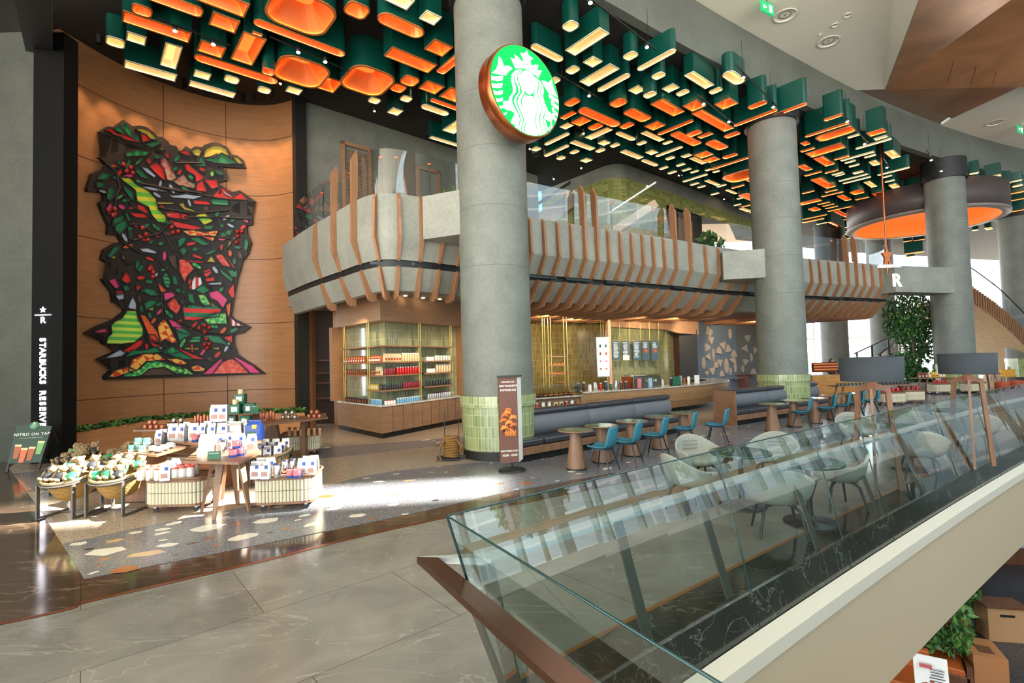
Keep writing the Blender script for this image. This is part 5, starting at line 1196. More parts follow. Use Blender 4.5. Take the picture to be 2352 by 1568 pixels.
# ---- A-board
ab = thing('easel_sign', 'dark green standing sign board with four iced drinks near black pylon', 'sign board', (0, 0, 0))
fa_, fb_ = G(14, 1084, ZT), G(90, 1079, ZT); up_ = Vector((.1, .42, 1.0)); 
tl_, tr_ = D(41, 976, fa_.y+.33), D(121, 979, fb_.y+.33)
def bil(u, v, off=0.0):
    p = fa_.lerp(fb_, u).lerp(tl_.lerp(tr_, u), v); n = (fb_-fa_).cross(tl_-fa_).normalized(); return p+n*off
def bq(m, u0, u1, v0, v1, off, mi=0, th=.02):
    m.add([bil(u0, v0, off), bil(u1, v0, off), bil(u1, v1, off), bil(u0, v1, off), bil(u0, v0, off-th), bil(u1, v0, off-th), bil(u1, v1, off-th), bil(u0, v1, off-th)], [(0, 1, 2, 3), (7, 6, 5, 4), (0, 4, 5, 1), (1, 5, 6, 2), (2, 6, 7, 3), (3, 7, 4, 0)], mi); return m
bq(MB(), 0, 1, .17, 1, .03, th=.03).build('panel', mat('sign_green', '#173a2f', .5), ab)
m = MB(); m.bar(bil(.02, 0), bil(.02, 1), .04, .03); m.bar(bil(.98, 0), bil(.98, 1), .04, .03)
m.bar(bil(.05, .98), G(72, 1072, ZT)+Vector((.0, .45, 0)), .04, .03); m.bar(bil(.95, .98), G(128, 1062, ZT)+Vector((-.05, .3, 0)), .04, .03); m.build('frame', M['black'], ab)
bM = Matrix.Identity(4); xax = (fb_-fa_).normalized(); yax = (tl_-fa_).normalized(); zax = xax.cross(yax).normalized(); yax = zax.cross(xax)
def bmx(u, v, off=.034):
    p = bil(u, v, off); return Matrix(((xax.x, yax.x, zax.x, p.x), (xax.y, yax.y, zax.y, p.y), (xax.z, yax.z, zax.z, p.z), (0, 0, 0, 1)))
M['wtext'] = mat('white_print', '#e8e6dc', .5)
text_mesh('NITRO ON TAP', .085, M['wtext'], ab, 'lettering', ext=.002, M=bmx(.5, .80), sp=1.15, bold=.001)
text_mesh('THE ICONIC COLD BREWED COFFEE', .022, M['wtext'], ab, 'lettering', ext=.001, M=bmx(.5, .72), sp=1.2)
for k, (u, v, c1_, hh) in enumerate(((.2, .42, amb, .30), (.40, .34, W_('orange_drink', '#d8602a', .4), .32), (.62, .37, amb, .30), (.84, .50, W_('green_drink', '#6fa85a', .4), .30))):
    m = MB(); m.add([bil(u-.07, v-hh*.5, .036), bil(u+.07, v-hh*.5, .036), bil(u+.10, v+hh*.35, .036), bil(u-.10, v+hh*.35, .036)], [(0, 1, 2, 3)]); m.add([bil(u-.10, v+hh*.35, .036), bil(u+.10, v+hh*.35, .036), bil(u+.10, v+hh*.5, .036), bil(u-.10, v+hh*.5, .036)], [(0, 1, 2, 3)], 1); m.build('drink_picture', [c1_, cream], ab)
p = bil(.5, 1.0, .02); m = MB(); m.cyl(p-zax*.015, p+zax*.02, .085, 24); m.build('round_emblem', mat('emblem_green', '#1f7a4d', .4), ab)
m = MB(); q = star_poly(.03); bmm = bmx(.5, 1.0, .045); m.add([bmm@Vector((x, y+.045, 0)) for x, y in q], [tuple(range(10))])
for r_ in (-.035, -.015, .015, .035): m.tube([bmm@Vector((r_*.6, .02, 0)), bmm@Vector((r_, -.02, 0)), bmm@Vector((r_*.8, -.06, 0))], .005, 4)
m.build('emblem_drawing', M['wtext'], ab)
# ---- standing banner
bn = thing('banner_stand', 'tall double-sided banner stand with croissant photo beside the sign column', 'banner', (0, 0, 0))
b0 = G(1170, 1083, ZT); bxL, bxR, bxE = D(1145, 865, b0.y-.05), D(1187, 865, b0.y+.02), D(1196, 865, b0.y+.32)
MB().lathe([(.26, 0), (.26, .02), (.05, .04)], (b0.x+.05, b0.y+.1, ZT), 28).cyl((b0.x+.05, b0.y+.1, .03), (b0.x+.05, b0.y+.1, .2), .02, 8).build('foot', M['black'], bn)
ztop, zbot = D(1165, 866, b0.y).z, D(1165, 1062, b0.y).z
M['bann'] = mat('banner_brown', '#6a463a', .6); M['bannw'] = mat('banner_white', '#f4f2ea', .5)
def bp(u, z, off=0): 
    a, b = bxL, bxR; p = a.lerp(b, u); n = Vector((b.y-a.y, -(b.x-a.x), 0)).normalized(); return Vector((p.x, p.y, z))+n*off
m = MB(); m.add([bp(0, zbot), bp(1, zbot), bp(1, ztop), bp(0, ztop), bp(0, zbot, -.1), bp(1, zbot, -.1), bp(1, ztop, -.1), bp(0, ztop, -.1)], [(0, 1, 2, 3), (5, 4, 7, 6), (0, 3, 7, 4)]); m.build('printed_face', M['bann'], bn)
m = MB(); m.add([bp(1, zbot), Vector((bxE.x, bxE.y, zbot)), Vector((bxE.x, bxE.y, ztop)), bp(1, ztop)], [(0, 1, 2, 3)]); m.add([bp(1, zbot, -.1), Vector((bxE.x-.02, bxE.y, zbot)), Vector((bxE.x-.02, bxE.y, ztop)), bp(1, ztop, -.1)], [(3, 2, 1, 0)]); m.build('blank_face', M['bannw'], bn)
m = MB(); m.bar(bp(-.08, ztop+.015), bp(1.05, ztop+.015), .05, .04); m.bar(bp(1.0, ztop+.01), Vector((bxE.x, bxE.y, ztop+.01)), .04, .03); m.build('top_bar', M['metal'], bn)
ta = (bxR-bxL).normalized(); tm_ = lambda u, z: Matrix(((ta.x, 0, ta.y, bp(u, z, .006).x), (ta.y, 0, -ta.x, bp(u, z, .006).y), (0, 1, 0, z), (0, 0, 0, 1)))
zz = lambda y: D(1165, y, b0.y).z
wpx = 1/F*b0.y
for tx, s, y in (('DISCOVER OUR', .035, 877), ('NEW EXQUISITE', .047, 886), ('EXPERIENCE', .055, 895.5), ('BAKE FRESH DAILY', .04, 1035), ('10:00 - 22:00', .055, 1045)):
    text_mesh(tx, s, M['wtext'], bn, 'lettering', ext=.001, M=tm_(.5, zz(y)), bold=.0012)
m = MB(); rnd = random.Random(9)
for i in range(9):
    u, z = rnd.uniform(.2, .8), zz(950+i*6); m.tube([bp(u+.28*math.cos(a)*.8, z+.09*math.sin(a)+.02*i/9, .008) for a in (R(20), R(60), R(110), R(160))], [.01, .04, .045, .012], 8, mi=i % 2)
m.build('croissant_picture', [crm, W_('croissant_light', '#d9853f', .5)], bn)
m = MB()
for k in range(7): m.tube([bp(.2+.09*k, zz(996)-.0, .01), bp(.25+.09*k, zz(985)+.02*math.sin(k), .03), bp(.3+.09*k, zz(1001), .01)], [.02, .035, .015], 8, mi=k % 2)
m.build('croissant_picture', [crm, MATS['croissant_light']], bn)
# ---- coiled rope on small black trolley
rp = thing('rope_stand', 'coiled brown rope on a small black metal stand beside the column', 'rope stand', G(1037, 1056))
m = MB()
for sx in (-1, 1): m.bar((sx*.16, 0, 0), (sx*.16, 0, .1), .02, .3); m.bar((sx*.16, .1, .05), (sx*.15, .14, 1.05), .015)
m.box((0, 0, .04), (.34, .3, .03)); m.build('frame', M['black'], rp)
m = MB()
for k in range(9): m.tube([(.14*math.cos(a), .1*math.sin(a), .09+k*.05+.01*math.sin(a*2+k)) for a in [2*math.pi*j/14 for j in range(14)]], .028, 7, close=True)
m.tube([(-.12, -.08, .45), (-.22, -.12, .3), (-.24, -.12, .1), (-.2, -.15, .02), (-.3, -.2, .02)], .025, 7); m.tube([(.12, -.05, .45), (.22, -.08, .3), (.2, -.1, .18)], .025, 7)
m.build('rope', mat('rope_tan', '#a3763c', .8, kind=k_weave, s=30), rp)
# ---- baskets with teddy bears
M['wick'] = mat('wicker', '#c79d55', .6, kind=k_weave, s=14); M['rimw'] = mat('wicker_rim', '#d8bd86', .6, kind=k_weave, s=30, sc=(3, 3, 3))
M['bear'] = mat('teddy_fur', '#927a58', .9, kind=k_fabric); M['apr'] = mat('black_apron', '#20242a', .7); M['aprg'] = mat('green_apron', '#1d8a52', .7); M['nose'] = mat('bear_nose', '#2b1f1a', .5)
M['bstand'] = mat('basket_steel', '#6a6762', .35, .6)
def mk_basket():
    t = thing('wicker_basket', '', 'basket')
    tilt = Matrix.Rotation(R(14), 3, 'X')
    MB().lathe([(.17, -.34), (.22, -.30), (.31, -.06), (.33, 0), (.31, 0), (.27, -.06)], (0, 0, .58), 28, M=tilt).build('basket_body', M['wick'], t)
    m = MB(); m.tube([Vector((0, 0, .585))+tilt@Vector((.33*math.cos(a), .33*math.sin(a), 0)) for a in [2*math.pi*j/32 for j in range(32)]], .022, 7, close=True); m.build('rim', M['rimw'], t)
    m = MB(); m.tube([Vector((0, 0, .55))+tilt@Vector((.35*math.cos(a), .35*math.sin(a), 0)) for a in [2*math.pi*j/32 for j in range(32)]], .02, 4, close=True); m.build('stand_ring', M['bstand'], t)
    for sx in (-1, 1):
        m = MB(); m.bar((sx*.27, -.24, .49), (sx*.27, -.24, 0), .05, .02); m.bar((sx*.27, .24, .60), (sx*.27, .24, 0), .05, .02); m.bar((sx*.27, -.24, .01), (sx*.27, .24, .01), .05, .02); m.build('leg', M['bstand'], t)
    MB().bar((-.27, .1, .01), (.27, .1, .01), .03, .02).build('stretcher', M['bstand'], t)
    return t
def mk_bear(ap):
    def f():
        t = thing('teddy_bear', '', 'teddy bear'); m = MB()
        m.ball((0, 0, .07), (.055, .045, .07), 12); m.ball((0, -.01, .16), (.05, .045, .045), 12); m.ball((-.036, 0, .2), .018, 8); m.ball((.036, 0, .2), .018, 8); m.ball((0, -.05, .15), (.022, .02, .017), 8)
        for s in (-1, 1): m.ball((s*.062, -.02, .09), (.018, .02, .04), 8); m.ball((s*.035, -.055, .022), (.02, .045, .02), 8)
        m.build('body', M['bear'], t)
        MB().ball((0, -.008, .066), (.064, .052, .06), 12).build('apron', ap, t)
        MB().ball((0, -.07, .155), (.007, .005, .005), 6).ball((-.018, -.045, .172), .005, 6).ball((.018, -.045, .172), .005, 6).build('face', M['nose'], t)
        return t
    return f
bb = mk_bear(M['apr']); bg_ = mk_bear(M['aprg'])
BK = [((-6.62, 7.62), 'front left', 0), ((-5.95, 7.66), 'front right', 1), ((-7.75, 9.05), 'rear left', 0), ((-6.98, 9.2), 'rear right', 1)]
BS = 1.25
for (x, y), nm, gcol in BK:
    place(mk_basket, 'bk', (x, y, ZT), R(random.uniform(-6, 6)), nm+' wicker basket of teddy bears on a black metal stand', 'wicker baskets')
    k = 0
    for ry in range(3):
        for rx in range(3 if ry != 1 else 2):
            k += 1; bx = (rx-(1 if ry != 1 else .5))*.18; by = (ry-1)*.17; g2 = (k+ (1 if gcol else 0)) % 3 == 0 if not gcol else k % 3 != 0
            tb_ = place(bg_ if g2 else bb, 'bearg' if g2 else 'bearb', (x+bx, y+by, ZT+.53+by*.25), R(random.uniform(-25, 25)), '%s teddy bear with %s apron in %s row of the %s basket' % (ordn(rx+1), 'green' if g2 else 'black', ('front', 'middle', 'back')[ry], nm), 'teddy bears in the baskets'); tb_.scale = (BS, BS, BS); tb_.rotation_euler.x = R(-random.uniform(25, 60)); tb_.rotation_euler.y = R(random.uniform(-12, 12)); tb_.location.z += .02; tb_.location.y -= .05
# the sunlit basket of silver bags
place(mk_basket, 'bk', (-4.42, 9.3, ZT), 0, 'wicker basket heaped with silver coffee bags standing in sunlight', 'wicker baskets')
sbag = bag('coffee_bag', '', 'bag', .13, .25, mat('silver_bag', '#c9c8c8', .3, .75), [blu, W_('pink_print', '#b98a7c', .4)])
for k in range(9):
    place(sbag, 'sb', (-4.42+((k % 3)-1)*.18, 9.3+((k//3)-1)*.16, ZT+.48+((k//3)-1)*.04), R(random.uniform(-25, 25)), '%s silver coffee bag in the %s row of the sunlit basket' % (('left', 'middle', 'right')[k % 3], ('front', 'middle', 'back')[k//3]), 'silver bags in the sunlit basket')
# ---- goods on carts and tables
cupr = can('reusable_cup', '', 'cup', .055, .17, clr, W_('coral_lid', '#e0574a', .35)); cupr2 = can('reusable_cup', '', 'cup', .055, .17, whi, MATS['coral_lid'])
mugp = mug('mug', '', 'mug', .055, .11, pink, blu, blu); mugt = mug('mug', '', 'mug', .05, .1, whi, teal, None); mugT = mug('mug', '', 'mug', .05, .1, teal, teal, whi); mugb = mug('mug', '', 'mug', .05, .1, cream, whi, W_('dark_coffee', '#2f1a17', .35)); mugc = mug('mug', '', 'mug', .042, .09, W_('copper_mug', '#b36a52', .3, .6), cop); mugs = mug('mug', '', 'mug', .042, .1, M['steel'], M['steel'])
tumc = can('tumbler', '', 'tumbler', .032, .2, MATS['copper_mug'], cop); tumtan = can('tumbler', '', 'tumbler', .035, .19, W_('tan_leather', '#b5835a', .5), M['metal'])
def on(key, mk, px, py, z, label, group=None, rz=None):
    p = G(px, py, z); return place(mk, key, (p.x, p.y, z), R(random.uniform(-20, 20)) if rz is None else rz, label, group)
Zc = ZT+.492
for i, px in enumerate((325, 345, 364)): on('cupr', cupr, px, 1102, Zc, ordn(i+1)+' clear cup with coral lid on the left of left cart', 'coral lidded cups')
for i, px in enumerate((402, 420, 438)): on('cupr2', cupr2, px, 1100-i*2, Zc, ordn(i+1)+' white cup with coral lid on the right of left cart', 'coral lidded cups')
for i, px in enumerate((335, 354, 372)): on('cupr', cupr, px, 1094, Zc, ordn(i+1)+' clear cup with coral lid, back row on left cart', 'coral lidded cups')
for i, px in enumerate((414, 434, 448)): on('cupr2', cupr2, px, 1091-i, Zc, ordn(i+1)+' white cup with coral lid, back row on left cart', 'coral lidded cups')
for i, (px, py) in enumerate(((380, 1103), (391, 1096), (404, 1090))): on('sb', sbag, px, py, Zc, ordn(i+1)+' silver coffee bag among cups on the left cart', 'silver bags on left cart')
for i, (px, py) in enumerate(((588, 1099), (611, 1099), (600, 1090), (622, 1089), (695, 1091), (716, 1090), (705, 1085), (722, 1083))): on('sb', sbag, px, py, Zc, '%s silver coffee bag from the %s on the right cart' % (ordn(i % 4+1), 'left' if i < 4 else 'rear right group'), 'silver bags on right cart')
kt = can('glass_pot', '', 'pot', .05, .2, M['chrome'], drk)
on('kt', kt, 637, 1096, Zc, 'round shiny glass pot on the right cart', 'glass pots'); on('kt', kt, 655, 1086, Zc, 'tall shiny glass pot at the back of the right cart', 'glass pots'); on('kt', kt, 672, 1084, Zc, 'shiny glass pot behind the pink mugs on right cart', 'glass pots')
for i, px in enumerate((667, 682)): on('mp', mugp, px, 1096, Zc, ('left', 'right')[i]+' pink and blue mug on the right cart', 'pink and blue mugs')
# front table goods
for i, (px, py, z) in enumerate(((535, 1049, .85), (552, 1046, .85), (543, 1047, .962))): on('mp', mugp, px, py, .85, ('left lower', 'right lower', 'top')[i]+' pink and blue mug in the stack on front table', 'pink and blue mugs').location.z = z
for i, (px, py) in enumerate(((505, 1034), (530, 1030), (553, 1032), (579, 1034), (545, 1028))): on('sb', sbag, px, py, .85, ordn(i+1)+' silver coffee bag from the left on front table', 'silver bags on front table')
on('kt', kt, 514, 1042, .85, 'shiny round pot on the front table', 'glass pots')
bx_ = bag('coffee_bag', '', 'bag', .2, .3, whi, [whi, whi]); on('bigw', bx_, 477, 1044, .85, 'large plain white bag on the left of front table', None, .2)
on('mugw', mug('mug', '', 'mug', .05, .12, clr, whi), 461, 1049, .85, 'frosted glass mug on the left of front table', None)
cdp = G(492, 1054, .85); cd = thing('table_card', 'small dark green card lettered THAILAND on the front table', 'card', (cdp.x, cdp.y, .85), R(8)); MB().box((0, 0, .055), (.17, .01, .11), M=Matrix.Rotation(R(-8), 3, 'X')).build('card', grn, cd); text_mesh('THAILAND', .028, M['wtext'], cd, 'lettering', (0, -.012, .08), (R(82), 0, 0), .001)
# rear bags table
for i, (px, py) in enumerate(((399, 1011), (420, 1011), (446, 1010), (468, 1010), (489, 1011), (511, 1010), (430, 1007), (478, 1004), (500, 1004), (530, 1005))): on('sb2', bag('coffee_bag', '', 'bag', .155, .3, MATS['silver_bag'], [blu, MATS['pink_print']]), px, py, .85, ordn(i+1)+' silver coffee bag on the rear pedestal table', 'silver bags on rear table')
for i, (px, py) in enumerate(((495, 1006), (513, 1006))):
    p = G(px, py, .85); place(None, 'sb2', (p.x, p.y, 1.152), R(10), ('left', 'right')[i]+' silver coffee bag stacked on top at the rear table', 'silver bags on rear table')
on('mp', mugp, 449, 1013, .85, 'pink and blue mug before the bags on rear table', 'pink and blue mugs')
fp = thing('french_press', 'glass french press with chrome frame at the end of rear table', 'coffee press', (*G(566, 1004, .85)[:2], .85))
MB().lathe([(.06, .02), (.06, .24)], n=18).build('beaker', M['glassw'], fp); MB().lathe([(.065, .23), (.06, .26), (.02, .29), (.012, .33), (.02, .34)], n=18).build('lid', M['chrome'], fp)
m = MB()
for a in range(4): m.bar((.064*math.cos(R(90*a)), .064*math.sin(R(90*a)), 0), (.064*math.cos(R(90*a)), .064*math.sin(R(90*a)), .24), .012)
m.lathe([(.066, 0), (.066, .02)], n=18); m.build('frame', M['chrome'], fp); MB().tube([(.06, 0, .2), (.11, 0, .2), (.12, 0, .12), (.06, 0, .05)], .01, 6).build('handle', M['black'], fp)
on('blupk', bag('coffee_bag', '', 'bag', .26, .34, blu, [yel, grn]), 586, 1009, .85, 'large blue and yellow coffee bag behind the french press', None); on('silb', bag('coffee_bag', '', 'bag', .2, .3, MATS['silver_bag'], [whi, MATS['pink_print']]), 541, 1006, .85, 'large silver bag beside the french press', None)
# mug table
for i, (px, py, z) in enumerate(((303, 1036, .8), (326, 1036, .8), (317, 1026, .8), (337, 1026, .8))): on('mt', mugT, px, py, z, ordn(i+1)+' teal mug from the left on the lower oak table', 'teal mugs')
for i, (px, py) in enumerate(((317, 1034), (337, 1034))):
    p = G(px, py, .8); place(mugT, 'mt', (p.x, p.y, .902), R(10), ('left', 'right')[i]+' teal mug stacked above the others on lower oak table', 'teal mugs')
for i, (px, py) in enumerate(((350, 1038), (363, 1040), (377, 1035), (390, 1030))): on('mb', mugb, px, py, .8, ordn(i+1)+' cream mug with dark base on the lower oak table', 'cream mugs')
for i, (px, py) in enumerate(((367, 1020), (376, 1017))): on('sb', sbag, px, py, .8, ('left', 'right')[i]+' silver bag behind the cream mugs', 'silver bags on mug table')
# long shelf goods
def stack(key, mk, xs, ys, z, hh, label, grp):
    n_ = 0
    for r_, (row_, y) in enumerate(zip(xs, ys)):
        for px in row_:
            n_ += 1; p = G(px, y, z); place(mk, key, (p.x, p.y, z+r_*hh), R(random.uniform(-15, 15)), ordn(n_)+' '+label, grp)
stack('mc', mugc, [(334, 347, 360, 373), (345, 357)], (984, 984), .9, .092, 'copper mug in the stack at the left end of long shelf', 'copper mugs left')
stack('ms', mugs, [(387, 402, 419), (400, 416)], (981, 981), .9, .102, 'steel mug in the stack left of the copper tumblers', 'steel mugs left')
for i, px in enumerate((449, 456, 462, 470, 478, 485)): on('tc', tumc, px, 976-(i % 2)*4, .9, ordn(i+1)+' slim copper tumbler from the left on the long shelf', 'copper tumblers left')
for i, px in enumerate((600, 606, 615, 622, 628)): on('tc', tumc, px, 966-(i % 2)*3, .9, ordn(i+1)+' slim copper tumbler right of the green boxes', 'copper tumblers right')
stack('ms', mugs, [(650, 663, 677), (657, 671)], (962, 962), .9, .102, 'steel mug in the stack right of the green boxes', 'steel mugs right')
stack('mc', mugc, [(710, 722, 734), (716, 728)], (959, 959), .9, .092, 'copper mug in the stack at the right end of long shelf', 'copper mugs right')
for i, px in enumerate((665, 678, 691, 709, 722, 735)): on('tt', tumtan, px, 1001-(i//2), Zc, ordn(i+1)+' tan leather tumbler from the left on the rear cart', 'tan tumblers')
gbx = carton('green_box', '', 'box', .2, .16, .2, grn, whi); gz_ = 1.152
for i, (px, py, z) in enumerate(((519, 950, gz_), (574, 948, gz_), (561, 947, gz_))): on('gb', gbx, px, py, z, ('left', 'right', 'middle')[i]+' dark green gift box on the riser shelf', 'green gift boxes', R(12))
p = G(542, 950, gz_); place(gbx, 'gb', (p.x, p.y, gz_), R(5), 'dark green gift box below the white mug on riser shelf', 'green gift boxes')
q = G(553, 948, gz_); place(gbx, 'gb', (q.x, q.y, gz_+.2), R(5), 'topmost dark green gift box of the pyramid on riser shelf', 'green gift boxes')
mw = mug('mug', '', 'mug', .05, .1, cream, M['brass'])
place(mw, 'mw', (p.x, p.y-.03, gz_+.2), 0, 'cream mug with gold handle on lower green box', 'cream gold mugs'); place(mw, 'mw', (q.x, q.y, gz_+.4), 0, 'cream mug with gold handle on top of box pyramid', 'cream gold mugs')
for px, sd in ((496, 'left'), (584, 'right')):
    g_ = G(px, 949, gz_); t = thing('table_card', 'dark green lettered card at the %s end of the riser shelf' % sd, 'card', (g_.x, g_.y, gz_), R(8)); MB().box((0, 0, .085), (.17, .01, .17)).build('card', grn, t); text_mesh('ARABICA', .022, M['wtext'], t, 'lettering', (0, -.007, .14), (R(90), 0, 0), .001)
for i, (px, py) in enumerate(((533, 975), (565, 976))): on('gb', gbx, px, py, .9, ('left', 'right')[i]+' dark green gift box on the long shelf under the riser', 'green gift boxes', R(8))
# ============================================================ ceiling lamp boxes
M['gbox'] = mat('green_housing', '#07443a', .3); M['wrim'] = mat('white_lining', '#e9dcc0', .45); M['crim'] = mat('copper_lining', '#ea8a4c', .38, .5)
M['ledc'] = mat('warm_led', '#ffffff', .5, emit='#ffa85c', es=14); M['ledw'] = mat('cream_led', '#ffffff', .5, emit='#ffd08a', es=9)
M['panc'] = mat('amber_glow_top', '#ff8a3a', .5, emit='#ff8538', es=.5); M['panw'] = mat('cream_glow_top', '#ffe0a0', .5, emit='#ffc978', es=.6)  # inner tops glow weakly, standing in for LED light bounced inside
SRC = {1: (240, 0, 5.88), 2: (580, 0, 4.9), 3: (1190, 0, 5.88), 4: (1190, 200, 5.88), 5: (1480, 140, 5.88), 6: (1480, 300, 5.88), 7: (1830, 240, 7.84), 8: (1830, 420, 4.506), 9: (1200, 0, 2.0417), 0: (0, 0, 1)}
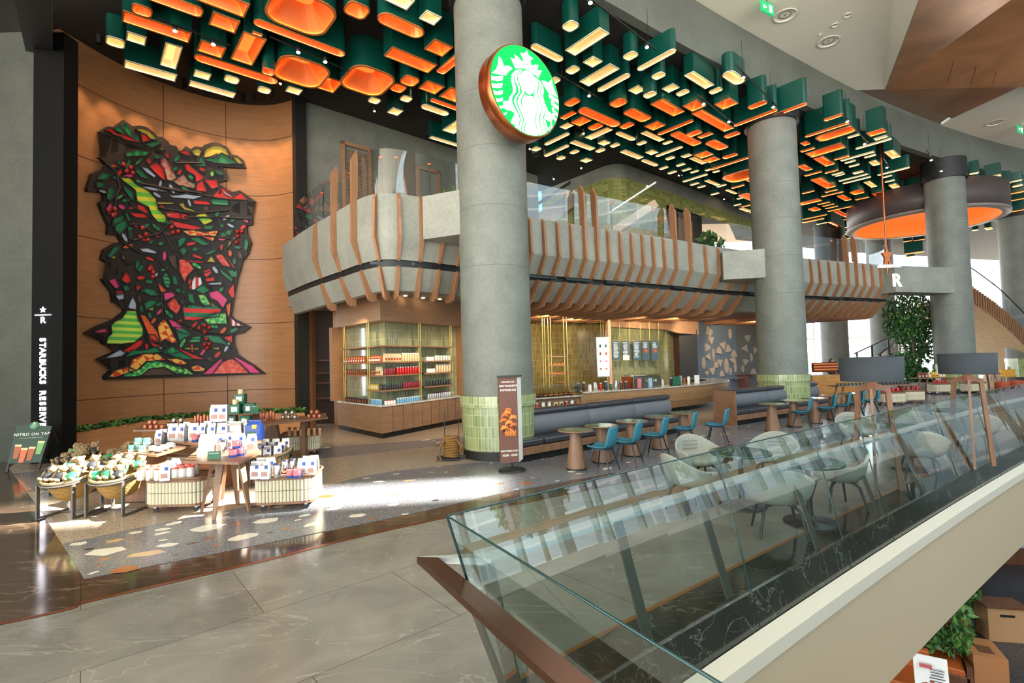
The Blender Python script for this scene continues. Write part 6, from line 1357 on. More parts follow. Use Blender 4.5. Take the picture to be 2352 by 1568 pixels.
BOX = """1 Rc 245 295 1190 460
1 Qc 300 175 735 130
1 Qc 430 -60 1360 130
1 Rc 1180 -20 1975 70
1 Rc 1415 335 1845 300
1 Rw 300 545 582 515
1 Qw 20 600 300 560
1 Rw 757 880 1068 650
1 Rw 270 915 995 1020
1 Rc 1258 690 1655 660
1 Rc 1710 800 2200 545
1 Rc 1885 445 2260 490
1 Sc 1200 815 2380 1080
1 Rw 1205 1030 1455 1015
1 Qw 1610 1095 1850 1070
1 Rw 1145 1160 1785 1270
1 Qw 2060 1235 2275 1215
1 Qc 2120 990 2330 965
2 Qc 95 195 1015 120
2 Sc 0 280 1070 600
2 Qc 1005 140 1355 110
2 Sc 1370 240 1980 355
2 Rw 1440 -20 1830 20
2 Rw 1878 215 2135 205
2 Rc 1935 560 2265 540
2 Rc 1482 635 2085 740
2 Qc 2060 810 2460 600
2 Qc 185 855 930 790
2 Qc 945 960 1665 885
2 Rc 700 985 1030 930
2 Qc 1640 930 1910 905
2 Qc 1530 1010 1760 985
2 Rc 1870 1000 2168 985
2 Rc 2100 1090 2430 1060
2 Sc 1985 1140 2560 1300
2 Qw 1290 1145 1465 1130
2 Qw 1648 1125 1820 1110
2 Rw 1520 1270 1702 1255
2 Sw 1878 1215 2240 1275
2 Rw 375 1030 575 1020
0 Rw 986 318 1080 340
0 Rw 1016 300 1078 287
3 Qw 570 378 850 352
3 Rw 635 690 1235 465
3 Sw 140 650 640 800
3 Qw 620 970 858 940
3 Rw 875 852 1142 840
3 Rw 828 1110 1372 940
3 Sw 1045 1225 1540 1030
3 Qw 1395 780 1642 750
3 Sw 1585 940 2155 700
3 Qw 1780 1048 2010 1020
3 Rw 1487 1230 1730 1215
3 Qw 1670 1305 1888 1275
3 Rw 1938 1210 2182 1190
3 Qw 2112 1278 2330 1245
3 Rc 1782 1418 2255 1510
3 Qc 1205 1415 1503 1385
3 Qc 600 1410 862 1370
3 Qw 380 1115 595 1085
4 Sc 770 335 1420 500
4 Qc 1395 360 1825 420
4 Rc 560 420 805 355
4 Rc 715 490 1000 455
4 Rw 560 545 760 520
4 Qc 920 560 1175 525
4 Qc 1350 545 1590 510
4 Rw 900 685 1290 580
4 Sw 1295 635 1610 705
4 Rc 1700 540 2000 520
4 Rw 1648 630 1985 710
4 Sw 345 780 712 635
4 Sw 345 935 700 795
4 Qw 165 850 332 835
4 Rw 695 760 1050 830
4 Rw 1070 765 1258 755
4 Qw 1225 802 1395 780
4 Qw 1030 872 1195 850
4 Qw 683 893 845 870
4 Qw 503 972 660 955
4 Rw 835 1000 1010 990
4 Qw 1585 775 1755 750
4 Qw 1935 768 2103 740
4 Rw 1373 885 1700 950
4 Rw 1713 890 1898 885
4 Sw 1850 940 2232 810
4 Sw 1643 1000 1910 1055
5 Rw 535 210 942 330
5 Sw 1015 200 1390 275
5 Qw 852 428 1070 395
5 Rc 512 622 840 610
5 Rc 940 598 1268 580
5 Qc 1373 632 1675 575
5 Sc 1200 885 1798 665
5 Sc 1600 805 2190 575
5 Rc 632 720 1215 910
5 Sc 162 995 680 815
5 Qc 545 1003 797 970
5 Rc 705 1030 935 990
5 Qc 325 1005 790 1110
5 Qc 1053 1023 1310 985
5 Qc 798 1120 1152 1165
5 Qc 1033 1308 1275 1270
5 Rc 660 1280 940 1265
5 Rc 785 1345 1028 1330
5 Rw 600 1325 850 1375
5 Rw 485 1295 655 1275
5 Sc 905 1480 1620 1225
6 Qc 1005 640 1620 595
6 Rc 1350 670 1600 715
6 Sw 513 698 855 590
6 Qw 605 738 748 712
6 Qw 702 773 838 750
6 Rw 805 685 1030 730
6 Qw 975 765 1103 730
6 Qw 885 870 1015 845
6 Qc 1160 778 1358 742
6 Sw 1080 808 1265 850
6 Qc 1250 880 1600 930
6 Rw 1235 925 1345 910
6 Qw 1202 1015 1313 992
6 Qc 1305 1033 1483 997
6 Rw 1270 1060 1450 1085
6 Qw 1413 1113 1523 1088
6 Qw 185 522 335 498
6 Qw 300 580 450 557
6 Qw 412 478 566 455
6 Rw 495 545 640 520
6 Qw 603 570 750 545
6 Rw 808 540 960 515
6 Qw 912 568 1023 545
6 Qw 265 388 428 367
7 Qc 460 285 850 200
7 Sc 148 605 950 315
7 Qc 290 600 1100 480
7 Qw 895 605 1138 545
7 Rc 1240 530 1615 500
7 Rw 1365 625 1640 590
7 Sw 1042 812 1700 620
7 Rc 140 890 890 780
7 Rc 285 985 685 1075
7 Qc 650 995 955 935
7 Rw 780 1022 1385 855
7 Qw 1195 962 1425 915
7 Rw 1560 870 1865 945
7 Qw 840 1058 1062 1020
7 Qw 920 1128 1130 1085
7 Qw 1270 1045 1512 1078
7 Sw 1442 1288 2022 1132
7 Qc 483 1238 753 1188
7 Rw 610 1270 840 1230
7 Rw 985 1240 1205 1220
7 Qw 670 1293 868 1258
7 Rw 735 1380 1285 1265
7 Sw 810 1433 1332 1305
7 Rw 1190 1410 1445 1475
7 Qw 1508 1322 1712 1287
7 Qw 1565 1403 1762 1367
7 Qw 1625 1460 1860 1488
7 Rc 235 1365 700 1480
7 Rc 130 1290 445 1215
7 Rc 0 1120 285 1170
7 Rc 50 705 245 715
7 Rc 50 850 330 795
8 Qc 530 100 708 102
8 Qc 403 140 568 175
8 Rc 768 120 950 135
8 Qc 835 185 1020 225
8 Qc 975 165 1143 150
8 Qc 103 272 258 278
8 Rc 370 300 555 345
8 Rc 315 410 475 462
8 Sc 1043 213 1330 135
8 Sw 1143 112 1293 72
8 Sc 1140 155 1320 105
8 Rc 595 178 748 150
8 Rc 320 300 615 230
8 Rc 260 150 470 88
8 Rc 285 100 420 72
8 Qc 208 227 342 200
8 Qc 263 247 382 217
8 Qc 288 272 422 240
8 Sc 60 385 308 325
8 Sc 60 420 272 362
8 Qc 518 310 648 282
8 Qc 478 387 592 360
8 Qc 583 362 708 337
8 Qc 668 282 808 252
8 Qc 733 337 863 307
8 Qc 50 115 178 83
8 Rc 0 215 265 185
8 Qw 153 475 252 470
8 Sw 203 552 368 522
8 Qw 408 483 512 457
8 Rw 405 530 520 535
8 Qw 458 592 558 572
8 Qw 508 513 602 488
8 Qw 198 432 312 412
8 Qw 223 502 303 483
8 Qw 238 457 372 437
8 Rc 1770 60 1940 50
8 Rc 1785 128 2150 48
8 Rw 1995 38 2215 2
8 Qw 2212 40 2338 30
8 Sc 2143 128 2420 78
8 Rc 2000 183 2150 148
8 Rc 2030 233 2180 182
8 Rc 2205 192 2400 150
8 Sc 2023 333 2420 268
8 Qw 1928 470 2023 480
8 Qw 1800 492 1878 490
8 Qw 2068 350 2100 345
8 Sw 2040 385 2130 365
8 Qc 2078 480 2140 468
8 Rc 1105 735 1315 715
8 Qc 1128 770 1215 757
8 Rc 1200 600 1320 585
8 Qc 1090 610 1190 600
9 Rw 2093 822 2136 808
9 Qw 2090 850 2143 846
9 Sw 2190 875 2342 845
9 Qw 2288 878 2346 868
9 Rw 2170 842 2238 818""".strip().split('\n')
def uv(p): return p.dot(U), p.dot(V)
items = []
for ln in BOX:
    f = ln.split(); ox, oy, s = SRC[int(f[0])]; k = f[1]; x0, y0, x1, y1 = [float(q) for q in f[2:]]
    a = (ox+x0/s, oy+y0/s); b = (ox+x1/s, oy+y1/s)
    it = dict(kind=k[0], col=k[1], a=a, b=b, z=10.55 if k[1] == 'w' else 10.3)
    items.append(it)
def solve(it):
    p, q = G(*it['a'], it['z']), G(*it['b'], it['z']); u0, v0 = uv(p); u1, v1 = uv(q)
    it['u'] = sorted((u0, u1)); it['v'] = sorted((v0, v1)); it['w'] = max(.22, it['u'][1]-it['u'][0]); it['d'] = max(.2, it['v'][1]-it['v'][0])
    it['cu'] = sum(it['u'])/2; it['cv'] = sum(it['v'])/2
for it in items:
    solve(it)
    if it['col'] == 'c' and it['w']*it['d'] > 2.2: it['z'] = 9.85; solve(it)
def clash(a, b):
    return abs(a['cu']-b['cu']) < (a['w']+b['w'])/2+.03 and abs(a['cv']-b['cv']) < (a['d']+b['d'])/2+.03
items.sort(key=lambda i: -i['w']*i['d'])
kept = []
for it in items:
    ok = False; z0 = it['z']
    for dz in (0, .15, -.15, .3, -.3, .45, -.45):
        it['z'] = min(10.95, z0+dz); solve(it)
        if not any(clash(it, k) for k in kept): ok = True; break
    if not ok:
        it['z'] = z0; solve(it)
        for sh in (.9, .8, .7, .6, .5, .4, .3):
            w, d = it['w']*sh, it['d']*sh; t_ = dict(it, w=w, d=d)
            if not any(clash(t_, k) for k in kept): it['w'], it['d'] = w, d; ok = True; break
    if ok: kept.append(it)
print('boxes', len(items), 'kept', len(kept))
def outline(it, inset=0.0):
    w, d = max(.03, it['w']-2*inset), max(.03, it['d']-2*inset); k = it['kind']; mn = min(w, d)
    if k == 'R': return [(w/2, d/2), (-w/2, d/2), (-w/2, -d/2), (w/2, -d/2)]
    r = mn*.5 if (k == 'S') else mn*.3
    return rrect(w, d, max(.01, r), 6 if min(it['w'], it['d']) > .5 else 3)
def make_box(it, nm, label, group):
    P = U*it['cu']+V*it['cv']; z = it['z']; px_w = abs(it['b'][0]-it['a'][0]); mn = min(it['w'], it['d'])
    t = thing(nm, label, 'ceiling lamp', (P.x, P.y, z), AU, group)
    top = min(ZC-.02, z+ (.95 if it['col'] == 'c' else .62))-z
    lip = min(.035, mn*.08); O = outline(it); n_ = len(O)
    ring = lambda ins, zz: [Vector((x, y, zz)) for x, y in outline(it, ins)]
    m = MB(); m.loft([ring(0, .03), ring(0, top)], 0, it['kind'] != 'R', True, False, True)
    m.build('housing', M['gbox'], t)
    lw = max(.02, min(.055, mn*.07)); h2 = min(.5, mn*.48)
    m = MB(); m.loft([ring(.004, .05), ring(0, .025), ring(0, 0), ring(lw, 0), ring(lw, .012), ring(.006, .014)], 0, False)
    ins2 = mn*.27
    a_ = ring(.006, .014); b_ = ring(ins2, h2); m.loft([a_, b_], 0, False)
    m.add(b_, [tuple(range(n_))[::-1]], 1)
    rf = m.build('reflector', [M['crim' if it['col'] == 'c' else 'wrim'], M['panc' if it['col'] == 'c' else 'panw']], t)
    m = MB(); m.loft([ring(lw*.25, .017), ring(lw*.8, .017)], 0, False); m.build('led_strip', M['ledc' if it['col'] == 'c' else 'ledw'], rf)
    return t
REG = [(240, 'over the artwork', 0, 560), (560, 'left of sign column', 560, 1130), (1100, 'between round sign and second column', 1130, 1735), (1840, 'between second and third columns', 1735, 2200), (2200, 'right of third column', 2200, 9999)]
cnt = {}
for it in sorted(kept, key=lambda i: (i['a'][0]+i['b'][0])/2):
    cx_ = (it['a'][0]+it['b'][0])/2; reg = next(r[1] for r in REG if r[2] <= cx_ < r[3])
    asp = max(it['w'], it['d'])/min(it['w'], it['d']); big = it['w']*it['d']
    size = 'large' if big > 2 else 'small' if big < .35 else 'medium'
    shp = {'R': 'square', 'Q': 'rounded', 'S': 'rounded'}[it['kind']]
    colr = 'copper' if it['col'] == 'c' else 'cream'; ds = '%s %s%s %s-lined' % (size, 'long ' if asp > 1.9 else '', shp, colr)
    k = (ds, reg); cnt[k] = cnt.get(k, 0)+1; i = cnt[k]
    make_box(it, 'ceiling_lamp', '%s %s ceiling lamp from left, %s' % (ordn(i), ds, reg), '%s ceiling boxes %s' % (ds, reg))
# tracks with spot heads
TR = [((360, 42), (530, 105), [(402, 70), (490, 101)]), ((620, 84), (800, 162), [(685, 119), (747, 141)]), ((1362, 2), (1508, 115), [(1356, 5), (1486, 107)]), ((1272, 165), (1380, 228), [(1353, 219)]), ((1600, 215), (1688, 285), [(1616, 238), (1674, 279)]), ((1690, 149), (1784, 244), [(1707, 177), (1776, 245)]), ((1934, 262), (1994, 328), [(1946, 278), (1986, 330)]), ((2028, 363), (2049, 390), [(2037, 384)]), ((2128, 345), (2166, 394), [(2139, 367), (2162, 392)])]
M['bulb'] = mat('bright_lamp', '#ffffff', .4, emit='#ffdca8', es=60)
zt_ = 10.25; hc = 0
for a, b, hs_ in TR:
    p, q = G(*a, zt_), G(*b, zt_); hc += 1
    tr = thing('lighting_track', ordn(hc)+' thin black lighting track from the left, hung among ceiling boxes', 'lighting track', (0, 0, 0), group='lighting tracks'); MB().bar(p, q, .03, .03).build('rail', M['metal'], tr)
    for f in (.15, .85): r_ = p.lerp(q, f); MB().cyl(r_, (r_.x, r_.y, ZC), .006, 5).build('hanger', M['metal'], tr)
    for k, h in enumerate(hs_):
        c = G(*h, zt_-.08); d = (Vector((0, 0, HC))-c).normalized(); s_h = thing('spot_head', '%s lit spot head on the %s lighting track from the left' % (('first', 'second')[k], ordn(hc)), 'spotlight', c, group='spot heads on tracks')
        dn = Vector((d.x*.35, d.y*.35, -1)).normalized(); qq = dn.to_track_quat('Z', 'Y').to_matrix()
        MB().lathe([(.045, -.13), (.055, .03), (.05, .03)], (0, 0, 0), 12, M=qq, cap=False).build('head', M['black'], s_h)
        MB().lathe([(.048, .02), (0.001, .035)], (0, 0, 0), 12, M=qq, cap=False).build('lamp_face', M['bulb'], s_h)
for i, (px, py) in enumerate(((860, 255), (908, 218), (988, 188), (1010, 304), (1350, 302), (1436, 309), (1491, 327), (1543, 335), (1217, 342), (1335, 386), (1272, 411), (644, 192), (1663, 457), (1559, 403))):
    c = G(px, py, 11.05); t = thing('ceiling_spot', ordn(i+1)+' bare bright lamp point listed left of column first, on black ceiling', 'spotlight', c, group='recessed ceiling spots'); t['label'] = 'small bright recessed spot in the black ceiling, %s of fourteen counted from the left' % ordn(sorted(range(14), key=lambda j: (860, 908, 988, 1010, 1350, 1436, 1491, 1543, 1217, 1335, 1272, 644, 1663, 1559)[j]).index(i)+1)
    MB().lathe([(.06, .15), (.06, 0), (.045, 0)], n=12, cap=False).build('housing', M['black'], t); MB().ball((0, 0, .0), .035, 8).build('bulb', M['bulb'], t)
# wall-washer spots in front of the oak wall, each with its housing
for i, f in enumerate((2, 6, 10, 15, 19, 23, 27, 31, 35, 38)):
    p = wl[f]; n = (wl[min(f+1, 40)]-wl[f-1]).normalized(); q = p+Vector((n.y, -n.x, 0))*.75
    t = thing('wall_washer', ordn(i+1)+' small ceiling wall-washer lamp from the left above the oak wall', 'spotlight', (q.x, q.y, ZC-.25), group='wall washers above oak wall'); MB().lathe([(.07, .25), (.07, 0)], n=12, cap=False).build('housing', M['black'], t)
    spot((q.x, q.y, ZC-.3), (p.x, p.y, ZC-3.5), 130, 50, (1, .62, .34), .04, .6)
# ring chandelier
RY = 27.9; rc = D(2120, 515, RY); rx = 150/F*RY*.98
dr = thing('drum_chandelier', 'huge dark drum chandelier with glowing orange inside behind third column', 'chandelier', rc)
MB().lathe([(rx*.98, 0), (rx, 0), (rx*1.0, 1.45), (rx*.98, 1.45)], n=72, cap=False).build('drum', mat('drum_brown', '#4a4040', .5), dr)
MB().lathe([(rx*.90, -.02), (rx*1.005, -.02), (rx*1.01, .1)], n=72, cap=False).build('lower_rim', mat('drum_rim', '#8a8078', .5), dr)
MB().lathe([(rx*.93, .02), (rx*.93, .5), (rx*.75, .7), (0.01, .75)], n=72, cap=False).build('inner_reflector', mat('orange_reflector', '#e8702a', .5, emit='#ff7a2e', es=.45), dr)
# dark round speaker / sprinkler drops
for i, (px, py, l) in enumerate(((905, 262, 'left of the sign column'), (1330, 298, 'right of the round sign'), (1442, 330, 'above the olive tiled block'), (1230, 355, 'beside the sign column right edge'))):
    c = G(px, py, 10.9); tag(MB().lathe([(.16, .3), (.2, 0), (.14, -.05), (0.001, -.05)], (c.x, c.y, c.z), 20, cap=False).build('ceiling_speaker', M['black']), 'round black ceiling speaker '+l, 'speaker')
# downlights, speakers and exit signs in the white ceiling
def wdisc(px, py, r, label, nm, cat):
    c = G(px, py, ZW-.01); t = thing(nm, label, cat, c)
    MB().lathe([(r, -.01), (r*.95, -.03), (r*.8, -.02), (r*.75, .06)], n=32, cap=False).build('ring', M['white'], t)
    MB().lathe([(r*.78, .03), (r*.55, .03), (r*.5, .0), (r*.3, .03), (.001, .0)], n=32, cap=False).build('core', mat('vent_grey', '#8d8a80', .5), t)
wdisc(1803, 35, .36, 'round ceiling vent in the white ceiling nearest the exit sign', 'ceiling_vent', 'vent'); wdisc(1903, 95, .36, 'round ceiling vent in the white ceiling farther from exit sign', 'ceiling_vent', 'vent')
wdisc(1918, 57, .12, 'small round downlight in the white ceiling between vents, upper left one', 'downlight', 'downlight'); wdisc(1947, 34, .12, 'small round downlight in the white ceiling, farthest right one', 'downlight', 'downlight'); wdisc(1884, 79, .05, 'tiny sprinkler in the white ceiling beside the second vent', 'sprinkler', 'sprinkler'); wdisc(2287, 281, .4, 'round vent in the far white ceiling at right', 'ceiling_vent', 'vent')
for (px, py, s, l) in ((1762, 19, .34, 'green running-man exit sign hanging under the nearer white ceiling'), (2343, 298, .34, 'green exit sign under the far white ceiling at the right edge')):
    c = G(px, py, ZW-.25); t = thing('exit_sign', l, 'exit sign', c, R(28)); MB().box((0, 0, 0), (s*1.7, .05, s)).build('panel', mat('exit_green', '#1f9a5c', .5, emit='#2fae6c', es=.5), t)
    MB().box((-.14, -.03, 0), (.16, .01, .03)).bar((-.21, -.03, 0), (-.16, -.03, .05), .01, .03).bar((-.21, -.03, 0), (-.16, -.03, -.05), .01, .03).box((.13, -.03, 0), (.12, .01, .2)).build('pictogram', mat('exit_white', '#ffffff', .5, emit='#ffffff', es=1.2), t)
    MB().cyl((0, 0, s/2), (0, 0, .25), .01, 5).build('hanger', M['metal'], t)
# ============================================================ layered wall artwork
mu = thing('wall_artwork', 'huge layered black outlined artwork with red and green patterned cells', 'artwork', (0, 0, 0))
WO = {}
def wp(x, y, off):      # drawing coordinates to a point in front of the curved wall
    px, py = 180+x/2.4115, 250+y/2.4115
    k = round(off, 3)
    if k not in WO: WO[k] = offset(wl, -off)
    p, t = hit(WO[k], px)
    d = ray(px, py); s = p.y/d.y
    return Vector((p.x, p.y, HC+d.z*s))
def extr(m, poly, o0, o1, mi=0, ms=1):
    f = [wp(x, y, o1) for x, y in poly]
    b = []
    for (x, y), q in zip(poly, f):
        px = 180+x/2.4115; p, t = hit(WO[round(o1, 3)], px); b.append(q+Vector((-t.y, t.x, 0))*(o1-o0))
    n = len(poly); m.add(f+b, [tuple(range(n))], mi); m.add(f+b, [(i, n+i, n+(i+1) % n, (i+1) % n) for i in range(n)], ms)
OUT = [
 [(115,128),(165,97),(200,102),(252,60),(300,96),(340,92),(380,100),(425,135),(440,152),(470,155),(500,180),(512,200),(545,205),(560,230),(575,232),(598,205),(628,222),(650,207),(690,212),(705,198),(745,185),(790,190),(830,210),(858,252),(890,258),(925,285),(936,325),(880,325),(800,318),(745,308),(720,325),(765,330),(812,332),(832,370),(830,395),(778,405),(790,425),(860,460),(900,450),(988,512),(930,515),(905,510),(860,540),(850,565),(900,582),(970,592),(968,640),(940,645),(942,690),(962,740),(945,800),(915,840),(890,930),(870,1020),(860,1090),(850,1140),(870,1165),(905,1180),(955,1208),(900,1225),(910,1242),(868,1250),(865,1300),(885,1360),(920,1385),(970,1420),(1030,1468),(600,1485),(155,1500),(148,1480),(180,1450),(278,1412),(270,1392),(108,1390),(120,1380),(200,1345),(280,1312),(150,1305),(135,1290),(150,1252),(42,1247),(48,1235),(110,1200),(165,1180),(200,1165),(255,1120),(270,1060),(245,1068),(195,1070),(185,1010),(135,942),(200,930),(262,885),(295,905),(300,860),(320,820),(345,800),(285,765),(285,830),(245,840),(215,870),(205,850),(150,845),(130,830),(145,780),(200,745),(240,735),(222,700),(165,695),(168,640),(140,580),(118,520),(150,505),(140,462),(52,458),(50,442),(75,360),(120,338),(190,348),(150,300),(115,268),(190,270),(235,265),(250,235),(300,222),(400,232),(470,258),(480,240),(380,222),(250,185)],
]
# the dark backing: cut into narrow strips so that it follows the curve of the wall
bme = bmesh.new(); fv = [bme.verts.new((x, y, 0)) for x, y in OUT[0]]; bme.faces.new(fv); bmesh.ops.triangulate(bme, faces=bme.faces[:])
for xx in range(60, 1040, 40): bmesh.ops.bisect_plane(bme, geom=bme.verts[:]+bme.edges[:]+bme.faces[:], plane_co=(xx, 0, 0), plane_no=(1, 0, 0))
bd = [e for e in bme.edges if len(e.link_faces) == 1]
ex = bmesh.ops.extrude_edge_only(bme, edges=bd); nv = [v for v in ex['geom'] if isinstance(v, bmesh.types.BMVert)]
front = [v for v in bme.verts if v not in set(nv)]
fc_ = {v: wp(v.co.x, v.co.y, .14) for v in bme.verts}
for v in nv:
    px = 180+v.co.x/2.4115; p, t = hit(WO[.14], px); fc_[v] = fc_[v]+Vector((-t.y, t.x, 0))*.12
for v, c in fc_.items(): v.co = c
bmesh.ops.recalc_face_normals(bme, faces=bme.faces[:])
me = bpy.data.meshes.new('black_backing'); bme.to_mesh(me); bme.free(); ob = bpy.data.objects.new('black_backing', me); C.objects.link(ob); ob.parent = mu; me.materials.append(mat('mural_black', '#1b1816', .6))
CP = {
 'g': mat('mural_green', '#17724a', .5), 'G': mat('mural_bright_green', '#2fae4a', .5, kind=k_wave, dir='X', s=3.2, c1='#1f9a4a', c2='#17653f'),
 'r': mat('mural_red', '#d12a26', .5), 'R': mat('mural_red_zigzag', '#c63a2a', .5, kind=k_check, s=7, c1='#d0372c', c2='#d9624a'),
 'p': mat('mural_pink', '#d6407a', .5), 'P': mat('mural_pink_check', '#c06a6a', .5, kind=k_check, s=6, c1='#b8525e', c2='#a58a6c'),
 'y': mat('mural_yellow', '#b3a13a', .5), 'Y': mat('mural_yellow_stripe', '#c9c62f', .5, kind=k_wave, dir='Z', s=1.3, rot=(.0, .35, 0), c1='#c4bf2e', c2='#5fb13a'),
 'l': mat('mural_lime_pattern', '#a9d04a', .5, kind=k_wave, dir='Z', s=1.7, dist=0, c1='#b9d653', c2='#4fb24c'),
 'o': mat('mural_orange_lace', '#e0a24a', .5, kind=k_check, s=5.5, c1='#e8b04a', c2='#cc3a2a'), 'O': mat('mural_orange', '#d95a28', .5),
 'w': mat('mural_grey', '#a9b4c4', .5), 'W': mat('mural_stripes', '#cccccc', .5, kind=k_wave, dir='X', s=2.4, c1='#dfe0e0', c2='#c0302c'),
 'e': mat('mural_green_lace', '#1f9a56', .5, kind=k_check, s=8, c1='#1c9a58', c2='#8ecf62'), 'b': mat('mural_brown', '#4c3730', .5), 'c': mat('mural_berry', '#8f1f1f', .35),
 's': mat('mural_green_stripe', '#3a9a5a', .5, kind=k_wave, dir='Z', s=2.6, c1='#2f9a54', c2='#1c5a40'), 't': mat('mural_redgreen', '#cc3333', .5, kind=k_wave, dir='Z', s=1.1, c1='#d8302c', c2='#12704e'),
}
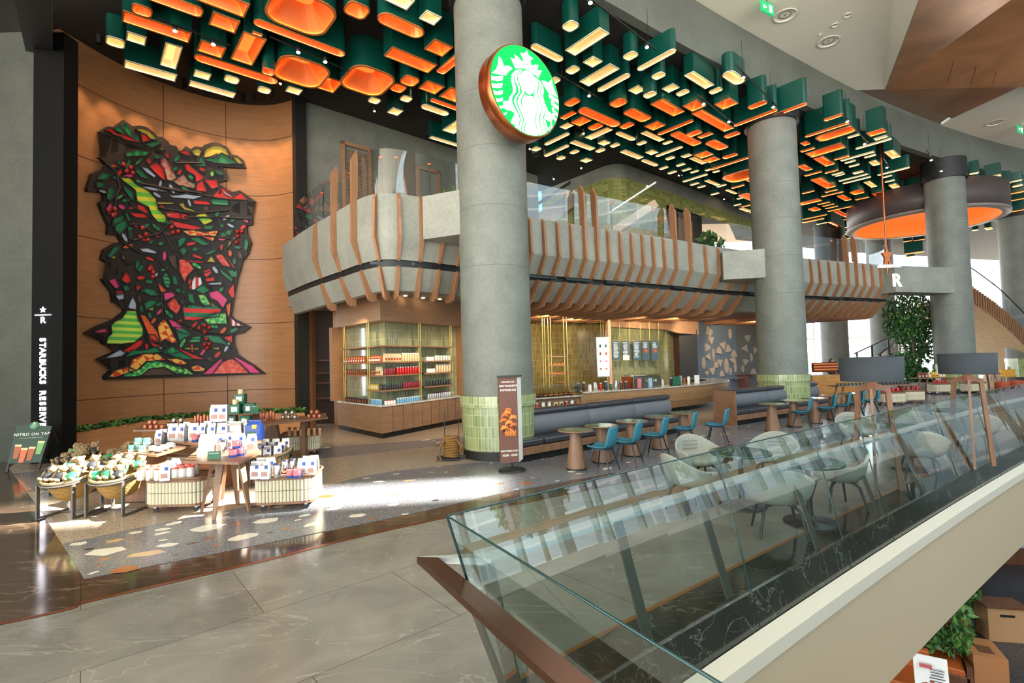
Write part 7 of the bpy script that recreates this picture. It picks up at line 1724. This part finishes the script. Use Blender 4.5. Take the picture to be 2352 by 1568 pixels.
CEL = """r 150,118 180,128 195,140 240,150 255,165 300,178 345,185 330,170 285,158 262,148 220,138 200,122 178,108
G 240,92 262,82 290,125 345,180 325,178 280,140
g 200,112 232,92 262,140 240,132
y 320,112 350,110 390,122 420,150 430,168 405,165 380,140 350,128
r 350,140 375,145 395,170 360,180
g 375,195 440,178 455,190 410,208
y 440,215 480,222 468,226
r 565,238 600,230 625,255 600,250
y 635,232 665,220 685,235 672,258 650,252
y 710,225 750,205 795,208 825,225 840,262 800,242 760,260 735,262 702,268
g 700,278 760,270 800,248 845,278 885,298 840,302 760,295
G 720,272 770,250 780,270
y 865,268 890,270 915,300 895,300
g 670,275 690,265 710,315 655,310
O 655,300 670,290 665,312
G 265,245 320,232 400,238 370,256 270,262
r 395,318 432,298 470,330 482,395 450,370
P 460,285 480,270 500,300 545,380 520,395 495,390 480,330 462,310
P 530,400 585,362 610,400 655,420 640,438 560,420
r 590,300 612,288 625,320 665,350 700,378 680,392 655,400 650,365 605,340
r 655,420 690,395 700,425 715,455 660,450
r 700,390 770,395 778,430 745,440
r 745,485 800,430 830,448 862,480 900,462 940,500 830,495
w 790,470 800,435 830,465 862,485 860,490 825,475 800,455
g 320,330 345,340 390,385 350,375 325,350
w 350,322 385,330 430,370 420,378 380,350
g 105,385 130,355 180,362 150,390
g 100,410 140,408 138,435 105,430
G 165,450 180,430 198,445 195,480 175,505 160,490
Y 222,380 280,380 320,420 385,455 428,500 440,555 480,590 490,630 440,622 405,580 390,540 330,510 318,450 265,410
g 240,420 300,460 308,510 280,480
r 330,530 360,540 385,570 375,582 330,560
r 285,575 370,580 385,602 320,598
g 200,610 250,590 240,620 190,650
g 210,640 260,615 268,650 230,690 205,668
g 275,650 300,660 295,720 280,710
w 285,680 300,675 302,700 292,720
w 505,480 560,478 600,472 650,480 690,482 640,498 580,492 530,490
w 345,430 400,432 500,458 410,448
r 640,505 720,512 735,530 650,525
s 740,500 830,508 832,532 750,528
y 560,525 590,522 600,545 640,560 650,570 590,555
y 440,515 520,518 530,525 440,525
r 480,572 520,568 600,585 610,610 540,605 495,595
R 490,578 560,575 570,605 500,600
Y 655,590 700,575 745,620 700,640
g 700,648 748,645 740,665 700,662
r 500,615 640,645 690,660 640,668 550,655
o 580,675 640,672 700,685 775,672 760,705 745,730 715,718 690,700 620,700
g 790,690 830,668 858,672 850,695 800,705
G 815,685 835,670 855,675 840,698
g 555,725 580,710 598,715 585,740 560,765
g 565,780 590,765 600,790 580,808
g 620,715 665,712 730,750 690,752
g 925,715 945,740 935,785 920,770
y 840,730 850,740 828,770
g 165,810 200,765 230,765 210,790 175,825
y 180,825 200,810 205,828
y 240,810 255,825 250,835
w 340,775 385,772 430,790 430,800 360,790
b 500,820 540,800 548,890 520,860
R 560,835 600,835 640,885 600,925 590,955 565,900
R 760,810 812,805 870,880 850,875 800,862
y 715,845 738,815 760,848
r 635,800 690,822 680,830 640,818
r 600,835 700,848 690,852 610,845
g 320,850 340,835 335,870 318,888
g 345,860 360,870 345,900 330,890
s 470,930 485,905 510,950 500,990 480,975
g 520,920 545,935 550,975 530,965
W 615,990 645,930 680,935 685,970 640,1000
r 695,895 735,880 738,905 715,930 698,920
w 700,895 728,885 730,895 705,905
g 780,880 855,940 850,955 800,915
r 705,940 750,930 755,950 715,955
w 710,965 795,960 790,972 725,972
g 830,895 880,890 878,930 850,925
r 830,1010 862,965 865,1040 852,1045
r 242,945 262,905 285,930 290,955 265,962
p 170,950 205,940 225,985 205,992
w 205,1030 225,1055 250,1050 250,1020
r 215,1010 245,1008 250,1022 212,1030
g 250,985 270,975 285,995 262,1008
w 280,1090 300,1040 318,1080 318,1110 280,1100
l 270,1120 318,1120 330,1170 355,1210 355,1250 310,1290 240,1298 160,1298 165,1265 190,1245 185,1200 205,1180 245,1160
r 322,975 350,985 325,1005
O 440,960 455,975 485,1005 460,1020
g 345,1010 380,995 420,1005 440,1030 400,1030 370,1012
g 370,1075 400,1060 435,1065 410,1090 375,1110
y 390,1110 415,1090 412,1115
p 475,1020 520,1015 535,1035 480,1060
R 495,1080 530,1045 565,1095 545,1135 510,1105
g 610,1020 635,1030 645,1080 615,1060
e 665,1030 700,1030 735,1090 700,1085 680,1070
p 725,1020 770,1005 825,1055 800,1100 770,1060 735,1045
t 580,1095 640,1085 700,1100 740,1075 790,1110 770,1150 700,1155 640,1170 590,1165
g 650,1000 690,975 725,1005 690,1020
O 820,1090 845,1070 840,1130 830,1155
e 700,1160 760,1135 815,1130 820,1190 770,1185 720,1190
O 345,1140 370,1145 440,1240 445,1290 400,1270 365,1190
r 385,1250 420,1255 445,1290 400,1285
o 440,1200 475,1165 500,1200 545,1290 520,1295 480,1270 455,1290
p 500,1165 540,1180 600,1230 625,1250 560,1230 520,1200
g 540,1210 600,1220 625,1250 560,1280
w 150,1380 230,1335 260,1350 235,1368
r 250,1340 340,1280 358,1285 345,1310 290,1345
g 265,1375 300,1335 350,1340 430,1320 470,1345 400,1350 330,1355
w 440,1320 465,1315 455,1345
r 370,1260 400,1290 460,1315 415,1312
g 465,1345 520,1318 590,1360 640,1385 560,1380
G 490,1330 520,1315 560,1345 500,1355
r 500,1300 540,1320 640,1362 700,1385 640,1382
y 590,1322 670,1325 660,1332 595,1330
y 735,1325 780,1320 775,1332
s 615,1290 635,1265 675,1260 670,1290
g 690,1260 730,1255 780,1262 850,1330 800,1300 750,1290
r 805,1265 850,1255 850,1295
W 838,1150 870,1180 915,1200 850,1200
p 90,1232 150,1215 160,1235 110,1238
o 280,1445 300,1390 360,1358 440,1358 480,1390 420,1395 370,1400 330,1440 305,1460
o 490,1385 560,1382 600,1410 560,1415
o 170,1482 205,1450 270,1430 310,1445 260,1465 210,1482
e 345,1440 380,1405 440,1398 530,1425 600,1440 635,1470 540,1465 470,1430 400,1440 360,1468 330,1478 250,1482 270,1465
b 355,1475 400,1440 470,1435 540,1470
o 620,1430 660,1420 700,1440 690,1452 640,1450
R 745,1465 800,1400 850,1385 890,1410 940,1462
p 850,1368 890,1385 960,1420 1005,1462 950,1460 900,1410
p 690,1468 780,1390 800,1385 740,1465""".strip().split('\n')
groups = {}
for ln in CEL:
    f = ln.split(); groups.setdefault(f[0], []).append([tuple(float(v) for v in q.split(',')) for q in f[1:]])
def grow(poly, k):
    cx = sum(p[0] for p in poly)/len(poly); cy_ = sum(p[1] for p in poly)/len(poly); out = []
    for x, y in poly:
        L = max(1, math.hypot(x-cx, y-cy_)); out.append((x+(x-cx)/L*k, y+(y-cy_)/L*k))
    return out
for key, ps in groups.items():
    for poly in ps:
        m = MB(); m.add([wp(x, y, .145) for x, y in grow(poly, 2)], [tuple(range(len(poly)))])
        a = grow(poly, 1); b = grow(poly, 9); n = len(poly)
        I = [wp(x, y, .19) for x, y in a]; J = [wp(x, y, .19) for x, y in b]; I0 = [wp(x, y, .14) for x, y in a]; J0 = [wp(x, y, .14) for x, y in b]
        m.loft([I0, I, J, J0], 1)
        m.build('coloured_cell', [CP[key], MATS['mural_black']], mu)
for x, y in ((250,310),(290,325),(265,345),(300,355),(165,560),(200,555),(190,590),(355,660),(375,695),(385,725),(520,655),(525,685),(555,680),(885,680),(910,680),(885,705),(880,740),(395,888),(415,905),(412,930),(668,1215),(700,1200),(725,1212),(700,1235),(710,1275),(698,1305),(725,1302),(712,1325)):
    MB().ball(wp(x, y, .17), .075, 10).build('red_berry', CP['c'], mu)
# small leaf shaped cells between the big ones
rnd = random.Random(31); done_c = []
for ps in groups.values():
    for poly in ps:
        cx = sum(p[0] for p in poly)/len(poly); cy_ = sum(p[1] for p in poly)/len(poly); done_c.append((cx, cy_, poly))
nl = 0
for _ in range(6000):
    if nl >= 98: break
    x, y = rnd.uniform(80, 960), rnd.uniform(240, 1460)
    if not inside((x, y), OUT[0]): continue
    L, w_ = rnd.uniform(16, 34), rnd.uniform(7, 12); an = rnd.uniform(0, math.pi)
    pts = [(x+L*math.cos(t)*math.cos(an)-w_*math.sin(t)*math.sin(an), y+L*math.cos(t)*math.sin(an)+w_*math.sin(t)*math.cos(an)) for t in [2*math.pi*i/6 for i in range(6)]]
    if any(not inside((px_+(px_-x)*.45, py_+(py_-y)*.45), OUT[0]) for px_, py_ in pts): continue
    bad = False
    for cx, cy_, q in done_c:
        if abs(cx-x) > 130 or abs(cy_-y) > 130: continue
        if any(inside(t, q) for t in pts+[(x, y)]) or any((a_[0]-b_[0])**2+(a_[1]-b_[1])**2 < 150 for a_ in pts+[(x, y)] for b_ in q): bad = True; break
    if bad: continue
    done_c.append((x, y, pts)); nl += 1
    m = MB(); m.add([wp(*p, .146) for p in pts], [tuple(range(6))]); a = pts; b = grow(pts, 6)
    m.loft([[wp(*p, .14) for p in a], [wp(*p, .18) for p in a], [wp(*p, .18) for p in b], [wp(*p, .14) for p in b]], 1)
    m.build('leaf_cell', [CP[rnd.choice('ggggGsrrpObew')], MATS['mural_black']], mu)
for ln in (((420,430),(640,470),(760,490)),((340,412),(500,440),(700,470)),((440,545),(640,580),(840,560)),((250,470),(300,540),(420,610)),((230,730),(330,790),(440,830),(500,900)),((440,640),(500,720),(560,830)),((480,690),(520,770)),((560,980),(600,1100)),((460,1010),(470,1160)),((590,600),(780,600),(960,610)),((780,770),(870,900)),((640,870),(740,1000)),((280,640),(340,640),(420,690)),((150,300),(210,350),(230,440)),((240,420),(210,480),(200,560)),((750,590),(770,640),(800,660)),((700,700),(850,720)),((560,1180),(700,1240),(850,1250)),((300,730),(450,690),(500,640)),((540,300),(690,300))):
    MB().tube([wp(x, y, .16) for x, y in ln], .032, 6).build('black_branch', MATS['mural_black'], mu)
# ============================================================ indoor tree, stairs, round balcony, far shop
tp = D(2105, 870, 26.5)
tr = thing('indoor_tree', 'tall leafy indoor tree growing beside the third concrete column', 'tree', (tp.x, 26.5, 0))
m = MB(); rnd = random.Random(11)
for a in range(5):
    an = a*1.3; m.tube([(.08*math.cos(an), .08*math.sin(an), 0), (.15*math.cos(an), .15*math.sin(an), 1.3), (.5*math.cos(an), .5*math.sin(an), 2.6), (.9*math.cos(an), .9*math.sin(an), 3.8)], [.09, .07, .05, .02], 7)
m.build('trunk', M['bark'], tr)
m = MB()
for (x, y, z, r, h, n) in ((-.2, 0, 3.9, 1.15, 1.2, 1700), (.25, .1, 2.9, 1.1, .9, 1200), (-.7, -.1, 3.3, .8, .8, 700), (-.7, 0, 1.4, .8, .6, 700), (-.1, 0, .75, 1.1, .45, 900), (.3, 0, 1.9, .6, .6, 300)): leaves(m, (x, y, z), r, h, n, .2, 0, int(z*10), .1)
m.build('foliage', [M['leaf'], M['leafl']], tr)
MB().lathe([(1.3, 0), (1.45, .45), (1.38, .45), (1.38, .38)], n=40).build('planter', mat('planter_grey', '#8d8d86', .6), tr)
# sweeping round balcony at the right
rb = thing('round_balcony', 'curved oak stair balcony with slatted edge descending at the right', 'balcony', (0, 0, 0))
arc = []
for k in range(41):
    x = 24.6+k*.34; y = 29.4+((x-24)*.16)**2; zt = 5.9-max(0, x-26.6)*.62-max(0, x-29)*.12; arc.append(Vector((x, y, zt)))
m = MB(); m.loft([arc, [p+Vector((0, .02, -.95)) for p in arc]], close=False, sm=True)
m.loft([[p+Vector((0, 0, -.95)) for p in arc], [p+Vector((1.2, 5, -1.35+.1*(p.x-24.6))) for p in arc], [p+Vector((3, 9, -1.0+.16*(p.x-24.6))) for p in arc]], close=False, sm=True); m.build('body', mat('pale_oak', '#d2b48a', .5, kind=k_wood, sc=(1, 1, 3), a=.1), rb)
for k in range(80):
    f = k*.5; a = int(f); p = arc[a].lerp(arc[min(a+1, 40)], f-a); MB().box(p+Vector((0, -.06, -.47)), (.09, .12, .95)).build('slat', M['rib'], rb)
m = MB(); m.loft([arc, [p+Vector((0, 0, 1.15)) for p in arc]], close=False, sm=True); m.build('glass_panel', M['glassw'], rb)
MB().tube([p+Vector((0, 0, 1.17)) for p in arc], .03, 6).build('handrail', M['metal'], rb)
# stairs with glass sides
st = thing('glass_staircase', 'staircase with glass sides and steel handrails rising behind tree', 'stairs', (0, 0, 0))
for (x0, y0, x1, y1, Y) in ((1962, 812, 2070, 762, 27.5), (2018, 815, 2085, 765, 28.5)):
    a, b = D(x0, y0, Y), D(x1, y1, Y+2.5); MB().bar(a, b, .06, .05).build('handrail', M['metal'], st)
    m = MB(); m.add([a, b, b-Vector((0, 0, 1.0)), a-Vector((0, 0, 1.0))], [(0, 1, 2, 3)]); m.build('glass_panel', M['glassw'], st)
    for f in (.05, .35, .7): q = a.lerp(b, f); MB().box((q.x, q.y, q.z-.5), (.08, .05, 1.0)).build('post', M['metal'], st)
a, b = D(1990, 858, 28), D(2100, 790, 30.6)
for k in range(12): q = a.lerp(b, k/12); MB().box((q.x, q.y+.2, q.z), (.4, 2.2, .07)).build('tread', M['woodt'], st)
MB().bar(a-Vector((0, 1, .2)), b-Vector((0, 1, .2)), .1, .35).build('string', M['woodd'], st)
# far counter with copper hood and a person behind it
fc = thing('far_counter', 'far amber counter with ribbed copper machine beyond the second column', 'counter', (0, 0, 0))
a, b = D(1870, 900, 24.0), D(1995, 900, 24.5); MB().box(((a.x+b.x)/2, 24.6, .5), (b.x-a.x, 1.0, 1.0)).build('counter_body', mat('amber_oak', '#b9803f', .45, kind=k_wood, sc=(1, 1, 5)), fc)
a, b = D(1872, 840, 23.9), D(1927, 840, 23.9); m = MB()
for k in range(3): m.cyl((a.x, 24.1, 1.25+k*.13), (b.x, 24.1, 1.25+k*.13), .1, 12)
m.build('copper_machine', M['copper'], fc)
pc_ = D(1910, 828, 25.9)
pr = thing('person', 'person in black top standing behind the far counter', 'person', (pc_.x, 25.9, -.045))
vs = [(0, 0, .95), (0, 0, 1.15), (0, .0, 1.38), (0, 0, 1.5), (0, -.02, 1.62), (-.19, 0, 1.40), (-.27, -.05, 1.15), (-.2, -.25, 1.02), (.19, 0, 1.40), (.27, -.05, 1.15), (.2, -.25, 1.02), (-.1, 0, .85), (-.11, .0, .45), (-.11, 0, .06), (.1, 0, .85), (.11, 0, .45), (.11, 0, .06)]
es = [(0, 1), (1, 2), (2, 3), (3, 4), (2, 5), (5, 6), (6, 7), (2, 8), (8, 9), (9, 10), (0, 11), (11, 12), (12, 13), (0, 14), (14, 15), (15, 16)]
rs_ = [.14, .13, .14, .055, .095, .07, .05, .035, .07, .05, .035, .09, .065, .05, .09, .065, .05]
me = bpy.data.meshes.new('body'); me.from_pydata(vs, es, []); bo = bpy.data.objects.new('body', me); C.objects.link(bo); bo.parent = pr
bpy.context.view_layer.objects.active = bo
sk = bo.modifiers.new('skin', 'SKIN'); 
for i, v in enumerate(me.skin_vertices[0].data if me.skin_vertices else []): v.radius = (rs_[i], rs_[i]*.75 if i < 3 else rs_[i]); v.use_root = (i == 0)
bo.modifiers.new('sub', 'SUBSURF').render_levels = 2; me.materials.append(mat('black_cloth', '#26252a', .8))
MB().ball((0, -.03, 1.66), (.085, .1, .12), 16).ball((0, -.13, 1.65), (.014, .02, .02), 6).build('face', mat('skin', '#b98a6c', .6), pr)
MB().ball((0, .015, 1.70), (.1, .11, .11), 14).tube([(-.05, .08, 1.7), (-.05, .1, 1.5)], .05, 6).tube([(.05, .08, 1.7), (.05, .1, 1.5)], .05, 6).build('hair', mat('dark_hair', '#1d1715', .6), pr)
# far merchandise tables and carts
def far_table(px, py, w, label, Yo=0):
    g = G(px, py, .75); t = thing('display_table', label, 'table', (g.x, g.y, 0)); MB().box((0, 0, .73), (w, .7, .04)).build('tabletop', M['woodt'], t)
    for sx in (-1, 1):
        for sy in (-1, 1): MB().bar((sx*w*.3, sy*.2, .71), (sx*w*.42, sy*.3, 0), .06).build('leg', M['woodt'], t)
    return g
g1 = far_table(1955, 884, 1.5, 'oak display table with dark teal cups behind the second bench'); g2_ = far_table(2045, 882, 1.6, 'oak display table with dark cups right of nearer lamp shade'); g3 = far_table(2150, 866, 1.9, 'oak display table with yellow and cream packs near the tree'); g4 = far_table(2255, 858, 1.5, 'oak display table with red goods under farther lamp shade')
dcup = mug('mug', '', 'mug', .05, .09, W_('dark_teal', '#2b4c49', .35), W_('dark_teal2', '#2b4c49', .35)); dcup2 = mug('mug', '', 'mug', .05, .09, drk, drk)
for i in range(9): place(dcup, 'dcup', (g1.x-.6+i*.15, g1.y-.1, .752), 0, ordn(i+1)+' dark teal cup from the left on far table behind bench', 'dark teal cups')
for i in range(10): place(dcup2, 'dcup2', (g2_.x-.65+i*.145, g2_.y-.1, .752), 0, ordn(i+1)+' dark cup from the left on far table by the nearer lamp', 'dark cups')
fk = [('fb1', bag('gift_bag', '', 'bag', .13, .24, brn, [red, whi]), 'brown pack'), ('fb2', bag('gift_bag', '', 'bag', .13, .26, yel, [whi, red]), 'yellow pack'), ('fb3', bag('gift_bag', '', 'bag', .13, .26, cream, [red, whi]), 'cream pack')]
for i in range(11):
    k = [0, 0, 0, 2, 1, 1, 2, 2, 1, 1, 2][i]; place(fk[k][1], fk[k][0], (g3.x-.85+i*.165, g3.y-.05, .752), R(10), ordn(i+1)+' pack from the left on the far tree-side table, a '+fk[k][2], 'packs on far table')
for i in range(8): place(can('red_cup', '', 'cup', .06, .16, red, red), 'rcup', (g4.x-.6+i*.16, g4.y, .752), 0, ordn(i+1)+' red cup from the left on far table under lamp shade', 'red cups')
for i, (px, py, l) in enumerate(((2045, 930, 'fluted cart with dark boxes behind the nearer lamp'), (2160, 905, 'fluted cart with red cups before the tree'), (2235, 903, 'fluted cart with boxes under the farther lamp shade'), (2090, 925, 'plain fluted cart right of the nearer lamp'))):
    g = G(px, py); place(mk_cart, 'cart', (g.x, g.y, .004), 0, l, 'far fluted carts')
    for k in range(4): place(can('red_cup', '', 'cup', .06, .16, red, red) if False else None or can('red_cup', '', 'cup', .06, .16, red, red), 'rcup', (g.x-.3+k*.19, g.y-.05, .5), 0, '%s red cup from left on %s' % (ordn(k+1), ('the cart behind nearer lamp', 'the cart before the tree', 'the cart under farther lamp shade', 'the cart right of nearer lamp')[i]), 'red cups on far carts')
def mk_tub(c, nm):
    def f():
        t = thing(nm, '', 'chair'); m = MB()
        m.lathe([(.30, .36), (.33, .42), (.33, .46)], n=24); 
        m.loft([[Vector((.33*math.cos(R(a)), .33*math.sin(R(a)), .42)) for a in range(0, 181, 15)], [Vector((.36*math.cos(R(a)), .36*math.sin(R(a)), .80)) for a in range(0, 181, 15)], [Vector((.30*math.cos(R(a)), .30*math.sin(R(a)), .80)) for a in range(0, 181, 15)], [Vector((.28*math.cos(R(a)), .28*math.sin(R(a)), .44)) for a in range(0, 181, 15)]], 0, True, False); m.build('seat_shell', c, t)
        for sx in (-1, 1):
            for sy in (-1, 1): MB().cyl((sx*.2, sy*.2, .37), (sx*.26, sy*.26, 0), .015, 6).build('leg', M['leg'], t)
        return t
    return f
ych = mk_tub(mat('mustard_fabric', '#d9a02f', .6), 'tub_chair')
for i, (px, py, rz) in enumerate(((2318, 880, 100), (2292, 872, 60))): g = G(px, py); place(ych, 'ych', (g.x, g.y, .004), R(rz), ('nearer', 'farther')[i]+' mustard yellow tub chair by bright windows at right', 'mustard chairs')
rst = W_('rust_fabric', '#b1502c', .7)
def mk_pouf():
    t = thing('pouf_stool', '', 'stool'); MB().lathe([(.26, .05), (.29, .1), (.29, .36), (.27, .42), (.2, .44)], n=28).build('cushion', rst, t); MB().lathe([(.22, 0), (.22, .06)], n=24).build('base', M['black'], t); return t
for i, (px, py) in enumerate(((2303, 897), (2335, 893), (2372, 893))): g = G(px, py); place(mk_pouf, 'pouf', (g.x, g.y, .004), 0, ordn(i+1)+' rust red round stool from the left near the yellow chairs', 'rust stools')
# bar stools and high table in front of the grey art wall
g = G(1720, 905); ht = thing('high_table', 'dark red-brown high table before the grey relief wall', 'table', (g.x, g.y+1.0, 0)); MB().box((0, 0, 1.0), (1.6, .6, .05)).build('tabletop', mat('mahogany', '#5b2c22', .4), ht); MB().box((0, 0, .5), (.9, .3, 1.0)).build('pedestal', MATS['mahogany'], ht)
for k in range(3):
    t = thing('bar_stool', ordn(k+1)+' thin black bar stool from the left at the high table', 'stool', (g.x-.75+k*.35, g.y+.55, 0), group='bar stools'); MB().lathe([(.14, .74), (.14, .77)], n=16).build('seat', M['black'], t)
    for sx in (-1, 1):
        for sy in (-1, 1): MB().cyl((sx*.08, sy*.08, .75), (sx*.13, sy*.13, 0), .01, 5).build('leg', M['black'], t)
# low oak display beside the second column
g = G(1742, 898); t = thing('low_display', 'low oak display box with small white cups before high table', 'display box', (g.x, g.y, 0)); MB().box((0, 0, .35), (1.1, .5, .7)).build('box', M['woodt'], t)
# window mullions of the far facade
fa_ = thing('window_wall', 'bright far window wall with thin pale mullions beyond the cafe', 'window wall', (0, 0, 0)); fa_['kind'] = 'structure'; fa_.name = 'window_1'
for k in range(16):
    x = 12+k*3.2; MB().box((x, 60-k*.3, 5.5), (.15, .2, 11.5)).build('mullion', mat('pale_mullion', '#b9bcba', .5), fa_)
for z in (3.6, 7.6): MB().box((36, 58, z), (52, .15, .15)).build('mullion', MATS['pale_mullion'], fa_)
# ============================================================ lower level furniture seen past the slab edge
LZ = -5.0
def Lp(px, py, z=LZ): return G(px, py, z)
sofa_m = W_('rust_leather', '#c4642a', .45); bx_m = W_('tan_counter', '#b0774a', .5)
def mk_sofa():
    t = thing('lounge_sofa', '', 'sofa'); MB().box((0, 0, .22), (.95, .9, .36)).build('base', M['woodd'], t, bev=.02); MB().box((0, -.05, .44), (.8, .75, .14)).build('seat_cushion', sofa_m, t, bev=.03); MB().box((0, .4, .6), (.95, .16, .6)).build('back', sofa_m, t, bev=.04)
    for s in (-1, 1): MB().box((s*.46, 0, .4), (.1, .9, .4)).build('arm', M['woodd'], t)
    return t
for i, (px, py) in enumerate(((2170, 1500), (2158, 1560), (2075, 1600))): p = Lp(px, py); place(mk_sofa, 'sofa', p, R(-35), ordn(i+1)+' rust lounge seat from the top on the lower level', 'rust lounge seats')
for i, (px, py, h) in enumerate(((2215, 1420, 1.9), (2195, 1540, 1.9), (2118, 1530, 1.5))):
    p = Lp(px, py+30); potted('bamboo_plant', ('farthest', 'nearest', 'leftmost')[i]+' bamboo plant in dark pot among lounge seats on lower level', p, h, .38, 420, .17, [M['leafl'], M['leaf']], pot=.25, poth=.4, trunk=.018, seed=20+i)
p = Lp(2300, 1462); t = thing('reception_desk', 'pale oak reception desk with slot handle on the lower level', 'desk', p, R(-12)); MB().box((0, 0, .4), (.8, .5, .8)).build('body', mat('pale_desk', '#c0966a', .5), t); MB().box((0, -.255, .62), (.3, .02, .05)).build('slot', M['black'], t); MB().box((0, 0, .82), (.9, .6, .04)).build('desktop', M['woodd'], t)
p = Lp(2262, 1580); t = thing('wood_cabinet', 'warm tan cabinet with small dark lettered plate on lower level', 'cabinet', p, R(-25)); MB().box((0, 0, .42), (.55, .8, .84)).build('body', bx_m, t); MB().box((0, -.1, .845), (.25, .3, .01)).build('plate', M['woodd'], t)
p = Lp(2140, 1568, -4.0); t = thing('menu_stand', 'white framed menu stand with food picture on lower level', 'sign', (p.x, p.y, -5.0), R(-30)); MB().box((0, 0, 1.1), (.5, .03, .7), M=Matrix.Rotation(R(-15), 3, 'X')).build('sheet', whi, t); MB().box((-.08, -.04, 1.3), (.18, .01, .06), M=Matrix.Rotation(R(-15), 3, 'X')).build('red_heading', red, t); MB().ball((-.08, -.045, .93), (.1, .01, .09), 8).ball((.0, -.03, 1.0), (.06, .01, .06), 8).build('food_picture', amb, t)
for k in range(7): MB().box((.08, -.035+.0*k, 1.26-k*.05), (.22-.02*(k % 3), .006, .014), M=Matrix.Rotation(R(-15), 3, 'X')).build('text_line', drk, t); MB().cyl((0, 0, 0), (0, 0, .8), .03, 8).build('stem', M['metal'], t); MB().lathe([(.2, 0), (.2, .02)], n=20).build('foot', M['metal'], t)
p = Lp(2330, 1300); t = thing('shelf_unit', 'dark wooden shelf unit with white band on the lower level', 'shelf', p, R(-12)); MB().box((.6, .4, .6), (3, .5, 1.2)).build('body', M['woodd'], t); MB().box((.6, .1, 1.25), (3, .6, .1)).build('worktop', M['woodd'], t); MB().box((.6, .13, .75), (2.9, .05, .4)).build('white_band', W_('pale_blue_band', '#a9b9cc', .5), t)
# trees on the street side, mirrored in the railing glass
for i, (x, y, h) in enumerate(((24, -2, 8), (29, 6, 9), (27, 14, 8.5), (33, 20, 9))):
    t = thing('street_tree', ('first', 'second', 'third', 'fourth')[i]+' leafy street tree outside counted from camera side', 'tree', (x, y, -1), group='street trees')
    MB().cyl((0, 0, 0), (0, 0, h*.5), .18, 8, r2=.1).build('trunk', M['bark'], t); m = MB(); leaves(m, (0, 0, h*.62), 2.2, h*.30, 1500, .5, 0, 40+i, .2); m.build('foliage', [M['leaf'], M['leafl']], t)

finish_texts()
